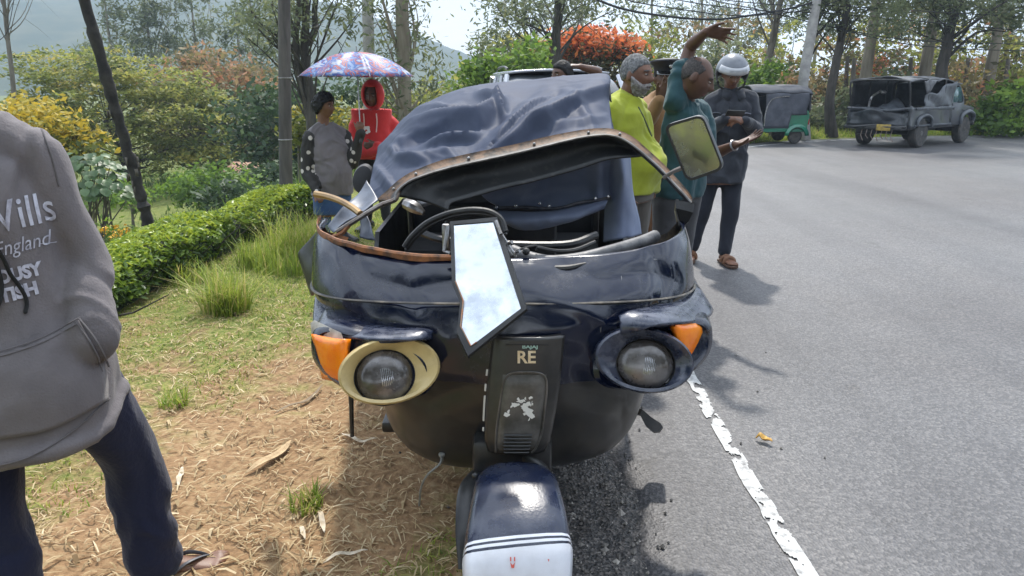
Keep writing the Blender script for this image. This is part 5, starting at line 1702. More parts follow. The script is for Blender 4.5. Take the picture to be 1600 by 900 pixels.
lay_strip("pocket_seam", [(-40, 567), (20, 551), (70, 533), (120, 506)], .0020, m_seam, hoodie, lift=.012)
lay_strip("pocket_seam", [(124, 498), (142, 520), (158, 545), (170, 572)], .0030, m_seam, hoodie, lift=.012)
lay_strip("pocket_seam", [(118, 503), (136, 527), (150, 552), (160, 580)], .0020, m_seam, hoodie, lift=.012)
lay_strip("hem_seam", [(-40, 735), (40, 716), (110, 676), (172, 622)], .0022, m_seam, hoodie, lift=.004)
lay_strip("shoulder_seam", [(60, 190), (70, 215), (82, 250), (92, 290)], .0022, m_seam, hoodie, lift=.002)
m_sole = M("dark_grey_sole", (0.035, 0.032, 0.032), 0.7, col2=(0.07, 0.06, 0.055), ns=20)
for k in 'LR': sandal(p, k, m_sole, M("grey_strap", (0.09, 0.09, 0.10), 0.5))

# ---- woman with spotted sleeves
def spotted(name, base, spot, scale=28, thr=.28):
    m, n, l, bb, o = _mat(name)
    tc = n.new("ShaderNodeTexCoord"); v = n.new("ShaderNodeTexVoronoi"); v.inputs['Scale'].default_value = scale
    l.new(tc.outputs['Object'], v.inputs['Vector'])
    r = ramp_node(n, [(0, spot), (thr, spot), (thr + .05, base)]); l.new(v.outputs['Distance'], r.inputs[0])
    l.new(r.outputs[0], bb.inputs['Base Color']); bb.inputs['Roughness'].default_value = .85
    return m
zL = gz(-1.85, 7.0)
p = Person("woman in a grey waistcoat with dark spotted sleeves standing under the umbrella", (J(520, 300, 7.0).x, 7.0, zL), 1.50, (.62, -.78), m_skin)
p.belly, p.fat = .035, 1.12
p.set(head=J(507, 166, 6.98), neck=J(506, 200, 7.0), chest=J(514, 235, 6.98), waist=J(519, 268, 6.97), pelvis=J(519, 306, 7.0), shoR=J(483, 217, 6.88), shoL=J(539, 214, 7.12),
      elbR=J(480, 270, 6.86), wriR=J(494, 300, 6.74), elbL=J(550, 258, 7.02), wriL=J(563, 208, 6.90))
p.hf = np.array((.92, -.38, -.04)); p.heads = 1.03
p.hands = {'R': dict(d=(.5, -.6, -.35), n=(-.2, -.2, .9), curl=(.9, .9, .9, .9)), 'L': dict(d=(.1, -.1, 1), n=(.3, -.9, 0), curl=(1.0, 1.0, 1.0, 1.0), side=-1)}
p.body(.0085); p.brows()
p.hair(m_hair, front=.050, side=-.03, back=-.080, thick=.030, noise_=.008)
b = MB(); b.sphere(p.P['head'] + p.HB() @ np.array((0, -.095, .012)), (.048, .045, .05), nu=14, nv=10); 
hb = remesh(b, "hair_bun", m_hair, p.root, .008, 1, .004, 30)
m_vest = cloth("grey_waistcoat", (0.145, 0.13, 0.135)); m_spot = spotted("spotted_black_lace", (0.022, 0.020, 0.018), (0.50, 0.46, 0.42), 13, .24)
P_ = p.P
def pv(cw):
    best = np.full(len(cw), 9.0)
    for k in 'LR':
        for a_, c_, r_ in ((P_['sho' + k], P_['elb' + k], .075), (P_['elb' + k], P_['wri' + k], .075)):
            d_ = c_ - a_; t_ = np.clip(((cw - a_) @ d_) / (d_ @ d_), 0, 1)
            best = np.minimum(best, np.linalg.norm(cw - a_ - t_[:, None] * d_, axis=1) - r_)
    return np.where(best < 0, 1, 0)
p.shirt("blouse", [m_vest, m_spot], .535, .018, 1.0, .015, .013, .011, .012, paint=pv)
p.trousers("trousers", cloth("blue_denim", (0.030, 0.065, 0.16), (0.05, 0.10, 0.22), ns=8), .012)
for k in 'LR': shoe(p, k, m_black)

# ---- person in the red hood
p = Person("person in a bright red hooded top behind the woman, hood up under the umbrella", (J(587, 300, 7.5).x, 7.5, gz(-1.4, 7.5)), 1.66, (-.12, -1), m_skin_d)
p.set(head=J(582, 149, 7.45), neck=J(585, 180, 7.5), shoR=J(558, 196, 7.48), shoL=J(612, 195, 7.55), elbR=J(556, 240, 7.42), wriR=J(592, 236, 7.25), elbL=J(618, 242, 7.5), wriL=J(590, 228, 7.28))
p.hf = np.array((-.1, -1, -.12))
p.hands = {'R': dict(d=(1, -.1, .1), curl=(.5, .5, .5, .5)), 'L': dict(d=(-1, -.1, .0), curl=(.5, .5, .5, .5))}
p.body(.0085); p.brows()
m_red = cloth("red_fleece", (0.55, 0.035, 0.035), (0.40, 0.022, 0.024), ns=4)
b = MB()
B_ = p.HB(); Dm = head_grid(48, 36); Ph = head_shape(Dm) * 1.0
op = Dm.copy(); Q = Dm * np.array((.105, .112, .140)); 
face = (Dm[..., 1] > .60) & (np.abs(Dm[..., 0]) < .62) & (Dm[..., 2] < .62) & (Dm[..., 2] > -.75)
V = place_head(Q, p.P['head'] + B_ @ np.array((0, -.012, .005)), B_)
Fc = [f for f in grid_faces(36, 48) if not all(face.reshape(-1)[list(f)])]
b.add(V, Fc); b.f.append(tuple(35 * 48 + j for j in range(48))); b.m.append(0)
ho = b.build("hood", m_red, p.root, thick=.016)
top = p.shirt("hooded_top", m_red, .44, .026, 1.0, .022, .008, .012, .012)
bv = bvh_of(top)
b = MB(); rs = np.random.default_rng(3)
for k in range(9):
    a = rs.random() * 6.28; r = rs.random() * 11 if k else 0
    cx, cy = 573 + r * math.cos(a) * .8, 200 + r * math.sin(a) * .8
    q = []
    for t in np.linspace(0, 2 * math.pi, 6, endpoint=False):
        o = Vector((0, 0, H)); d = (J(cx + 2.6 * math.cos(t), cy + 2.6 * math.sin(t), 1) - o).normalized(); h = bv.ray_cast(o, d)
        q.append((h[0] - d * .004) if h[0] is not None else J(cx, cy, 7.3))
    b.add(q, [tuple(range(6))])
tag(b.build("chest_print", M("white_print", (0.75, 0.72, 0.72), 0.8), top), kind='stuff')
for k, x in (('a', 568), ('b', 588)):
    lay_strip("drawcord", [(x, 178), (x + 1, 190), (x, 206)], .006, M("pale_cord", (0.7, 0.5, 0.48), 0.8), top, lift=.006)
p.trousers("trousers", cloth("dark_trousers", (0.02, 0.02, 0.024)), .012)
for k in 'LR': shoe(p, k, m_black)

# ---- man behind the hood of the rickshaw, hand on his head
p = Person("man beyond the crushed hood holding one hand to the back of his head", (J(880, 200, 6.7).x, 6.7, 0), 1.68, (-.55, -.5), m_skin_d)
p.set(head=J(878, 118, 6.65), neck=J(884, 146, 6.7), shoL=J(912, 150, 6.78), shoR=J(862, 152, 6.6), elbL=J(936, 113, 6.72), wriL=J(906, 104, 6.68))
p.hf = np.array((-.75, -.55, 0)); p.hup = np.array((.05, 0, 1))
p.hands = {'L': dict(d=(-1, -.15, .12), n=(0, -.2, 1), curl=(.25, .25, .25, .25))}
p.body(.0085); p.brows(); p.hair(m_hair, front=.06, thick=.014)
p.shirt("shirt", cloth("dark_brown_shirt", (0.06, 0.035, 0.03)), .50, .012, .38)
p.trousers("trousers", cloth("charcoal_trousers", (0.03, 0.03, 0.033)))
for k in 'LR': shoe(p, k, m_black)

# ---- man in the yellow shirt
p = Person("grey bearded man in a bright yellow shirt standing behind the rickshaw", (J(985, 300, 4.5).x, 4.5, 0), 1.66, (.80, -.60), m_skin)
p.belly, p.fat = .085, 1.10
p.set(head=J(994, 117, 4.45), neck=J(979, 158, 4.5), chest=J(973, 200, 4.5), waist=J(982, 248, 4.5), pelvis=J(980, 285, 4.5), shoR=J(953, 178, 4.36), shoL=J(992, 176, 4.68),
      elbR=J(955, 246, 4.34), wriR=J(972, 292, 4.28), elbL=J(1010, 245, 4.8), wriL=J(1015, 285, 4.68))
p.heads = .98
p.hf = np.array((.80, -.60, -.06)); p.body(.0068); p.brows(m_greyhair); p.hair(m_greyhair, front=.062, side=.0, back=-.045, thick=.007, noise_=.0015)
p.beard(m_beard, .013)
m_yel = cloth("lime_yellow_cotton", (0.33, 0.37, 0.032), (0.24, 0.27, 0.022), ns=3)
ys = p.shirt("shirt", m_yel, .50, .016, .46, .024, .019, .0095, .016, ws=8)
bv = bvh_of(ys)
lay_strip("shirt_print", [(998, 168), (1006, 184), (1013, 200), (1018, 212)], .006, M("dark_print", (0.05, 0.06, 0.04), 0.8), ys)
p.trousers("trousers", cloth("grey_trousers", (0.10, 0.09, 0.08)), .016)
for k in 'LR': sandal(p, k, m_sole, m_black)

# ---- police officer
p = Person("police officer in a khaki uniform and dark peaked cap standing behind the yellow shirt", (J(1034, 300, 5.5).x, 5.5, 0), 1.70, (-.25, -1), m_skin_d)
p.set(head=J(1040, 122, 5.45), neck=J(1036, 152, 5.5), chest=J(1034, 195, 5.5), waist=J(1033, 235, 5.5), shoR=J(1013, 166, 5.45), shoL=J(1062, 164, 5.55), elbR=J(1014, 188, 5.22), wriR=J(1030, 156, 5.10), elbL=J(1066, 226, 5.5), wriL=J(1060, 275, 5.4))
p.hands = {'R': dict(d=(.45, -.25, 1), n=(.2, .9, .2), curl=(.12, .12, .15, .2), spread=.12)}
p.hf = np.array((.1, -1, -.05)); p.body(.0085); p.brows(); p.hair(m_hair, front=.06, thick=.008)
m_khaki = cloth("khaki_drill", (0.27, 0.155, 0.070), (0.22, 0.12, 0.055), ns=4)
ks = p.shirt("uniform_shirt", m_khaki, .47, .014, 1.0, .014, .006, .012, .004)
p.trousers("trousers", cloth("brown_khaki_trousers", (0.17, 0.085, 0.042)), .016)
B_ = p.HB(); hc = p.P['head']
b = MB()
def capring(r, z, fy=0.0, tilt=.0, n=28): return [hc + B_ @ np.array((r * math.sin(a), r * 1.18 * math.cos(a) + fy, z + tilt * math.cos(a))) for a in np.linspace(0, 2 * math.pi, n, endpoint=False)]
b.loft([capring(.082, .045), capring(.086, .075, 0, .004), capring(.120, .108, .006, .014), capring(.118, .118, .006, .014), capring(.06, .128, 0, .010)])
cp = b.build("peaked_cap", M("dark_navy_cap", (0.010, 0.011, 0.018), 0.6), p.root)
b = MB(); A = np.array([[hc + B_ @ np.array((.084 * math.sin(a) * (1 + .12 * t), .098 * math.cos(a) + .055 * t * math.cos(a), .050 - .025 * t)) for a in np.linspace(-1.15, 1.15, 17)] for t in np.linspace(0, 1, 5)])
b.grid(A); b.build("visor", M("glossy_black_visor", (0.008, 0.008, 0.008), 0.12, coat=.6), cp, thick=.004)
b = MB(); b.sphere(hc + B_ @ np.array((0, .112, .085)), (.014, .006, .016), B_, 10, 8); b.build("badge", M("silver_badge", (0.6, 0.6, 0.6), .3, metal=1), cp)
b = MB(); b.tube([p.P['sho' + 'L'] + np.array((-.10, -.08, .05)), p.P['shoL'] + np.array((-.06, -.11, -.08)), p.P['shoL'] + np.array((-.1, -.10, -.16))], .008, 6, res=12); b.build("lanyard", M("white_lanyard", (0.6, 0.58, 0.55), .7), ks)
b = MB(); b.loft(p.torso_rings(.515, .54, .030, 4)); b.build("belt", m_black, p.root)
for k in 'LR': shoe(p, k, m_black)

# ---- balding man in the teal shirt, one arm raised, the other held out
p = Person("balding man in a teal shirt raising one bare forearm above his head", (J(1054, 300, 4.8).x, 4.8, 0), 1.68, (.55, -.83), m_skin_d)
p.fat = .95
p.set(head=J(1087, 122, 4.68), neck=J(1072, 165, 4.78), chest=J(1072, 205, 4.8), waist=J(1068, 245, 4.8), pelvis=J(1060, 285, 4.8), shoR=J(1055, 158, 4.70), shoL=J(1094, 176, 4.95),
      elbR=J(1079, 72, 4.76), wriR=J(1103, 50, 4.56), elbL=J(1108, 244, 4.80), wriL=J(1150, 226, 4.62))
p.hands = {'R': dict(d=(1, -.22, -.12), n=(.1, .85, .5), curl=(.16, .2, .24, .3), spread=.13, thumb=.75), 'L': dict(d=(.75, -.35, .38), n=(.2, .25, -.9), curl=(.10, .14, .18, .22), spread=.10, side=-1, thumb=.7)}
p.hf = np.array((.92, -.30, -.42)); p.hup = np.array((.3, 0, .95)); p.heads = 1.08
p.body(.0064); p.brows(m_stubble)
p.hair(m_stubble, front=.085, side=.012, back=-.045, thick=.004, noise_=.001, bald=lambda P: np.where(P[..., 1] > -.005, np.minimum(1, (np.abs(P[..., 0]) - .057) / .01), 1.0) - np.where((P[..., 2] > .085) & (P[..., 1] > -.05), 2, 0))
m_teal = cloth("teal_cotton", (0.018, 0.055, 0.066), (0.030, 0.080, 0.092), ns=4)
ts = p.shirt("shirt", m_teal, .49, .016, {'R': .36, 'L': .45}, .022, .018, .0095, .008, ws=8)
b = MB(); nk = p.P['neck'] + p.u * .02; cr1 = ring_pts(nk, .073, .073, np.array(p.l), np.array(p.f) + np.array((0, 0, -.35)), 20)
b.tube(cr1.tolist() + cr1[:2].tolist(), .011, 8); b.build("collar", m_teal, p.root)
p.trousers("trousers", cloth("dark_grey_trousers", (0.055, 0.055, 0.06)), .014)
b = MB(); wv = p.P['wriL'] - p.P['elbL']; wv /= np.linalg.norm(wv); c = p.P['wriL'] - wv * .015
u_ = np.cross(wv, (0, 0, 1)); u_ /= np.linalg.norm(u_); v_ = np.cross(wv, u_)
q = ring_pts(c, .031, .031, u_, v_, 18); b.tube(q.tolist() + q[:2].tolist(), .006, 6); b.build("bracelet", m_steel, p.root)
for k in 'LR': sandal(p, k, m_sole, m_black)

# ---- man with the crash helmet, looking at his phone
p = Person("man in a black shirt and silver crash helmet looking down at his phone", (1.62, 6.35, 0.004), 1.68, (-.04, -1), m_skin)
p.set(head=J(1144, 116, 6.28), neck=J(1142, 148, 6.34), chest=J(1140, 188, 6.36), waist=J(1136, 222, 6.36), pelvis=J(1128, 258, 6.35), shoR=J(1112, 160, 6.34), shoL=J(1173, 158, 6.36),
      elbR=J(1103, 207, 6.26), wriR=J(1132, 186, 6.02), elbL=J(1182, 204, 6.26), wriL=J(1164, 189, 6.02), hipR=J(1113, 262, 6.36), hipL=J(1144, 262, 6.35),
      kneR=J(1098, 328, 6.34), ankR=J(1081, 395, 6.36), kneL=J(1141, 332, 6.28), ankL=J(1131, 402, 6.2), toeR=(-.35, -1, 0), toeL=(.15, -1, 0))
for k in 'LR': p.P['ank' + k][2] = .100
p.hands = {'R': dict(d=(.85, -.25, .12), n=(-.1, -.55, .8), curl=(.5, .5, .5, .5), side=-1), 'L': dict(d=(-.85, -.2, .12), n=(.1, -.5, .8), curl=(.6, .6, .6, .6), side=1)}
p.hf = np.array((-.05, -1, -.40)); p.heads = .97
p.body(.0072); p.brows(); p.hair(m_hair, front=.05, thick=.006)
m_blk = cloth("faded_black_shirt", (0.024, 0.027, 0.036), (0.045, 0.05, 0.062), ns=9)
bs_ = p.shirt("shirt", m_blk, .475, .022, 1.0, .018, .014, .0095, .014)
bv = bvh_of(bs_)
lay_strip("placket", [(1141, 160), (1140, 185), (1138, 210), (1135, 240)], .007, m_blk, bs_, lift=.002)
lay_strip("pocket_flap", [(1158, 178), (1166, 177), (1172, 178)], .010, M("grey_patch", (0.13, 0.14, 0.17), .8), bs_, lift=.002)
lay_strip("pocket_flap", [(1112, 177), (1119, 176), (1125, 177)], .008, M("grey_patch", (0.10, 0.11, 0.13), .8), bs_, lift=.002)
for sx in (-1, 1):
    b = MB(); nn = p.P['neck']; b.add([nn + np.array((sx * .015, -.085, .03)), nn + np.array((sx * .085, -.05, .045)), nn + np.array((sx * .10, -.085, -.02)), nn + np.array((sx * .04, -.115, -.045))], [(0, 1, 2, 3)])
    b.build("collar", m_blk, p.root, thick=.008)
p.trousers("trousers", cloth("black_trousers", (0.012, 0.014, 0.022), (0.02, 0.023, 0.034), ns=4), .010, .955, rad=[.052, .050, .042, .036, .034, .030, .029])
hc, B_ = p.P['head'], p.HB()
Dm = head_grid(56, 44)
Q = Dm * np.array((.128, .150, .142)); Q[..., 1] -= .01; Q[..., 2] += .012
k_ = np.where(Dm[..., 1] > .2, Dm[..., 2] > .16, Dm[..., 2] > -.55 + .0 * Dm[..., 1]).reshape(-1)
b = MB(); b.add(place_head(Q, hc, B_), [f for f in grid_faces(44, 56) if all(k_[list(f)])]); b.f.append(tuple(43 * 56 + j for j in range(56))); b.m.append(0)
hl = b.build("crash_helmet", M("silver_grey_shell", (0.13, 0.14, 0.16), .3, metal=.4, coat=.35, col2=(0.09, 0.10, 0.115), ns=5), p.root, thick=.012)
bm = bmesh.new(); bm.from_mesh(hl.data); bmesh.ops.delete(bm, geom=[v for v in bm.verts if not v.link_faces], context='VERTS'); bm.to_mesh(hl.data); bm.free(); hl.data.polygons.foreach_set("use_smooth", [True] * len(hl.data.polygons))
b = MB()
A = np.array([[hc + B_ @ np.array((.131 * math.sin(a) * c_, .153 * math.cos(a) * c_ - .01 + .006, .012 + z)) for a in np.linspace(-1.25, 1.25, 21)] for z, c_ in ((.030, 1.0), (.045, .985), (.065, .94), (.085, .86))])
b.grid(A); b.build("visor", M("clear_raised_visor", (0.30, 0.31, 0.33), .08, spec=.8, coat=.8), hl, thick=.003)
for sg in (-1, 1):
    b = MB(); b.tube([hc + B_ @ np.array((sg * .112, .02, -.05)), hc + B_ @ np.array((sg * .10, .03, -.09)), hc + B_ @ np.array((sg * .03, .05, -.128))], .008, 6, flat=.4); b.build("chin_strap", m_black, hl)
m_tanstrap = M("tan_strap", (0.20, 0.10, 0.055), .6)
for k in 'LR': sandal(p, k, M("brown_sole", (0.10, 0.055, 0.035), .7), m_tanstrap, "sandal", 'band')
ph = root("phone", "dark phone held in the hands of the helmeted man", "phone", tuple(J(1149, 177, 5.94)))
b = MB(); c = np.array(tuple(J(1149, 177, 5.94))); Rm = np.array(Matrix.Rotation(R(-38), 3, 'X') @ Matrix.Rotation(R(4), 3, 'Z'))
b.box(c, (.145, .072, .009), .003, Rm); b.build("case", m_black, ph)
b = MB(); b.box(c + Rm @ np.array((0, 0, .0045)), (.135, .064, .002), 0, Rm); b.build("screen", M("phone_screen", (0.02, 0.03, 0.05), .05, spec=.8), ph)

# ---- umbrella
ub = root("umbrella", "open blue, white and orange patterned umbrella held over the woman and the red hood", "umbrella", tuple(J(560, 118, 7.05)))
def umb_mat():
    m, n, l, bb, o = _mat("blue_orange_print")
    tc = n.new("ShaderNodeTexCoord"); nz = n.new("ShaderNodeTexNoise"); nz.inputs['Scale'].default_value = 10; nz.inputs['Detail'].default_value = 5; nz.inputs['Distortion'].default_value = 1.0
    l.new(tc.outputs['Object'], nz.inputs['Vector'])
    r = ramp_node(n, [(0.32, (0.50, 0.52, 0.60)), (0.40, (0.20, 0.30, 0.55)), (0.45, (0.05, 0.12, 0.40)), (0.485, (0.42, 0.10, 0.10)), (0.53, (0.46, 0.22, 0.23)), (0.56, (0.07, 0.17, 0.45)), (0.63, (0.25, 0.36, 0.58)), (0.70, (0.50, 0.52, 0.60))])
    r.color_ramp.interpolation = 'CONSTANT'
    l.new(nz.outputs[0], r.inputs[0]); l.new(r.outputs[0], bb.inputs['Base Color']); bb.inputs['Roughness'].default_value = .5
    t = n.new("ShaderNodeBsdfTranslucent"); l.new(r.outputs[0], t.inputs[0]); mx = n.new("ShaderNodeMixShader"); mx.inputs[0].default_value = .35
    l.new(bb.outputs[0], mx.inputs[1]); l.new(t.outputs[0], mx.inputs[2]); l.new(mx.outputs[0], o.inputs[0])
    return m
m_umb = umb_mat()
ap = np.array(tuple(J(557, 81, 7.05))); rimL, rimR = np.array(tuple(J(470, 118, 7.05))), np.array(tuple(J(648, 119, 7.05)))
rc = (rimL + rimR) / 2; Rr = np.linalg.norm(rimR - rimL) / 2; upv = ap - rc; hgt = np.linalg.norm(upv); upv /= hgt
e1 = (rimR - rimL) / (2 * Rr); e1 = e1 - upv * np.dot(e1, upv); e1 /= np.linalg.norm(e1); e2 = np.cross(upv, e1)
def upt(a, t, sag=1.0): return rc + (e1 * math.cos(a) + e2 * math.sin(a)) * Rr * t + upv * hgt * (1 - t ** 2.0) * 1.0 + upv * (-.02 * (1 - abs(math.cos(4 * a + math.pi)) ) * t) * sag
for k in range(8):
    a0 = math.pi / 8 + k * math.pi / 4 - math.pi / 4
    A = []
    for t in np.linspace(.015, 1, 12):
        row = []
        for q in np.linspace(0, 1, 9):
            a = a0 + q * math.pi / 4
            s_ = math.sin(q * math.pi)
            chord = (math.cos(math.pi / 8) / math.cos((q - .5) * math.pi / 4))
            rr = t * (chord * (1 - .05 * s_ * t))
            row.append(rc + (e1 * math.cos(a) + e2 * math.sin(a)) * Rr * rr + upv * hgt * (1 - t ** 2.1) - upv * .018 * s_ * math.sin(t * 2.6))
        A.append(row)
    b = MB(); b.grid(A); b.build("canopy_panel", m_umb, ub, thick=.0015)
    b = MB(); b.tube([rc + (e1 * math.cos(a0) + e2 * math.sin(a0)) * Rr * t * 1.005 + upv * (hgt * (1 - t ** 2.1) - .004) for t in np.linspace(.02, 1.02, 12)], .0035, 5); b.build("rib", m_steel, ub)
b = MB(); hand_p = np.array(tuple(J(563, 205, 6.90))); b.tube([ap + upv * .05, ap, hand_p, hand_p + (hand_p - ap) / np.linalg.norm(hand_p - ap) * .09], [.004, .006, .006, .006], 8); b.build("shaft", m_steel, ub)
b = MB(); dv = (hand_p - ap) / np.linalg.norm(hand_p - ap); b.tube([hand_p - dv * .04, hand_p + dv * .10], .014, 8, dome=True); b.build("handle", m_black, ub)
# ------------------------------------------------------------------ plants
def leaf_cloud(P, size, rng, up=.35, aspect=.45, fold=False, droop=0.0, axis=None):
    """A leaf-shaped face at each point; returns vertices and quads."""
    n = len(P)
    nrm = rng.normal(size=(n, 3)); nrm[:, 2] = np.abs(nrm[:, 2]) + up; nrm /= np.linalg.norm(nrm, axis=1)[:, None]
    a = rng.normal(size=(n, 3)) if axis is None else axis + rng.normal(size=(n, 3)) * .35
    a[:, 2] -= droop
    a -= nrm * (a * nrm).sum(1)[:, None]; a /= np.linalg.norm(a, axis=1)[:, None] + 1e-9
    b = np.cross(nrm, a)
    s = size * rng.uniform(.65, 1.3, n)[:, None]
    if not fold:
        V = np.stack([P - a * s * .5, P + b * s * aspect * .5 + a * s * .05, P + a * s * .5, P - b * s * aspect * .5 + a * s * .05], 1)
        Fq = (np.arange(n) * 4)[:, None] + np.arange(4)[None]
        return V.reshape(-1, 3), Fq
    m = P + nrm * s * -.02
    V = np.stack([P - a * s * .5, P + b * s * aspect * .45 - a * s * .12 + nrm * s * .06, P + b * s * aspect * .38 + a * s * .2 + nrm * s * .05, P + a * s * .5 - nrm * s * .06,
                  P - b * s * aspect * .38 + a * s * .2 + nrm * s * .05, P - b * s * aspect * .45 - a * s * .12 + nrm * s * .06], 1)
    base = (np.arange(n) * 6)[:, None]
    Fq = np.concatenate([base + np.array([[0, 1, 2, 3]]), base + np.array([[0, 3, 4, 5]])])
    return V.reshape(-1, 3), Fq
m_bark_d = M("dark_bark", (0.028, 0.024, 0.020), 0.9, col2=(0.075, 0.066, 0.055), ns=7, bump=.8, bs=18, stretch=(1, 1, .25))
m_bark_g = M("grey_brown_bark", (0.085, 0.075, 0.062), 0.9, col2=(0.17, 0.15, 0.12), ns=6, bump=.6, bs=16, stretch=(1, 1, .25))
m_bark_p = M("pale_bark", (0.24, 0.21, 0.16), 0.85, col2=(0.12, 0.10, 0.07), ns=5, bump=.5, bs=14, stretch=(1, 1, .2))
L_olive = leaf_mat("olive_leaves", [(0, (0.075, 0.105, 0.026)), (.42, (0.21, 0.24, 0.055)), (.72, (0.34, 0.33, 0.08)), (1, (0.40, 0.32, 0.09))], .52)
L_brown = leaf_mat("brown_green_leaves", [(0, (0.065, 0.062, 0.028)), (.45, (0.16, 0.145, 0.055)), (.75, (0.25, 0.18, 0.085)), (1, (0.40, 0.20, 0.10))], .48)
L_gum = leaf_mat("grey_green_gum_leaves", [(0, (0.070, 0.090, 0.050)), (.6, (0.16, 0.19, 0.095)), (1, (0.28, 0.29, 0.15))], .45)
L_bright = leaf_mat("bright_green_leaves", [(0, (0.050, 0.095, 0.018)), (.5, (0.115, 0.205, 0.030)), (1, (0.22, 0.33, 0.045))], .5)
L_deep = leaf_mat("deep_green_leaves", [(0, (0.022, 0.045, 0.018)), (.6, (0.055, 0.095, 0.035)), (1, (0.11, 0.16, 0.06))], .35)
L_yellow = leaf_mat("yellow_flower_leaves", [(0, (0.060, 0.085, 0.020)), (.4, (0.15, 0.17, 0.03)), (.62, (0.36, 0.30, 0.04)), (1, (0.52, 0.38, 0.04))], .4)
L_flame = leaf_mat("flame_flowers", [(0, (0.05, 0.055, 0.022)), (.35, (0.10, 0.09, 0.035)), (.5, (0.52, 0.14, 0.045)), (1, (0.72, 0.26, 0.08))], .4)
L_tea = leaf_mat("tea_leaves", [(0, (0.022, 0.046, 0.012)), (.40, (0.070, 0.130, 0.020)), (.68, (0.19, 0.28, 0.032)), (1, (0.36, 0.43, 0.05))], .35, rough=.38, spec=.5)

def crown_points(rng, crowns, n, cr_size, flat, shell=.45):
    """Clump centres spread through the crown's volume; leaves gathered round each."""
    C, W = [], []
    for c, r, k in crowns:
        c, r = np.array(c, float), np.array(r, float)
        d = rng.normal(size=(k, 3)); d /= np.linalg.norm(d, axis=1)[:, None]
        rad = rng.uniform(shell ** 3, 1, k) ** (1 / 3)
        q = c + d * rad[:, None] * r
        C.append(q); W.append((q[:, 2] - c[2]) / r[2])
    C, W = np.concatenate(C), np.concatenate(W)
    P, hue = [], []
    for q, w in zip(C, W):
        m = max(3, int(n * rng.uniform(.6, 1.4)))
        sz = cr_size * rng.uniform(.6, 1.35)
        p = q + np.clip(rng.normal(size=(m, 3)), -2, 2) * np.array((sz, sz, sz * flat)) * .55
        P.append(p)
        base = .40 + .10 * np.clip(w, -1, 1) + rng.normal(0, .19)
        hue.append(np.clip(base + rng.normal(0, .12, m), 0, 1))
    return C, np.concatenate(P), np.concatenate(hue)
def make_tree(name, label, cat, base, trunk, r0, crowns, n=40, size=.2, clump=.5, flat=.6, leaf=None, bark=None, group=None, seed=0, limbs=14, up=.35, aspect=.45, droop=0.0, shell=.45, r1=None, tip_hue=None, twigs=True, parent=None):
    """base: where it stands; trunk: points relative to base; crowns: (centre, radii, clumps) relative to base."""
    rng = np.random.default_rng(seed + 100)
    rt = root(name, label, cat, tuple(base), group=group) if parent is None else parent
    C, P, hue = crown_points(rng, crowns, n, clump, flat, shell)
    if tip_hue is not None: hue = tip_hue(P, hue, rng)
    V, Fq = leaf_cloud(P, size, rng, up, aspect, droop=droop)
    mesh_np("crown", V, Fq, leaf, rt, smooth_=False, hue=np.repeat(hue, 4), world=False)
    b = MB()
    tp = np.array(trunk, float)
    tr = np.linspace(r0, r1 if r1 is not None else r0 * .45, len(tp)); tr[0] *= 1.25
    b.tube(cr(tp, 4 * len(tp)), cr(tr, 4 * len(tp)), 10)
    if limbs:
        order = rng.permutation(len(C))[:limbs]
        for k in order:
            q = C[k]
            t = np.clip((q[2] - tp[0][2]) / (tp[-1][2] - tp[0][2] + 1e-6) * .8 - rng.uniform(.1, .3), .30, 1.0)
            f = t * (len(tp) - 1); i = min(int(f), len(tp) - 2); s = tp[i] + (tp[i + 1] - tp[i]) * (f - i)
            mid = s * .5 + q * .5 + rng.normal(size=3) * np.linalg.norm(q - s) * .10
            mid[2] += .05 * np.linalg.norm(q - s) 
            rr = np.interp(f, range(len(tp)), tr) * rng.uniform(.16, .36)
            pts = cr(np.array([s, mid, q]), 9)
            b.tube(pts, np.linspace(rr, rr * .18, 9), 6)
            if twigs:
                for _ in range(3):
                    j = rng.integers(4, 9); e = pts[j] + rng.normal(size=3) * clump * .9
                    b.tube([pts[j], pts[j] * .5 + e * .5 + rng.normal(size=3) * .05 * clump, e], [rr * .3, rr * .2, rr * .07], 5)
    b.build("trunk", bark or m_bark_g, rt, world=False)
    return rt
def rel(base, pts): return [tuple(np.array(tuple(p)) - np.array(base)) for p in pts]
def B0(px, y, dz=0.0):
    x = J(px, 300, y).x
    return (x, y, gz(x, y) + dz)
def crown_at(base, px, py, y, hw_px, hh_px, depth, k):
    c = J(px, py, y); t = y * 1.02
    return (tuple(np.array(tuple(c)) - np.array(base)), (hw_px / F * t, depth, hh_px / F * t), k)

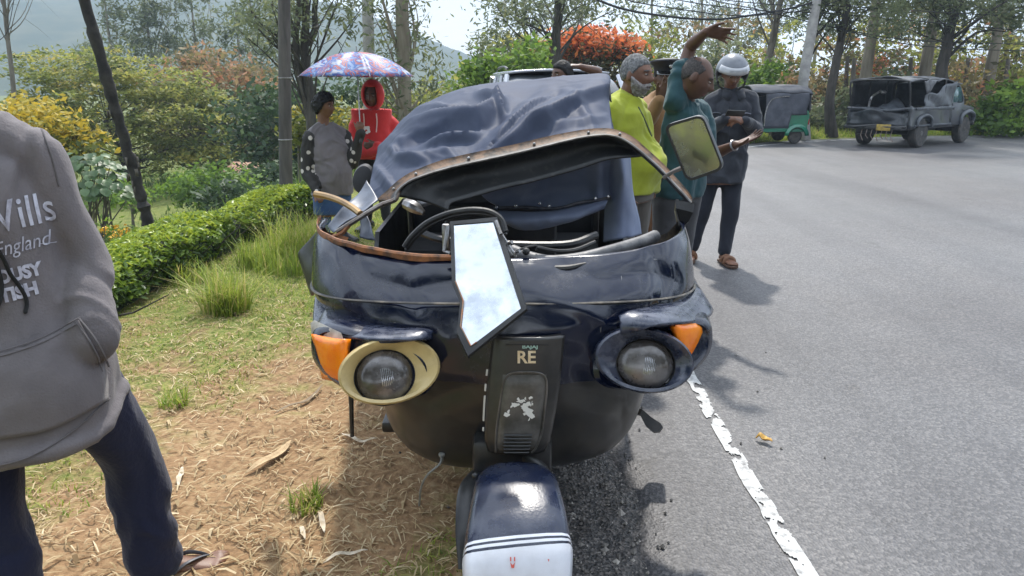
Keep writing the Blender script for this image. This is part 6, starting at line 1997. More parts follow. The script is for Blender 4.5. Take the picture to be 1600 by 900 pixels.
# ---- left side, from near to far
def leaning_trunk():
    base = J(242, 384, 6.7); base = (base.x, base.y, gz(base.x, base.y))
    rt = root("leaning_tree", "thin dark leaning trunk with peeling bark rising behind the clipped hedge", "tree", base)
    pts = [base] + [tuple(J(*q)) for q in ((238, 374, 6.7), (225, 325, 6.68), (207, 262, 6.66), (186, 190, 6.62), (160, 100, 6.58), (136, 15, 6.55), (110, -70, 6.5), (70, -170, 6.4))]
    P = cr(np.array(pts), 60); rng = np.random.default_rng(4)
    b = MB(); rad = np.interp(np.linspace(0, 1, 60), [0, .1, 1], [.058, .050, .045]) * (1 + .10 * rng.normal(size=60))
    b.tube(P + rng.normal(size=P.shape) * .004, rad, 12); b.build("trunk", M("near_black_bark", (0.012, 0.011, 0.010), .9, col2=(0.04, 0.036, 0.032), ns=9, bump=.8, bs=20), rt)
    b = MB()
    for k in range(14):
        i = rng.integers(16, 32); a = rng.uniform(0, 6.28); c = P[i] + np.array((math.cos(a), math.sin(a), 0)) * .055
        e = np.array((math.cos(a + 1.6), math.sin(a + 1.6), 0)); q = rng.uniform(.006, .014); o_ = np.array((math.cos(a), math.sin(a), 0)) * .015
        b.add([c - e * q, c + e * q + o_, c + e * q * .6 + o_ + np.array((0, 0, -.07)), c - e * q * .7 + np.array((0, 0, -.06))], [(0, 1, 2, 3)])
    tag(b.build("bark_flakes", m_bark_g, rt, thick=.004), kind='stuff')
    rngs = np.random.default_rng(9)
    # its crown is above the picture
    C, Pp, hue = crown_points(rngs, [(tuple(np.array(P[-1]) - np.array(base) + (0, 0, .3)), (1.0, .9, .7), 26)], 30, .35, .6)
    V, Fq = leaf_cloud(Pp, .10, rngs); mesh_np("crown", V, Fq, L_deep, rt, smooth_=False, hue=np.repeat(hue, 4), world=False)
leaning_trunk()
def straight_pole():
    x = J(447, 280, 8.6).x; base = (x, 8.6, gz(x, 8.6))
    rt = root("wooden_pole", "straight dark wooden pole standing behind the hedge left of the umbrella", "pole", base)
    pts = [base, tuple(J(447, 285, 8.6)), tuple(J(445, 140, 8.6)), tuple(J(444, 0, 8.6)), tuple(J(443, -160, 8.6))]
    b = MB(); b.tube(pts, [.080, .076, .070, .066, .060], 14, res=30); b.build("shaft", M("weathered_dark_timber", (0.055, 0.050, 0.046), .85, col2=(0.11, 0.10, 0.09), ns=9, bump=.5, bs=30, stretch=(1, 1, .15)), rt)
    for z in (122, 218):
        b = MB(); q = np.array(tuple(J(446, z, 8.6))); rr = ring_pts(q, .076, .076, np.array((1, 0, 0)), np.array((0, 1, 0)), 16); b.tube(rr.tolist() + rr[:2].tolist(), .005, 6); b.build("wire_binding", m_steel, rt)
straight_pole()

# clipped tea hedge: two lengths of it
def tea_hedge(label, line, halfw, top, seed, nleaf):
    rng = np.random.default_rng(seed)
    L = np.array([tuple(p)[:2] for p in line]); base = (*L.mean(0), gz(*L.mean(0)))
    rt = root("tea_hedge", label, "hedge", base, group="clipped tea hedge along the verge")
    seg = np.concatenate([[0], np.cumsum(np.linalg.norm(np.diff(L, axis=0), axis=1))])
    def frame(s):
        q = np.stack([np.interp(s, seg, L[:, 0]), np.interp(s, seg, L[:, 1])], -1)
        d = L[-1] - L[0]; d = d / np.linalg.norm(d)
        return q, np.array((-d[1], d[0]))
    n = nleaf
    s = rng.uniform(0, seg[-1], n); a = rng.uniform(-.35, math.pi + .35, n)
    lump = fbm(np.stack([s * 2.2, a * 1.2, 0 * s + seed], -1), 3)
    endr = np.minimum(1, np.sqrt(np.clip(np.minimum(s, seg[-1] - s) / .32, 0, 1)) * .55 + .45)
    q, nn = frame(s)
    r = (1 + .20 * lump) * rng.uniform(.86, 1.05, n)
    ca, sa = np.cos(a), np.sin(a)
    u = np.sign(ca) * np.abs(ca) ** .7 * halfw * r * endr
    h = np.clip(np.sign(sa) * np.abs(sa) ** .6, -.2, 1)
    zt = np.interp(s, seg, top)
    g = ground_z(q[:, 0] + nn[0] * u, q[:, 1] + nn[1] * u)
    z = g + .05 + (zt * (.80 + .20 * r * endr)) * np.clip(h, 0, 1) * np.where(h < 0, 0, 1) + np.where(h < 0, .04, 0)
    P = np.stack([q[:, 0] + nn[0] * u, q[:, 1] + nn[1] * u, z], -1)
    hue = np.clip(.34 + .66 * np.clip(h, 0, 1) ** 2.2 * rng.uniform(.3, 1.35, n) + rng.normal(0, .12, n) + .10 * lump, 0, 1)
    V, Fq = leaf_cloud(P, .060, rng, .55, .48, fold=True)
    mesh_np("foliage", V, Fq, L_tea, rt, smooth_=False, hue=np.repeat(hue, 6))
    # twiggy dark inside
    b = MB()
    for k in range(150):
        s0 = rng.uniform(.05, seg[-1] - .05); qq, n2 = frame(np.array([s0])); qq = qq[0]; u0 = rng.uniform(-.6, .6) * halfw
        p0 = np.array((qq[0] + n2[0] * u0, qq[1] + n2[1] * u0, 0)); p0[2] = gz(p0[0], p0[1]) - .02
        u1 = u0 + rng.uniform(-.35, .35); p1 = np.array((qq[0] + n2[0] * u1 + rng.normal() * .1, qq[1] + n2[1] * u1 + rng.normal() * .1, p0[2] + np.interp(s0, seg, top) * rng.uniform(.6, .92)))
        b.tube([p0, p0 * .5 + p1 * .5 + rng.normal(size=3) * .03, p1], [.010, .007, .003], 5)
    b.build("stems", m_bark_d, rt)
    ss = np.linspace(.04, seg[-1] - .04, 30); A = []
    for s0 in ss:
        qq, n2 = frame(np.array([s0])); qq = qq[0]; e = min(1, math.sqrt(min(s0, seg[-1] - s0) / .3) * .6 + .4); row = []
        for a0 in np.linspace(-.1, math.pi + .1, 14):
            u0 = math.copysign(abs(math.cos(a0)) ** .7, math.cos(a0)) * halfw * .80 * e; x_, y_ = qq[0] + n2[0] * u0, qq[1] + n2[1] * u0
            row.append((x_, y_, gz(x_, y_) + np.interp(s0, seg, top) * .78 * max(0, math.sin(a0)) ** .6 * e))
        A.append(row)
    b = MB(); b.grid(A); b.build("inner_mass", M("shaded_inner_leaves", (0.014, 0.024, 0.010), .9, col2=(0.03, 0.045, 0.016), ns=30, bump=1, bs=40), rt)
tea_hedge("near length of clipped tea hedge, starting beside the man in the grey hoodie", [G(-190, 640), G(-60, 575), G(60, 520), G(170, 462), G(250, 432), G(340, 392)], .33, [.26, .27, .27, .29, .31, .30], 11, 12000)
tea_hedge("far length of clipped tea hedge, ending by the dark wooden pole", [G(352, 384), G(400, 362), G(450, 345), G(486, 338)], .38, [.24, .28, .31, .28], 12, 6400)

# grass clumps on the verge
m_blade = leaf_mat("grass_blades", [(0, (0.075, 0.115, 0.020)), (.5, (0.19, 0.28, 0.038)), (.8, (0.32, 0.38, 0.06)), (1, (0.46, 0.40, 0.15))], .45)
def blades(P, h, lean, w, rng, hue, n_seg=3):
    """Curved tapering blades: n_seg quads each."""
    n = len(P); a = rng.uniform(0, 2 * math.pi, n)
    d = np.stack([np.cos(a), np.sin(a), 0 * a], -1) * lean[:, None]
    sid = np.stack([-np.sin(a), np.cos(a), 0 * a], -1)
    V, H_ = [], []
    for k in range(n_seg + 1):
        t = k / n_seg
        c = P + d * (t ** 1.8)[..., None] if False else P + d * (t ** 1.8) + np.stack([0 * a, 0 * a, h * (t - .30 * t * t * np.clip(lean / (h + 1e-6), 0, 1.5))], -1)
        ww = (w * (1 - t) ** .7)[:, None] * sid
        V += [c - ww, c + ww]; H_ += [hue + .15 * t, hue + .15 * t]
    V = np.stack(V, 1); H_ = np.stack(H_, 1)
    m = 2 * (n_seg + 1)
    base = (np.arange(n) * m)[:, None]
    Fq = np.concatenate([base + np.array([[2 * k, 2 * k + 1, 2 * k + 3, 2 * k + 2]]) for k in range(n_seg)])
    return V.reshape(-1, 3), Fq, np.clip(H_.reshape(-1), 0, 1)
def tuft(label, c, rad, h, n, seed, lean=.5, hue=.5, dry=.1):
    rng = np.random.default_rng(seed)
    base = (c[0], c[1], gz(c[0], c[1]))
    rt = root("grass_clump", label, "grass clump", base, group="tall grass clumps on the verge")
    r = rad * np.sqrt(rng.random(n)); a = rng.uniform(0, 6.28, n)
    x, y = c[0] + r * np.cos(a), c[1] + r * np.sin(a)
    P = np.stack([x, y, ground_z(x, y) - .01], -1)
    hh = h * rng.uniform(.5, 1.2, n); hu = np.where(rng.random(n) < dry, .95, hue + rng.normal(0, .15, n))
    V, Fq, hv = blades(P, hh, hh * lean * rng.uniform(.1, 1.3, n), rng.uniform(.003, .006, n), rng, hu)
    mesh_np("blades", V, Fq, m_blade, rt, smooth_=False, hue=hv)
tuft("big clump of long bright grass below the gap in the hedge", G(355, 492), .15, .36, 420, 1, 1.0, .55, .18)
tuft("smaller grass clump in front of the far hedge length", G(405, 425), .16, .30, 260, 2, .6)
tuft("tall bright grass at the foot of the woman's legs", G(462, 405), .26, .42, 480, 3, .75, .62, .12)
tuft("grass clump close to the bent flank of the rickshaw", G(440, 432), .20, .28, 240, 4, .6)
tuft("low grass clump beside the near hedge length", G(300, 448), .14, .20, 150, 5, .7)
tuft("thin grass tuft on the straw in front of the suspension arm", G(480, 800), .06, .09, 90, 6, .8, .45, .3)
tuft("small weedy tuft between the hoodie man and the straw", G(275, 640), .07, .10, 70, 7, .9)

# short grass and straw all over the verge: nobody could count it
def verge_grass():
    rng = np.random.default_rng(21)
    n = 110000
    x, y = rng.uniform(-4.6, .7, n), 1.5 + 7.5 * rng.random(n) ** 1.4
    d = edge_dist(x, y)
    nz = fbm(np.stack([x * .9, y * .9, 0 * x + 3], -1), 4)
    gr = .42 + .50 * fbm(np.stack([x * .9, y * .9, 0 * x], -1) + 3, 4) + .30 * smooth(1.9, 3.0, d) * smooth(4.0, 3.3, d) + .65 * smooth(3.9, 4.8, d) + .35 * smooth(5.2, 7, y) * smooth(1.2, 2, d) - .34 * np.exp(-((x + .75) ** 2 / .5 + (y - 2.9) ** 2 / 1.6))
    fine = fbm(np.stack([x * 5, y * 5, 0 * x + 7], -1), 2)
    k = (d > .75) & (gr + .35 * fine > rng.uniform(.30, .85, n))
    x, y, gr = x[k], y[k], gr[k]
    P = np.stack([x, y, ground_z(x, y) - .005], -1); n = len(x)
    h = rng.uniform(.012, .050, n) * (1 + .8 * (gr > .8)); 
    V, Fq, hv = blades(P, h, h * rng.uniform(.3, 1.6, n), rng.uniform(.0018, .0045, n), rng, np.clip(.45 + rng.normal(0, .2, n) + .42 * (rng.random(n) < .36), 0, 1), 2)
    tag(mesh_np("grass", V, Fq, m_blade, None, smooth_=False, hue=hv), kind='stuff')
verge_grass()
m_straw = leaf_mat("dry_straw", [(0, (0.20, 0.125, 0.06)), (.5, (0.42, 0.31, 0.165)), (1, (0.62, 0.51, 0.33))], .1, rough=.8)
def straw_litter():
    rng = np.random.default_rng(31)
    n = 34000
    x, y = rng.uniform(-3.4, .45, n), 1.5 + 6 * rng.random(n) ** 1.6
    d = edge_dist(x, y)
    dens = .55 + .45 * fbm(np.stack([x * 1.7, y * 1.7, 0 * x + 13], -1), 3) + .35 * np.exp(-((x + .8) ** 2 / 1.2 + (y - 2.8) ** 2 / 4))
    k = (d > .80) & (dens > rng.uniform(.2, 1.3, n)) & (d < 3.9)
    x, y = x[k], y[k]; n = len(x)
    a = rng.uniform(0, 6.28, n); ln = rng.uniform(.015, .06, n) * np.where(rng.random(n) < .12, 1.9, 1); w = rng.uniform(.0008, .0026, n) * np.where(rng.random(n) < .04, 2.8, 1)
    dx, dy = np.cos(a) * ln, np.sin(a) * ln
    z0 = ground_z(x, y) + rng.uniform(.003, .012, n); z1 = ground_z(x + dx, y + dy) + rng.uniform(.003, .020, n)
    p0, p1 = np.stack([x, y, z0], -1), np.stack([x + dx, y + dy, z1], -1); s = np.stack([-np.sin(a) * w, np.cos(a) * w, 0 * w], -1); u = np.stack([0 * w, 0 * w, w * .9], -1)
    m_ = (p0 + p1) / 2 + u * 2.5
    V = np.stack([p0 - s, p0 + s, m_ - s * 1.2, m_ + s * 1.2, p1 - s * .5, p1 + s * .5], 1).reshape(-1, 3)
    base = (np.arange(n) * 6)[:, None]
    Fq = np.concatenate([base + np.array([[0, 2, 3, 1]]), base + np.array([[2, 4, 5, 3]])])
    tag(mesh_np("straw", V, Fq, m_straw, None, smooth_=False, hue=np.repeat(np.clip(rng.normal(.5, .25, n), 0, 1), 6)), kind='stuff')
straw_litter()
m_pebble = leaf_mat("stone_chips", [(0, (0.07, 0.065, 0.06)), (.5, (0.19, 0.175, 0.16)), (1, (0.42, 0.39, 0.35))], 0.0, rough=.8)
def gravel_chips():
    rng = np.random.default_rng(41); n = 5200
    y = 1.4 + 4.6 * rng.random(n) ** 1.5; x = rng.normal(.22, .12, n)
    far = rng.random(n) < .015; x = np.where(far, rng.uniform(-.9, 1.5, n), x)
    z = np.where(x > .46, .002, np.maximum(ground_z(x, y), -.03) + np.where((x > .06) & (x < .45), .022, 0.0))
    s = rng.uniform(.003, .010, n) * np.where(rng.random(n) < .05, 1.9, 1)
    dirs = np.array([(1, 0, 0), (0, 1, 0), (-1, 0, 0), (0, -1, 0), (0, 0, 1), (0, 0, -1)], float)
    V = np.stack([x, y, z + s * .4], -1)[:, None, :] + dirs[None] * s[:, None, None] * rng.uniform(.55, 1.1, (n, 6, 1))
    T = np.array([(0, 1, 4), (1, 2, 4), (2, 3, 4), (3, 0, 4), (1, 0, 5), (2, 1, 5), (3, 2, 5), (0, 3, 5)])
    Fq = ((np.arange(n) * 6)[:, None, None] + T[None]).reshape(-1, 3)
    tag(mesh_np("gravel", V.reshape(-1, 3), Fq, m_pebble, None, smooth_=False, hue=np.repeat(np.clip(rng.normal(.42, .25, n), 0, 1), 6)), kind='stuff')
gravel_chips()
# single dead leaves and husks large enough to point at
def dead_leaf(label, pts, w, mat, cat="leaf", name="dried_leaf", curl=.25, grp=None):
    P = cr(np.array([tuple(p) for p in pts], float), 14)
    P[:, 2] = [max(gz(q[0], q[1]), 0.0 if q[0] > .5 else -9) + .010 for q in P]
    P[:, 2] += .012 * np.sin(np.linspace(0, math.pi * 1.6, 14)) ** 2
    T = np.gradient(P, axis=0); T /= np.linalg.norm(T, axis=1)[:, None]; S = np.cross(T, (0, 0, 1))
    ww = w * np.sin(np.linspace(.12, math.pi - .06, 14)) ** .7
    A = [[p + s * q * u + np.array((0, 0, abs(u) ** 2 * q * curl * 2)) for u in (-1, -.5, 0, .5, 1)] for p, s, q in zip(P, S, ww)]
    rt = root(name, label, cat, tuple(P.mean(0)), group=grp)
    b = MB(); b.grid(A); b.build("blade", mat, rt, thick=.0012)
m_husk = M("dry_husk", (0.50, 0.36, 0.20), .75, col2=(0.34, 0.23, 0.12), ns=30, bump=.3, bs=90, stretch=(1, 1, 1))
m_husk2 = M("pale_husk", (0.60, 0.52, 0.40), .75, col2=(0.42, 0.33, 0.22), ns=30)
dl = "dead leaves and husks lying on the verge"
dead_leaf("long curled dry husk lying on the straw left of the rickshaw", [G(385, 752), G(410, 742), G(440, 722), G(456, 704)], .020, m_husk, grp=dl)
dead_leaf("pale dry husk standing up near the hoodie man's sandal", [G(280, 770), G(283, 755), G(287, 742)], .011, m_husk2, grp=dl)
dead_leaf("narrow pale leaf lying below the long curled husk", [G(500, 810), G(504, 825), G(508, 845)], .010, m_husk2, grp=dl)
dead_leaf("small white scrap of dry leaf at the lower end of the straw", [G(470, 830), G(474, 842), G(478, 858)], .008, m_husk2, grp=dl)
dead_leaf("grey brown stalk across the verge below the indicator lamp", [G(430, 660), G(460, 643), G(490, 625), G(505, 612)], .010, M("grey_stalk", (0.22, 0.16, 0.10), .8), grp=dl)
dead_leaf("thin straw coloured stalk pointing at the rickshaw's mudguard", [G(505, 885), G(540, 872), G(575, 868)], .009, m_husk2, grp=dl)
dead_leaf("broad brown leaf on the soil beside the hedge", [G(205, 690), G(222, 700), G(240, 690)], .02, m_husk, grp=dl)
dead_leaf("light husk lying under the orange indicator on the left", [G(535, 690), G(560, 700), G(590, 698)], .010, m_husk2, grp=dl)
dead_leaf("yellow leaf fallen on the asphalt right of the white line", [G(1180, 688), G(1190, 690), G(1206, 697)], .018, M("yellow_leaf", (0.55, 0.34, 0.07), .6, col2=(0.42, 0.22, 0.04), ns=20), curl=.4)

# weeds and tall growth on the field beyond the hedge
def field_weeds():
    rng = np.random.default_rng(51)
    n = 46000
    y = 3.6 + 36 * rng.random(n) ** 1.3; x = -2.2 - (y * 1.15 + 5) * rng.random(n)
    d = edge_dist(x, y); nz = fbm(np.stack([x * .35, y * .35, 0 * x], -1), 3)
    k = (d > 3.95) & (nz > rng.uniform(-.7, .5, n)); x, y, nz = x[k], y[k], nz[k]; n = len(x)
    P = np.stack([x, y, ground_z(x, y) - .02], -1)
    h = rng.uniform(.12, .42, n) * (1 + nz * .7)
    V, Fq, hv = blades(P, h, h * rng.uniform(.2, .9, n), rng.uniform(.008, .022, n) * (y / 14) ** .5, rng, np.clip(.30 + rng.normal(0, .18, n) + nz * .2, 0, 1), 2)
    tag(mesh_np("field_grass", V, Fq, leaf_mat("field_blades", [(0, (0.040, 0.075, 0.018)), (.5, (0.10, 0.17, 0.032)), (1, (0.20, 0.27, 0.06))], .45), None, smooth_=False, hue=hv), kind='stuff')
field_weeds()
def bush(label, px, y, crowns, n, size, clump, leaf, seed, group=None, name="bush", cat="bush", bark=None, up=.4, aspect=.5, flat=.7, limbs=10, tip_hue=None, shell=.35):
    base = B0(px, y)
    cw = [crown_at(base, *c) for c in crowns]
    top = max(c[0][2] for c in cw)
    return make_tree(name, label, cat, base, [(0, 0, -.05), (0.02, 0, top * .35), (.05, 0, top * .8)], .05 * max(1, top / 2), cw, n, size, clump, flat, leaf, bark or m_bark_g, group, seed, limbs, up, aspect, tip_hue=tip_hue, shell=shell)
gw = "weed bushes on the field behind the hedge"
bush("rank green weeds on the field right of the leaning trunk", 320, 20, [(320, 298, 20, 66, 16, 1.0, 34)], 34, .16, .32, L_bright, 61, gw)
bush("dark green weeds below the umbrella-shaped tree", 400, 17, [(400, 305, 17, 75, 18, 1.0, 36)], 32, .18, .36, L_deep, 62, gw)
bush("weedy thicket around the little shed", 415, 21, [(425, 275, 21, 45, 20, 1.2, 30)], 32, .20, .42, L_deep, 63, gw)
bush("low bright weeds on the field left of the leaning trunk", 200, 18, [(190, 305, 18, 60, 16, 1.0, 28)], 32, .16, .32, L_bright, 64, gw)
bush("green scrub beside the dark wooden pole", 340, 19, [(330, 285, 19, 70, 18, 1.0, 32)], 32, .18, .4, L_bright, 65, gw)
# big-leaved bush by the hoodie man: each leaf its own piece
def big_leaf_bush():
    base = B0(130, 9.5); rng = np.random.default_rng(71)
    rt = root("large_leaved_bush", "bush of large pale green leaves beside the grey hoodie's shoulder", "bush", base)
    b = MB(); c0 = np.array(tuple(J(130, 275, 9.5)))
    lm = []
    for k in range(3):
        A = []
        for t in np.linspace(0, 1, 7):
            w = .42 * math.sin(min(1, t * 1.12 + .08) * math.pi) ** .75 if t < .95 else .02
            A.append([(t, u * w, .10 * abs(u) * w * 2 - .25 * t * t + .02 * math.sin(5 * t + k)) for u in (-1, -.5, 0, .5, 1)])
        m2 = MB(); m2.grid(A); o = m2.build("leaf", leaf_mat_one[k], rt, world=False); lm.append(o.data); bpy.data.objects.remove(o)
    tips = []
    for k in range(250):
        d = rng.normal(size=3); d /= np.linalg.norm(d); d[2] = abs(d[2]) * 1.1 - .55
        q = c0 + d * np.array((.62, .5, .60)) * rng.uniform(.5, 1.0)
        o = bpy.data.objects.new("leaf", lm[rng.integers(3)]); COL.objects.link(o); o.parent = rt
        z = Vector((d[0] * .4, -.35 + d[1] * .4, 1)).normalized(); out = Vector((d[0], d[1] - .3, -.25 + rng.normal() * .2)); out = (out - z * out.dot(z)).normalized()
        sx = z.cross(out); s = rng.uniform(.09, .16)
        o.matrix_local = Matrix.Translation(Vector(q) - Vector(base)) @ Matrix((out, sx, z)).transposed().to_4x4() @ Matrix.Diagonal((s, s, s, 1))
        tips.append(q)
    for k in range(26):
        q = tips[k * 4]; p0 = np.array(base) + np.array((rng.normal() * .12, rng.normal() * .12, -.05))
        b.tube([p0, p0 * .45 + q * .55 + rng.normal(size=3) * .06, q], [.018, .012, .005], 6)
    b.build("stems", m_bark_g, rt)
leaf_mat_one = []
for k, c in enumerate(((0.075, 0.135, 0.050), (0.11, 0.18, 0.075), (0.050, 0.10, 0.035))):
    m, n_, l_, b_, o_ = _mat("broad_leaf"); b_.inputs['Base Color'].default_value = (*c, 1); b_.inputs['Roughness'].default_value = .45
    t_ = n_.new("ShaderNodeBsdfTranslucent"); t_.inputs[0].default_value = (c[0] * 1.2, c[1] * 1.2, c[2] * .8, 1); x_ = n_.new("ShaderNodeMixShader"); x_.inputs[0].default_value = .35
    l_.new(b_.outputs[0], x_.inputs[1]); l_.new(t_.outputs[0], x_.inputs[2]); l_.new(x_.outputs[0], o_.inputs[0]); leaf_mat_one.append(m)
big_leaf_bush()
def flower_weed(label, px, py, y, seed):
    base = B0(px, y, 0); rng = np.random.default_rng(seed)
    rt = root("yellow_flower_plant", label, "flowering plant", base, group="yellow wild flowers behind the hedge")
    c = np.array(tuple(J(px, py, y)))
    P = c + rng.normal(size=(170, 3)) * np.array((.12, .12, .10)) - np.array((0, 0, .12))
    V, Fq = leaf_cloud(P, .08, rng, .4, .3); mesh_np("foliage", V, Fq, L_bright, rt, smooth_=False, hue=np.repeat(np.clip(rng.normal(.5, .2, 170), 0, 1), 4))
    b = MB()
    for k in range(7):
        q = c + rng.normal(size=3) * np.array((.10, .10, .06)); p0 = np.array(base) + rng.normal(size=3) * .04
        b.tube([p0, p0 * .4 + q * .6, q], [.006, .005, .003], 5)
    b.build("stem", m_bark_g, rt)
    for k in range(6):
        q = c + rng.normal(size=3) * np.array((.11, .08, .035)) + np.array((0, 0, .03))
        b = MB(); fl_ = rng.normal(size=(16, 3)) * .020
        for f_ in fl_:
            a = rng.normal(size=3); a /= np.linalg.norm(a); e = np.cross(a, rng.normal(size=3)); e /= np.linalg.norm(e); g_ = np.cross(a, e)
            b.add([q + f_ - e * .016, q + f_ + g_ * .011, q + f_ + e * .016, q + f_ - g_ * .011], [(0, 1, 2, 3)])
        b.build("flower", m_ylw, rt, smooth_=False)
m_ylw = M("orange_yellow_petals", (0.80, 0.42, 0.02), .6, col2=(0.85, 0.52, 0.03), ns=30)
flower_weed("yellow wild flowers nearest the hoodie man's sleeve", 150, 362, 6.4, 81)
flower_weed("yellow wild flowers between the sleeve and the leaning trunk", 196, 368, 6.6, 82)

def upper_hue(thr, amt, spread=.2):
    def f(P, hue, rng):
        z = (P[:, 2] - P[:, 2].min()) / np.ptp(P[:, 2])
        on = (z + rng.normal(0, spread, len(z))) > thr
        return np.where(on, np.clip(.55 + .4 * rng.random(len(z)) * amt, 0, 1), hue * .55)
    return f
bush("yellow flowering tree above the grey hoodie's shoulder", 60, 13, [(45, 195, 13, 80, 36, .9, 34), (120, 235, 13, 50, 28, .8, 20)], 55, .13, .34, L_yellow, 91, name="yellow_flowering_tree", cat="tree", tip_hue=upper_hue(.42, 1.0), flat=.55)
base = B0(200, 27)
make_tree("spreading_tree", "broad umbrella-shaped olive green tree on the field behind the hedge", "tree", base,
          [(0, 0, -.1), (.1, 0, .9), (-.1, 0, 1.7), (-.4, 0, 2.6)], .24,
          [crown_at(base, 110, 105, 27, 100, 34, 2.2, 70), crown_at(base, 190, 165, 27, 150, 60, 2.8, 150), crown_at(base, 285, 195, 27, 88, 55, 2.3, 80), crown_at(base, 90, 175, 27, 85, 50, 2.0, 60), crown_at(base, 240, 130, 27, 70, 38, 2, 40), crown_at(base, 270, 245, 27, 85, 24, 2.0, 40)],
          44, .20, .52, .30, L_olive, m_bark_d, None, 101, 34, up=1.1)
base = B0(345, 34)
make_tree("rust_tipped_tree", "dark tree with rust coloured crown top behind the umbrella-shaped tree", "tree", base, [(0, 0, -.1), (0, 0, 2), (.2, 0, 4)], .3,
          [crown_at(base, 340, 150, 34, 85, 66, 3, 120), crown_at(base, 300, 185, 34, 60, 60, 2.5, 60), crown_at(base, 400, 190, 34, 60, 66, 2.5, 80), crown_at(base, 375, 235, 34, 90, 40, 3, 60)], 40, .30, .75, .6, L_brown, m_bark_d, None, 102, 18,
          tip_hue=lambda P, h, r: np.where(P[:, 2] > np.quantile(P[:, 2], .80), np.clip(h + .26, 0, 1), h * .85))
for _px, _y, _s, _lf, _w in ((-170, 30, 103, L_olive, "left of the yellow flowering tree"), (-420, 34, 104, L_brown, "farthest left on the field"), (-330, 20, 105, L_deep, "on the slope left of the hoodie man")):
    base = B0(_px, _y)
    make_tree("field_tree", "leafy tree outside the picture, " + _w, "tree", base, [(0, 0, -.1), (.1, 0, 1), (0, 0, 2.2)], .2,
              [((0, 0, 3.0), (2.6, 2.4, 1.3), 80), ((1.3, .3, 2.3), (1.8, 1.8, .9), 40), ((-1.4, -.2, 2.2), (1.8, 1.8, .9), 40)], 40, .24, .55, .5, _lf, m_bark_d, None, _s, 16)
# tall gum trees far off on the left, and their like elsewhere (one mesh of each kind, copied)
def gum(name, label, px, py_base, y, h, seed, group, spread=1.0, leaf=L_gum, nclump=75, n=34, size=.36):
    x = J(px, 200, y).x; base = (x, y, gz(x, y) - .2); rng = np.random.default_rng(seed)
    crowns = []
    for k in range(6):
        a = rng.uniform(0, 6.28); rr = rng.uniform(.2, 1.4) * spread
        crowns.append(((math.cos(a) * rr, math.sin(a) * rr, h * (.30 + .11 * k) + rng.normal() * .3), (1.15 * spread, 1.1 * spread, h * .09), nclump // 5))
    return make_tree(name, label, "tree", base, [(0, 0, 0), (.1, 0, h * .3), (-.05, .1, h * .6), (.1, 0, h * .93)], .011 * h, crowns, n, size, .60, .7, leaf, m_bark_p, group, seed, 22, droop=.8, aspect=.32, r1=.03)
gg = "tall hazy gum trees beyond the field on the left"
gum("gum_tree", "hazy gum tree rising left of the umbrella-shaped tree's top", 190, 0, 50, 12.5, 111, gg, 1.6)
gum("gum_tree", "tallest hazy gum tree above the umbrella-shaped tree", 250, 0, 52, 15, 112, gg, 1.7, n=34)
gum("gum_tree", "hazy gum tree above the rust coloured crown", 320, 0, 54, 14, 113, gg, 1.8, n=34)
gum("gum_tree", "hazy gum tree left of the dark wooden pole", 385, 0, 48, 12, 114, gg, 1.5)
gum("gum_tree", "pale gum tree between the pole and the umbrella", 455, 0, 42, 10, 115, gg, 1.5)
base = B0(482, 12.5)
make_tree("forked_tree", "dark forked tree directly behind the woman, thin leaves hanging at the top", "tree", base,
          rel(base, [base, J(488, 250, 12.5), J(484, 150, 12.5), J(476, 80, 12.5), J(478, 20, 12.5), J(470, -80, 12.5)]), .105,
          [crown_at(base, 430, 25, 12.3, 60, 30, .9, 26), crown_at(base, 520, 20, 12.5, 55, 30, .9, 22), crown_at(base, 470, -90, 12.5, 120, 60, 1.4, 50), crown_at(base, 400, 60, 12.2, 30, 24, .6, 8)], 24, .13, .26, .8, L_gum, m_bark_d, None, 121, 24, droop=.9, aspect=.3)
rt = bpy.data.objects[bpy.context.scene.objects[-1].name]
b = MB(); b.tube([J(486, 200, 12.55), J(468, 120, 12.5), J(462, 60, 12.45), J(468, -10, 12.4), J(452, -70, 12.4)], [.05, .055, .05, .045, .04], 8, res=20); b.tube([J(480, 70, 12.5), J(492, 45, 12.5), J(492, 10, 12.5), J(505, -50, 12.5)], [.06, .05, .045, .03], 8, res=16)
_ft = [o for o in SC.objects if o.name.startswith("forked_tree")][0]
b.build("limb", m_bark_d, _ft)
base = B0(632, 14)
make_tree("pale_trunked_tree", "pale straight tree trunk with loose leaves behind the right end of the umbrella", "tree", base,
          rel(base, [base, J(633, 200, 14), J(631, 100, 14), J(628, 0, 14), J(632, -120, 14)]), .135,
          [crown_at(base, 620, 60, 14, 45, 60, .8, 24), crown_at(base, 665, 105, 14, 26, 50, .6, 16), crown_at(base, 590, 110, 14, 30, 60, .7, 18), crown_at(base, 620, -30, 14, 70, 40, 1, 26), crown_at(base, 648, 190, 14, 40, 35, .7, 20)], 20, .14, .30, .9, L_gum, m_bark_p, None, 122, 22, droop=.9, aspect=.3, r1=.11)
bush("brown and green thicket behind the red hood", 660, 16, [(655, 190, 16, 55, 50, 1.2, 40), (600, 215, 16, 60, 50, 1, 30)], 36, .17, .40, L_olive, 123)
bush("yellowish bush between the woman and the wooden pole", 468, 15, [(468, 200, 15, 20, 32, .6, 18), (530, 200, 15, 40, 40, .6, 22)], 34, .14, .28, L_yellow, 124, tip_hue=lambda P, h, r: np.clip(h * .7 + .05, 0, .6))
bush("dark shrub mass behind the woman's back", 440, 24, [(430, 200, 24, 70, 60, 1.6, 70), (520, 190, 24, 70, 60, 1.6, 60)], 36, .24, .60, L_deep, 125)
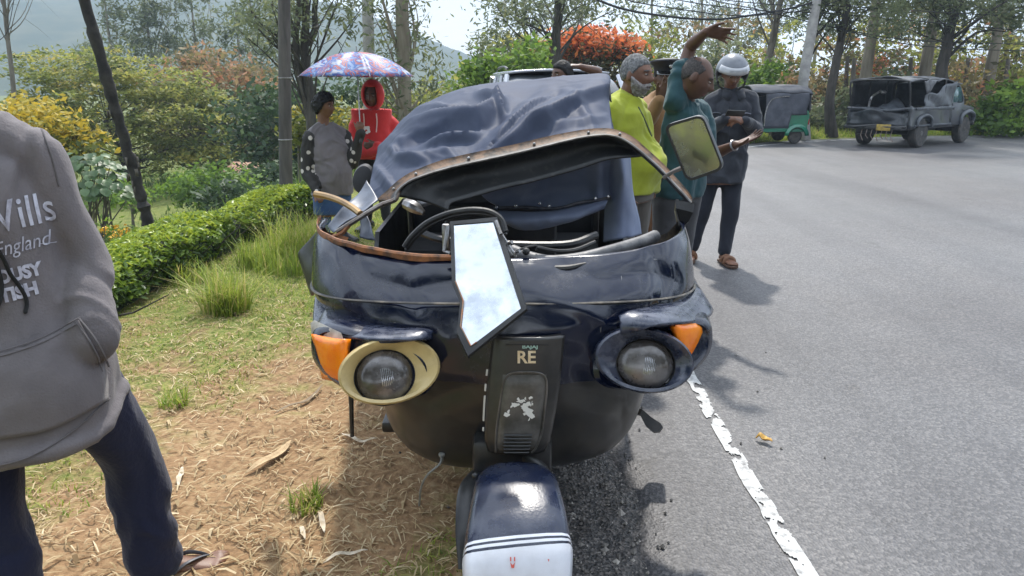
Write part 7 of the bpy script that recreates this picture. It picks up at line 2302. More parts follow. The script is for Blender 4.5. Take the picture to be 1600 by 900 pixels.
bush("bright green leafy shrub above the rickshaw hood", 780, 17, [(765, 115, 17, 40, 22, .9, 20), (820, 85, 17, 36, 26, .9, 18), (735, 130, 17, 26, 16, .7, 9), (800, 125, 17, 60, 14, .8, 16)], 34, .16, .30, L_bright, 126)
bush("paler green shrub left of the bright one, over the hood", 715, 22, [(700, 165, 22, 70, 34, 1.2, 44)], 36, .22, .45, L_olive, 127)
bush("olive thicket behind the bright green shrub", 800, 26, [(800, 120, 26, 90, 50, 2, 70), (860, 110, 26, 60, 46, 2, 44)], 38, .26, .6, L_olive, 128)
base = B0(868, 21)
make_tree("roadside_tree", "dark branching tree with thin crown behind the man holding his head", "tree", base,
          rel(base, [base, J(868, 150, 21), J(869, 60, 21), J(872, 15, 21), J(868, -40, 21)]), .17,
          [crown_at(base, 790, 45, 21, 55, 40, 1.4, 30), crown_at(base, 830, 10, 21, 90, 26, 1.6, 40), crown_at(base, 930, 10, 21, 70, 22, 1.4, 30), crown_at(base, 880, -60, 21, 110, 40, 2, 40), crown_at(base, 765, 90, 21, 26, 24, 1, 10)], 26, .17, .40, .7, L_gum, m_bark_d, None, 131, 26, droop=.6, aspect=.34)
base = B0(935, 24)
make_tree("flame_tree", "tree topped with orange red flowers behind the yellow shirt man", "tree", base, [(0, 0, 0), (0, 0, 1.2), (.1, 0, 2.4)], .16,
          [crown_at(base, 930, 72, 24, 60, 22, 1.6, 60), crown_at(base, 895, 85, 24, 32, 24, 1.2, 26), crown_at(base, 975, 82, 24, 24, 18, 1, 20), crown_at(base, 935, 118, 24, 80, 34, 1.8, 60)], 40, .20, .45, .5, L_flame, m_bark_d, None, 132, 16,
          tip_hue=lambda P, h, r: np.where((P[:, 2] > J(930, 92, 24).z - base[2]) & (r.random(len(h)) < .42 + .3 * (P[:, 2] > J(930, 75, 24).z - base[2])), .5 + .5 * r.random(len(h)), h * .6))
# hedge of mixed roadside growth beyond the road on the right
kinds = [("brown_tree", L_brown, "brown tinged"), ("olive_tree", L_olive, "olive green"), ("grey_green_tree", L_gum, "grey green")]
spec = [  # px, y, centre py, half w, half h, kind, where
    (1000, 30, 95, 60, 60, 1, "between the flame tree and the raised hand"), (1060, 33, 105, 60, 64, 0, "behind the raised arm"), (1120, 30, 110, 50, 55, 2, "right of the raised hand"),
    (1165, 34, 90, 55, 70, 0, "behind the crash helmet"), (1215, 30, 110, 50, 66, 1, "over the green three-wheeler"), (1235, 27, 165, 46, 46, 0, "low behind the green three-wheeler"),
    (1300, 28, 120, 60, 66, 0, "right of the concrete pole"), (1345, 32, 90, 60, 74, 1, "left behind the wrecked jeep"), (1310, 24, 180, 50, 34, 2, "low between the three-wheeler and the jeep"),
    (1410, 33, 85, 66, 66, 0, "straight above the wrecked jeep"), (1470, 30, 110, 50, 60, 1, "behind the jeep's roof"), (1530, 31, 95, 60, 74, 0, "above the jeep's bonnet"),
    (1590, 29, 105, 52, 70, 1, "at the right edge above the road"), (1540, 25, 165, 46, 46, 0, "low right of the jeep"), (1640, 30, 110, 60, 80, 2, "just past the right edge"),
    (1395, 26, 150, 60, 50, 2, "hidden low behind the jeep"), (1480, 27, 150, 60, 55, 0, "low behind the jeep's cab")]
for i, (px, y, py, hw, hh, k, where) in enumerate(spec):
    nm, lf, word = kinds[k]
    base = B0(px, y)
    make_tree(nm, f"{word} leafy tree {where}", "tree", base, [(0, 0, -.1), (.05, 0, 1.0), (0, 0, 2.2)], .13,
              [crown_at(base, px, py, y, hw, hh, 1.5, 32), crown_at(base, px + hw * .4, py + hh * .5, y, hw * .7, hh * .6, 1.3, 18), crown_at(base, px - hw * .4, py + hh * .6, y, hw * .7, hh * .6, 1.3, 22), crown_at(base, px, py + hh * 1.2, y, hw, hh * .6, 1.3, 22)], 34, .24, .50, .7, lf, m_bark_g, "mixed trees beyond the bend of the road", 200 + i, 12,
              tip_hue=(lambda P, h, r: np.clip(h + np.where(r.random(len(h)) < .08, .45, 0), 0, 1)) if k == 0 else None)
def thin_tree(label, pts, y, r0, crowns, seed, leaf=L_gum, bark=m_bark_d, n=38):
    base = B0(pts[0][0], y)
    P = [base] + [J(px, py, y) for px, py in pts[1:]]
    return make_tree("roadside_tree", label, "tree", base, rel(base, P), r0, [crown_at(base, *c) for c in crowns], n, .17, .42, .7, leaf, bark, None, seed, 13, droop=.6, aspect=.34)
thin_tree("leaning grey trunk rising behind the crash helmet to the wires", [(1190, 200), (1197, 120), (1208, 60), (1220, 0), (1232, -60)], 24, .15, [(1200, -50, 24, 60, 40, 1.5, 20)], 141, bark=m_bark_g)
thin_tree("dark leaning trunk close to the left of the concrete pole", [(1246, 205), (1254, 140), (1264, 70), (1275, 0), (1285, -60)], 22.5, .17, [(1290, 0, 22.5, 50, 24, 1.4, 16), (1280, -60, 22.5, 90, 40, 1.6, 30)], 142)
thin_tree("dark tree forking at the top, between the concrete pole and the jeep", [(1290, 205), (1296, 160), (1306, 100), (1316, 52), (1322, 20), (1328, -20)], 21.5, .15, [(1300, 0, 21.5, 50, 26, 1.4, 26), (1360, 40, 21.5, 45, 30, 1.4, 26), (1340, -30, 21.5, 90, 30, 1.6, 30)], 143)
thin_tree("tree with spreading limbs rising behind the wrecked jeep's roof", [(1470, 200), (1471, 120), (1478, 80), (1486, 40), (1500, 0), (1510, -40)], 23.5, .20, [(1430, 20, 23.5, 55, 36, 1.6, 36), (1520, 30, 23.5, 60, 40, 1.6, 40), (1480, -20, 23.5, 110, 34, 2, 40), (1570, 10, 23.5, 40, 30, 1.4, 20)], 144)
thin_tree("thin grey trunk at the far left edge of the picture", [(26, 240), (22, 150), (12, 60), (4, -20), (0, -80)], 20, .07, [(10, -60, 20, 60, 30, 1.2, 16)], 145, bark=m_bark_g)
for i, (px, y, h) in enumerate(((905, 60, 12), (1010, 64, 12.5), (1085, 58, 12), (1140, 66, 13), (1190, 60, 11.5), (1260, 62, 13), (1350, 66, 15), (1440, 60, 14), (1550, 62, 14), (820, 66, 11.5))):
    gum("gum_tree", ("hazy gum tree over the %s" % ("flame tree", "yellow shirt man's head", "policeman's cap", "raised hand", "crash helmet", "green three-wheeler", "forked tree near the jeep", "jeep's roof", "jeep's bonnet", "bright green shrub")[i]), px, 0, y, h, 300 + i, "hazy gum trees beyond the road", 1.9, n=28)
bush("bright green shrub beside the crash helmet", 1195, 21, [(1192, 125, 21, 24, 24, .8, 18), (1185, 150, 21, 22, 20, .8, 14)], 34, .18, .34, L_bright, 151)
bush("light leaved shrub at the right edge beyond the jeep", 1590, 22, [(1590, 168, 22, 45, 36, 1.2, 40), (1560, 190, 22, 40, 18, 1, 20)], 32, .22, .42, L_bright, 152)
bush("red flowering spray behind the jeep's roof", 1372, 27, [(1370, 98, 27, 18, 14, .8, 14)], 24, .14, .34, L_flame, 153, tip_hue=lambda P, h, r: np.clip(.12 + .45 * r.random(len(h)), 0, 1))
for i, (px, y, h, wh) in enumerate(((1340, 25, 16, "between the concrete pole and the jeep"), (1430, 26, 17, "close behind the jeep's torn roof"), (1530, 25.5, 16, "over the jeep's bonnet"), (1650, 25, 17, "past the right edge of the picture"))):
    gum("gum_tree", "tall near gum trunk " + wh, px, 0, y, h, 330 + i, "tall gum trees close to the bend", 1.5, n=30)
# grass strip on the far side of the road
def far_verge():
    rng = np.random.default_rng(61); n = 16000
    s = rng.random(n); i = (s * 100 + 120).astype(int); i = np.clip(i, 0, 238)
    q = EDGE_F[i] + (EDGE_F[i + 1] - EDGE_F[i]) * rng.random(n)[:, None]; T = EDGE_F[i + 1] - EDGE_F[i]; T /= np.linalg.norm(T, axis=1)[:, None]
    off = .75 + 3.2 * rng.random(n) ** 1.4
    x, y = q[:, 0] - T[:, 1] * off, q[:, 1] + T[:, 0] * off
    k = (y > 11) & (x < 40); x, y, off = x[k], y[k], off[k]; n = len(x)
    P = np.stack([x, y, ground_z(x, y) - .02], -1); h = rng.uniform(.08, .30, n) * (.6 + off * .25)
    V, Fq, hv = blades(P, h, h * rng.uniform(.2, 1, n), rng.uniform(.008, .02, n), rng, np.clip(rng.normal(.55, .2, n), 0, 1), 2)
    tag(mesh_np("roadside_grass", V, Fq, m_blade, None, smooth_=False, hue=hv), kind='stuff')
far_verge()
# unseen trees behind and beside the camera, added to darken the cowl's reflections
for i, (x, y, h) in enumerate(((-7, -6, 10), (-2.0, -6.5, 12.5), (3.5, -7, 9), (8, -7.5, 12), (13, -6, 9), (17, -1, 8), (19, 6, 8))):
    make_tree("roadside_tree", "added unseen tree %s" % ("behind the photographer on the verge side", "straight behind the photographer, the tallest", "behind the photographer at the road edge", "behind the photographer across the road", "far behind the photographer on the inner side", "on the inner side of the bend, beside the photographer", "on the inner side of the bend, ahead of the photographer")[i], "tree", (x, y, -.05), [(0, 0, 0), (.1, 0, h * .3), (0, 0, h * .6)], .2,
              [((0, 0, h * .55), (2.6, 2.4, h * .40), 90), ((1.2, .4, h * .35), (1.8, 1.8, h * .25), 40), ((-1.2, -.4, h * .35), (1.8, 1.8, h * .25), 40)], 26, .42, .8, .7, L_deep, m_bark_d, "unseen trees added around the photographer", 400 + i, 12)
# ------------------------------------------------------------------ poles, wires, shed, vehicles behind
m_conc = M("weathered_concrete", (0.34, 0.33, 0.31), .85, col2=(0.24, 0.23, 0.22), ns=6, bump=.3, bs=40)
def concrete_pole(label, pts, y, r0, r1):
    base = B0(pts[0][0], y)
    rt = root("utility_pole", label, "utility pole", base)
    P = [base] + [tuple(J(px, py, y)) for px, py in pts[1:]]
    b = MB(); b.tube(P, np.linspace(r0, r1, len(P)), 12, res=24); b.build("shaft", m_conc, rt)
    top = np.array(P[-1])
    b = MB(); b.box(top - np.array((0, 0, .3)), (1.3, .09, .10), .01); b.build("crossarm", m_bark_g, rt)
    for k in (-.55, -.2, .2, .55):
        b = MB(); b.lathe([(.02, 0), (.045, .03), (.03, .06), (.045, .09), (.02, .13)], top + np.array((k, 0, -.25)), (0, 0, 1), 10); b.build("insulator", m_conc, rt)
    return top
topL = concrete_pole("grey concrete pole rising behind the open umbrella", [(578, 240), (577, 120), (574, 0), (572, -110)], 15, .125, .10)
topR = concrete_pole("pale leaning concrete pole behind the green three-wheeler", [(1250, 215), (1254, 140), (1268, 50), (1276, 0), (1290, -90)], 20.8, .15, .11)
m_wire = M("black_cable", (0.012, 0.012, 0.013), .6)
def wire(label, pts, r):
    P = cr(np.array([tuple(J(*p)) for p in pts]), 40)
    rt = root("power_line", label, "cable", tuple(P[20]), group="overhead cables"); b = MB(); b.tube(P, r, 6); b.build("cable", m_wire, rt)
wire("thick sagging black cable, lowest of the overhead bundle above the raised hand", [(880, -25, 19), (960, 10, 19.5), (1030, 24, 20), (1100, 30, 20.4), (1160, 26, 20.6), (1270, 4, 20.8), (1420, -50, 21)], .030)
wire("thin cable just above the thick sagging one", [(900, -30, 19), (980, 0, 19.6), (1060, 14, 20), (1140, 24, 20.4), (1210, 22, 20.6), (1280, 10, 20.8), (1420, -35, 21)], .014)
wire("thin cable crossing the open sky over the crash helmet", [(980, -20, 19.5), (1060, 0, 20), (1140, 12, 20.4), (1215, 18, 20.6), (1275, 20, 20.8), (1400, 30, 21.5), (1620, 50, 23)], .013)
wire("upper thin cable running down towards the concrete pole", [(1000, -30, 19.5), (1080, -8, 20), (1160, 3, 20.4), (1230, 8, 20.6), (1285, 8, 20.8), (1420, 16, 21.5), (1620, 28, 23)], .012)
wire("cable falling steeply to the right of the thick cable's low point", [(1060, -12, 20), (1120, 2, 20.3), (1180, 14, 20.6), (1240, 28, 20.8), (1290, 40, 21), (1420, 62, 22), (1620, 70, 23.5)], .013)
wire("lowest cable at the right edge passing behind the jeep's tree", [(1270, 35, 20.9), (1400, 66, 22), (1500, 76, 22.8), (1620, 80, 23.5)], .013)
wire("thin drooping wire at the top left corner of the picture", [(26, -30, 17), (20, 10, 17), (14, 40, 17), (8, 55, 17), (-10, 70, 17)], .008)
wire("loose wire hanging near the top of the dark wooden pole", [(385, 60, 11), (405, 85, 11), (425, 70, 11), (444, 20, 10.6), (450, -40, 10)], .006)

def shed():
    base = B0(369, 25); t = 25 * 1.02 / F
    rt = root("shed", "small shed with a rusty sloping roof on the field by the thicket", "shed", base)
    c = np.array(tuple(J(369, 272, 25))); zb = base[2]
    b = MB(); b.box((c[0], c[1] + .5, (c[2] + zb) / 2 - .05), (.80, .9, c[2] - zb + .05), .01); b.build("wall", M("limewashed_wall", (0.42, 0.40, 0.36), .9, col2=(0.26, 0.24, 0.20), ns=4), rt)
    b = MB(); b.add([c + np.array((-.55, -.1, -.02)), c + np.array((.55, -.1, -.06)), c + np.array((.50, 1.2, .24)), c + np.array((-.50, 1.2, .28))], [(0, 1, 2, 3)]); b.build("roof", M("rusty_roof_sheet", (0.26, 0.12, 0.07), .8, col2=(0.38, 0.26, 0.18), ns=6), rt, thick=.04)
    b = MB(); b.box((c[0] + .12, c[1] + .04, zb + (c[2] - zb) * .42), (.26, .03, (c[2] - zb) * .75), .005); b.build("door", m_bark_d, rt)
shed()

# silver car: only its roof shows over the crushed hood
def car_loft(rt, L, W, body, glass, roofm, zoff=.0):
    prof = [(-.5, .55, .62), (-.46, .30, .80), (-.30, .26, .86), (-.22, .26, .92), (0, .26, .92), (.28, .26, .92), (.46, .28, .86), (.5, .5, .70)]
    P = cr(np.array(prof), 26); b = MB()
    rings = []
    for x, z0, z1 in P:
        w = W / 2 * (1 - .16 * abs(2 * x) ** 4)
        rings.append([(x * L, s * w * k, z) for s, k, z in ((-1, .9, z0), (-1, 1, z0 + (z1 - z0) * .3), (-1, 1, z0 + (z1 - z0) * .7), (-1, .95, z1), (1, .95, z1), (1, 1, z0 + (z1 - z0) * .7), (1, 1, z0 + (z1 - z0) * .3), (1, .9, z0))])
    b.loft(rings); b.build("body", body, rt, world=False)
    b = MB(); g = cr(np.array([(-.30, .88, .90), (-.16, .90, 1.36), (-.02, .88, 1.52), (.20, .88, 1.55), (.38, .86, 1.50), (.47, .88, .95)]), 24)
    b.loft([[(x * L, s * W / 2 * k, z) for s, k, z in ((-1, .94, .88), (-1, .94 - .14 * (z1 - .9), z1 * .6 + .88 * .4), (-1, .92 - .20 * (z1 - .9), z1 - .03), (-.8, .90 - .22 * (z1 - .9), z1), (.8, .90 - .22 * (z1 - .9), z1), (1, .92 - .20 * (z1 - .9), z1 - .03), (1, .94 - .14 * (z1 - .9), z1 * .6 + .88 * .4), (1, .94, .88))] for x, k_, z1 in g])
    b.build("cabin_glass", glass, rt, world=False)
    b = MB(); A = [[(x * L, u * W / 2 * .78, 1.535 + .035 * (1 - u * u) - 1.2 * max(0, abs(x - .16) - .16) ** 2) for u in np.linspace(-1, 1, 11)] for x in np.linspace(-.06, .42, 14)]
    b.grid(A); rf = b.build("roof", roofm, rt, world=False, thick=.03)
    for sy in (-1, 1):
        b = MB(); b.tube([(-.02 * L, sy * W * .36, 1.58), (.1 * L, sy * W * .36, 1.615), (.3 * L, sy * W * .36, 1.61), (.38 * L, sy * W * .36, 1.57)], .014, 6, res=20); b.build("roof_rail", m_black, rt, world=False)
        for xs in ((-.30, -.16), (-.02, -.02), (.2, .2), (.46, .38)):
            b = MB(); b.tube([(xs[0] * L, sy * W * .475, .92), (xs[1] * L, sy * W * .40, 1.5)], .03, 6); b.build("pillar", body, rt, world=False)
        for x in (-.31, .30):
            b = MB(); b.lathe([(.17, -.10), (.29, -.11), (.315, -.07), (.315, .07), (.29, .11), (.17, .10)], (x * L, sy * W * .43, .315), (0, 1, 0), 22); ty = b.build("tyre", m_tyre, rt, world=False)
            b = MB(); b.lathe([(.02, -.09), (.17, -.10), (.185, -.04), (.185, .04), (.17, .10), (.02, .09)], (x * L, sy * W * .43, .315), (0, 1, 0), 18); b.build("rim", m_steel, ty, world=False)
    for sy in (-1, 1):
        b = MB(); b.sphere((-.478 * L, sy * W * .36, .70), (.08, .14, .07), nu=12, nv=8); b.build("headlight", m_lens, rt, world=False)
        b = MB(); b.sphere((.485 * L, sy * W * .38, .78), (.05, .10, .09), nu=12, nv=8); b.build("tail_light", M("red_lamp", (0.5, 0.02, 0.02), .2), rt, world=False)
cx = J(866, 120, 9.3).x
car = root("parked_car", "silver grey car parked behind the rickshaw, only its roof showing over the hood", "car", (cx + .05, 10.2, -.03), R(90 + 6), scale=1.08)
m_silver = M("silver_paint", (0.42, 0.43, 0.47), .25, metal=.5, coat=.6)
car_loft(car, 3.9, 1.62, m_silver, m_glass, m_silver)

# green three-wheeler at the far side of the bend, seen from its side
def three_wheeler():
    base = G(1196, 225); heading = math.atan2(-.10, -1.0)
    rt = root("auto_rickshaw", "green three-wheeler with dark side curtains parked across the bend behind the helmeted man", "auto rickshaw", (base.x + .05, base.y + .45, .004), heading, scale=.90)
    m_green = M("emerald_paint", (0.008, 0.15, 0.085), .25, coat=.5, col2=(0.012, 0.11, 0.07), ns=3)
    m_roof = M("grey_black_canvas", (0.085, 0.088, 0.10), .7, col2=(0.055, 0.056, 0.065), ns=4, bump=.3, bs=8)
    b = MB()     # side view profile of tub, x forward
    for sy in (-1, 1):
        pl = [(-1.0, .34), (-1.05, .80), (-1.0, .92), (-.55, .92), (-.45, .55), (.30, .42), (.55, .42), (.62, .34)]
        b.loft([[(x, sy * .62, z) for x, z in pl], [(x, sy * .585, z) for x, z in pl]])
    b.box((-1.0, 0, .62), (.06, 1.2, .56), .02)
    b.build("tub", m_green, rt, world=False, sharp=30)
    b = MB()
    rows = []
    for x, w, z0, z1, dx in ((.45, .60, .34, 1.0, .0), (.75, .58, .34, 1.02, 0), (1.0, .50, .36, 1.0, 0), (1.18, .36, .40, .92, 0), (1.26, .16, .45, .80, 0)):
        rows.append([(x, -w, z0), (x, -w * 1.0, (z0 + z1) / 2), (x - .04, -w * .96, z1), (x - .02, 0, z1 + .02), (x - .04, w * .96, z1), (x, w, (z0 + z1) / 2), (x, w, z0)])
    b.loft(rows); b.build("cowl", m_green, rt, world=False)
    b = MB()
    A = [[(x, u * .64, 1.60 - .20 * abs(u) ** 3.2 - .10 * max(0, (x - .3)) ** 2 - .25 * max(0, -.85 - x) ** 1.2 + .012 * math.sin(9 * x + 3 * u)) for u in np.linspace(-1, 1, 17)] for x in np.linspace(-1.08, .66, 22)]
    b.grid(A); b.build("canopy", m_roof, rt, world=False, thick=.03)
    b = MB(); b.grid([[(-1.06 - .01 * math.sin(6 * v), u * .61, .90 + v * (.62 - .18 * abs(u) ** 3)) for u in np.linspace(-1, 1, 9)] for v in np.linspace(0, 1, 7)]); b.build("back_curtain", m_roof, rt, world=False, thick=.02)
    m_curt = M("dark_grey_curtain", (0.040, 0.045, 0.06), .6, col2=(0.075, 0.08, 0.10), ns=5, bump=.3, bs=6)
    for sy in (-1, 1):
        b = MB(); A = [[(x + .02 * math.sin(7 * v), sy * (.63 + .012 * math.sin(8 * x + 3 * v)), .44 + v * .96 - (.10 if x < -.5 else 0) * (1 - v) * -3.6) for x in np.linspace(-.98, .26, 22)] for v in np.linspace(0, 1, 12)]
        b.grid(A); b.build("side_curtain", m_curt, rt, world=False, thick=.012)
        b = MB(); b.tube([(.26, sy * .645, .50), (.24, sy * .645, .9), (.10, sy * .645, 1.22), (-.25, sy * .645, 1.30), (-.40, sy * .645, 1.30)], .016, 6, res=20); b.build("door_edge", m_steel, rt, world=False)
        b = MB(); b.tube([(.50, sy * .60, 1.0), (.60, sy * .58, 1.3), (.58, sy * .54, 1.48)], .022, 6, res=12); b.build("windscreen_pillar", m_green, rt, world=False)
        b = MB(); b.lathe(prof, (-.72, sy * .52, .205), (0, 1, 0), 20); ty = b.build("tyre", m_tyre, rt, world=False)
        b = MB(); b.lathe([(.02, -.04), (.12, -.045), (.12, .045), (.02, .04)], (-.72, sy * .52, .205), (0, 1, 0), 16); b.build("rim", m_steel, ty, world=False)
        b = MB(); A = [[(-.72 + r * math.cos(a), sy * (.64 + .02 * (k == 1)), .20 + r * math.sin(a)) for a in np.linspace(.1, math.pi - .1, 12)] for k, r in enumerate((.24, .27, .36))]; b.grid(A); b.build("wheel_arch", m_green, rt, world=False, thick=.02)
        b = MB(); b.lathe([(.01, 0), (.08, .004), (.085, .03), (.05, .08)], (1.16, sy * .30, .68), (-1, 0, 0), 16); b.build("headlight", m_lens, rt, world=False)
        b = MB(); b.box((-1.075, sy * .52, .60), (.03, .10, .14), .008); b.build("tail_light", M("red_lamp", (0.45, 0.02, 0.02), .25), rt, world=False)
        b = MB(); b.tube([(.6, sy * .58, 1.15), (.66, sy * .72, 1.18)], .008, 6); b.box((.67, sy * .76, 1.18), (.03, .11, .16), .01); b.build("mirror", m_black, rt, world=False)
    b = MB(); b.grid([[(.52 + .08 * v, u * .54, 1.02 + .44 * v) for u in np.linspace(-1, 1, 5)] for v in (0, .5, 1)]); b.build("windscreen", m_glass, rt, world=False, thick=.006)
    b = MB(); b.lathe(prof, (1.12, 0, .205), (0, 1, 0), 20); b.build("tyre", m_tyre, rt, world=False)
    b = MB(); b.grid([[(1.12 + r * math.cos(a), y_, .205 + r * math.sin(a)) for a in np.linspace(.4, 2.6, 10)] for y_, r in ((-.11, .22), (-.08, .27), (0, .28), (.08, .27), (.11, .22))]); b.build("mudguard", m_green, rt, world=False, thick=.012)
    b = MB(); b.box((-.15, 0, .36), (1.7, 1.12, .06), .01); b.build("floor", m_black, rt, world=False)
    b = MB(); b.box((-.70, 0, .68), (.45, 1.0, .14), .04); b.box((-.93, 0, .95), (.10, 1.0, .40), .04); b.build("seat", m_dark, rt, world=False)
three_wheeler()

# the wrecked jeep
def jeep():
    p0 = G(1432, 231)                                   # near rear wheel
    hd = R(90 - 52)
    fx, fy = math.cos(hd), math.sin(hd)
    # local x forward, y left; near rear wheel is at (.0-1.15, -.72)
    lx, ly = -1.15, -.70
    base = (p0.x - (lx * fx - ly * fy), p0.y - (lx * fy + ly * fx), .004)
    rt = root("wrecked_jeep", "dark grey jeep with torn canvas top and crushed tail across the bend", "jeep", base, hd, scale=.93)
    m_body = M("dark_green_grey_paint", (0.018, 0.022, 0.027), .38, coat=.25, col2=(0.045, 0.050, 0.058), ns=3.5, rough2=.6)
    m_body2 = M("scraped_grey_paint", (0.075, 0.085, 0.098), .45, col2=(0.025, 0.028, 0.034), ns=5)
    m_canv = M("torn_grey_canvas", (0.15, 0.155, 0.165), .7, col2=(0.05, 0.053, 0.06), ns=6, bump=.4, bs=8)
    W = .78
    for sy in (-1, 1):
        b = MB(); A = []
        for x in np.linspace(-1.95, .42, 26):
            arch = .74 if abs(x + 1.15) < .40 else .50
            lo_ = max(arch - .0, .50) if abs(x + 1.15) < .42 else .50
            lo_ = .50 + .24 * max(0, 1 - ((x + 1.15) / .42) ** 2) ** .5 if abs(x + 1.15) < .42 else .50
            A.append([(x, sy * (W + .015 * math.sin(6 * z + x * 4) + .02 * vnoise(np.array([x * 3, z * 4, sy * 1.0])) ), z) for z in np.linspace(lo_, 1.02 + .05 * vnoise(np.array([x * 4, 0, sy + 2.0])), 8)])
        b.grid(A); b.build("side_panel", m_body, rt, world=False, thick=.05)
        b = MB(); b.tube([(-1.55, sy * (W + .05), .55), (-1.5, sy * (W + .05), .72), (-1.15, sy * (W + .05), .82), (-.80, sy * (W + .05), .72), (-.74, sy * (W + .05), .52)], .045, 8, res=20); b.build("wheel_arch", m_body2, rt, world=False)
        b = MB(); b.box((-.6, sy * (W + .03), .98), (2.2, .05, .07), .015); b.box((-.6, sy * (W + .02), .56), (2.1, .06, .05), .015); b.build("rub_strip", m_body2, rt, world=False)
        # cab door with window opening
        b = MB(); b.box((.78, sy * W, .80), (.70, .05, .58), .02); d_ = b.build("door", m_body, rt, world=False)
        b = MB(); b.box((1.06, sy * (W + .03), .9), (.04, .02, .03), .005); b.box((.52, sy * (W + .03), .94), (.10, .02, .025), .005); b.build("handle", m_black, d_, world=False)
        b = MB(); b.tube([(.45, sy * .76, 1.1), (.44, sy * .72, 1.52), (.72, sy * .70, 1.56), (.95, sy * .70, 1.50), (1.14, sy * .76, 1.1), (.45, sy * .76, 1.1)], .024, 6, res=34); b.build("window_frame", m_body2, rt, world=False)
        b = MB(); b.grid([[(.47 + .64 * u - .14 * v * u, sy * (.755 - .04 * v), 1.1 + .40 * v) for u in (0, .5, 1)] for v in (0, .5, 1)]); b.build("window_pane", M("green_tinted_pane", (0.05, 0.12, 0.12), .08, spec=.8), rt, world=False, thick=.008)
        # front wing
        b = MB(); A = []
        for x in np.linspace(1.13, 1.98, 18):
            z0 = .50 + .27 * max(0, 1 - ((x - 1.45) / .42) ** 2) ** .5 if abs(x - 1.45) < .42 else .50
            A.append([(x, sy * (W - .02 - .10 * max(0, x - 1.6)), z) for z in np.linspace(z0, 1.03 - .10 * (x - 1.13), 6)] + [(x, sy * .45, 1.06 - .10 * (x - 1.13))])
        b.grid(A); b.build("front_wing", m_body, rt, world=False, thick=.03)
        b = MB(); b.tube([(1.02, sy * (W + .05), .52), (1.06, sy * (W + .05), .76), (1.45, sy * (W + .05), .86), (1.86, sy * (W + .03), .76), (1.92, sy * (W), .60)], .05, 8, res=20); b.build("wheel_arch", m_body2, rt, world=False)
        b = MB(); b.lathe([(.01, 0), (.09, .003), (.095, .04), (.06, .08)], (1.985, sy * .52, .82), (-1, 0, 0), 16); b.build("headlight", m_lens, rt, world=False)
        for x in (-1.15, 1.45):
            b = MB(); b.lathe([(.20, -.10), (.32, -.11), (.355, -.08), (.36, 0), (.355, .08), (.32, .11), (.20, .10)], (x, sy * .69, .355), (0, 1, 0), 28); ty = b.build("tyre", m_tyre, rt, world=False)
            b = MB(); b.lathe([(.03, -.10), (.07, -.10), (.09, -.05), (.17, -.06), (.205, -.09), (.205, .09), (.17, .06), (.09, .05), (.07, .10), (.03, .10)], (x, sy * .69, .355), (0, 1, 0), 20); b.build("rim", m_steel, ty, world=False)
    b = MB(); b.grid([[(x, u * .45, 1.08 - .10 * (x - 1.13) + .03 * (1 - u * u)) for u in np.linspace(-1, 1, 7)] for x in np.linspace(1.10, 2.0, 10)]); b.build("bonnet", m_body, rt, world=False, thick=.02)
    b = MB(); b.box((2.0, 0, .80), (.05, 1.0, .40), .02); g_ = b.build("grille_panel", m_body2, rt, world=False)
    for k in range(7):
        b = MB(); b.box((2.03, -.24 + .08 * k, .80), (.015, .035, .28), .005); b.build("grille_slot", m_black, g_, world=False)
    b = MB(); b.box((2.08, 0, .52), (.10, 1.5, .12), .03); b.build("bumper", m_black, rt, world=False)
    b = MB(); b.grid([[(1.16 - .22 * v, u * (.72 - .05 * v), 1.08 + .44 * v) for u in np.linspace(-1, 1, 7)] for v in (0, .5, 1)]); b.build("windscreen", m_glass, rt, world=False, thick=.01)
    b = MB(); A = [[(x, u * .74, 1.60 + .03 * (1 - u * u) + .015 * math.sin(7 * x + 2 * u)) for u in np.linspace(-1, 1, 11)] for x in np.linspace(.40, .98, 8)]; b.grid(A); b.build("cab_roof", m_body2, rt, world=False, thick=.03)
    # load bed, floor, crushed tailgate
    b = MB(); b.box((-.2, 0, .50), (3.9, 1.46, .08), .01); b.build("floor", m_black, rt, world=False)
    b = MB(); A = [[(-1.97 - .10 * v * math.sin(u * 3 + 1) - .05 * math.cos(5 * u) + .05 * vnoise(np.array([u * 3, v * 3, 1.0])), u * .77, .56 + v * (.36 + .06 * math.sin(4 * u + 1))) for u in np.linspace(-1, 1, 20)] for v in np.linspace(0, 1, 9)]
    b.grid(A); b.build("tailgate", m_body, rt, world=False, thick=.05)
    b = MB(); b.tube([(-2.05, -.8, .55), (-2.12, -.4, .53), (-2.08, 0, .56), (-2.13, .4, .52), (-2.02, .8, .50)], .06, 8, res=20, flat=.7); b.build("rear_bumper", m_black, rt, world=False)
    b = MB(); b.tube([(-2.02, -.79, 1.0), (-2.06, -.3, .94), (-2.0, .2, .97), (-2.05, .78, .98)], .035, 8, res=20); b.build("bent_rail", m_body2, rt, world=False)
    b = MB(); b.box((-2.16, -.28, .52), (.02, .36, .16), .004, np.array(Matrix.Rotation(R(6), 3, 'Y'))); b.build("number_plate", M("yellow_plate", (0.36, 0.25, 0.04), .6, col2=(0.20, 0.14, 0.03), ns=14), rt, world=False)
    b = MB(); b.tube([(-1.7, 0, .40), (-1.2, 0, .36), (1.4, 0, .36)], .05, 8); b.tube([(-1.15, -.66, .36), (-1.15, .66, .36)], .06, 8); b.tube([(1.45, -.66, .36), (1.45, .66, .36)], .06, 8); b.box((-1.75, .3, .40), (.4, .5, .16), .05)
    b.build("chassis", m_black, rt, world=False)
    b = MB()
    for k in range(7): b.tube([(-2.0, -.45 + .13 * k, .52), (-2.02, -.45 + .13 * k + .03, .30), (-1.98, -.45 + .13 * k - .02, .16 + .03 * (k % 3))], .012, 5)
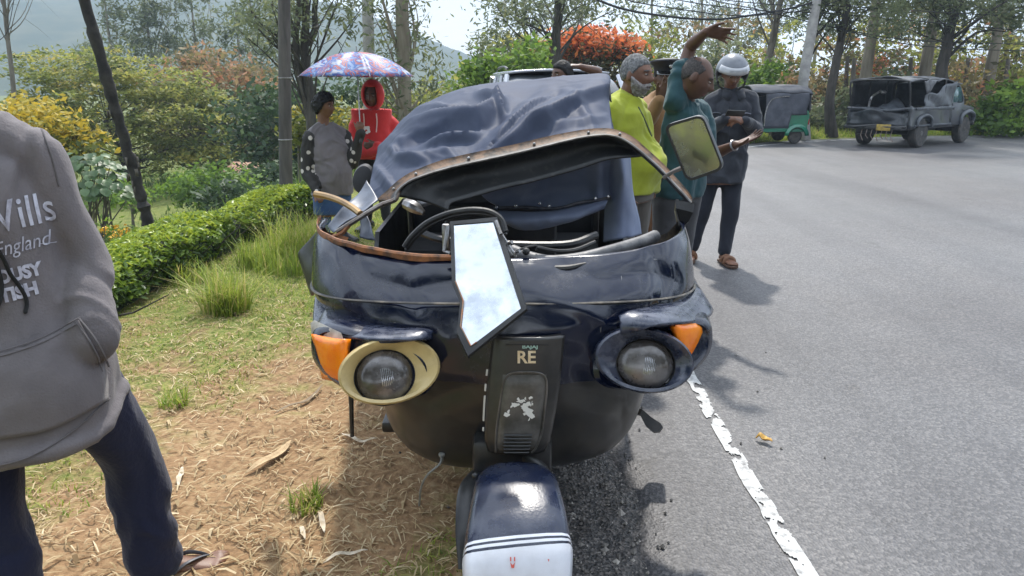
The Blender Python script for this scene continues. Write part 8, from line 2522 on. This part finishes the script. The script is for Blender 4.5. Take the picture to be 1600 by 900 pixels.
    b.build("hanging_wreckage", M("pale_torn_metal", (0.32, 0.25, 0.22), .5, metal=.4), rt, world=False)
    # hoops and torn top
    for x, z, l in ((-1.92, 1.66, -.16), (-1.0, 1.71, -.05), (-.1, 1.70, 0), (.38, 1.64, 0)):
        b = MB(); b.tube([(x, -.76, 1.0), (x + l, -.76, z - .12), (x + l, -.66, z), (x + l, 0, z + .03), (x + l, .66, z), (x + l, .76, z - .12), (x, .76, 1.0)], .024, 8, res=50); b.build("top_hoop", m_black, rt, world=False)
    for yy in (-.70, .70):
        b = MB(); b.tube([(-2.06, yy, 1.62), (-1.05, yy, 1.69), (-.1, yy, 1.69), (.4, yy, 1.63)], .02, 6, res=20); b.build("top_rail", m_black, rt, world=False)
    b = MB(); A = [[(x, u * .76, 1.70 + .05 * (1 - u * u) - .10 * max(0, abs(u) - .8) * 5 * .3 + .02 * math.sin(5 * x + 4 * u) + .02 * vnoise(np.array([x * 4, u * 4, 3.0]))) for u in np.linspace(-1, 1, 15)] for x in np.linspace(-2.06, .42, 26)]
    b.grid(A); b.build("torn_canopy", m_canv, rt, world=False, thick=.02)
    # torn side cloth on the near side: hangs in the front half, ripped down to the rail at the back
    b = MB(); A = []
    for s in np.linspace(0, 1, 26):
        x = -1.25 + 1.70 * s; top = 1.05 + .62 * max(0, s - .05) ** .8 if s < .9 else 1.64
        top = min(1.66, 1.30 + .42 * s ** 1.5 + .05 * math.sin(12 * s)); 
        A.append([(x + .03 * math.sin(9 * v), -.79 - .02 * math.sin(10 * s + 5 * v), 1.0 + (top - 1.0) * v) for v in np.linspace(0, 1, 9)])
    b.grid(A); b.build("side_cloth", m_body2, rt, world=False, thick=.015)
    b = MB(); A = [[(-1.45 + .25 * v + .5 * s, -.80 - .03 * math.sin(4 * s), 1.68 - .34 * v * (1 - s) - .03 * math.sin(9 * s)) for v in np.linspace(0, 1, 6)] for s in np.linspace(0, 1, 14)]; b.grid(A); b.build("torn_strip", m_canv, rt, world=False, thick=.012)
    b = MB(); A = [[(x, .79, 1.0 + .68 * v) for x in np.linspace(-1.9, .4, 12)] for v in np.linspace(0, 1, 5)]; b.grid(A); b.build("side_cloth", m_dark, rt, world=False, thick=.015)
    b = MB(); b.grid([[(.42, u * .74, 1.0 + .62 * v) for u in np.linspace(-1, 1, 5)] for v in np.linspace(0, 1, 4)]); b.build("cab_back", m_dark, rt, world=False, thick=.02)
    # broken load and bench seats inside
    b = MB(); b.box((-.9, .52, .78), (1.8, .36, .10), .03); b.box((-.9, -.52, .78), (1.8, .36, .10), .03); b.build("bench", m_dark, rt, world=False)
    b = MB(); A = [[(-1.85 + .5 * v, -.2 + .55 * u, .98 + .22 * math.sin(3 * u + 1) * v + .05 * vnoise(np.array([u * 5, v * 5, 0.0]))) for u in np.linspace(-1, 1, 14)] for v in np.linspace(0, 1, 8)]; b.grid(A); b.build("crumpled_cloth", m_body2, rt, world=False, thick=.02)
    b = MB(); b.tube([(-1.9, .3, 1.0), (-1.7, .35, 1.25), (-1.75, .1, 1.42)], .03, 6, res=12); b.sphere((-1.72, .05, 1.38), (.10, .06, .05), nu=10, nv=8); b.build("broken_fitting", m_steel, rt, world=False)
jeep()
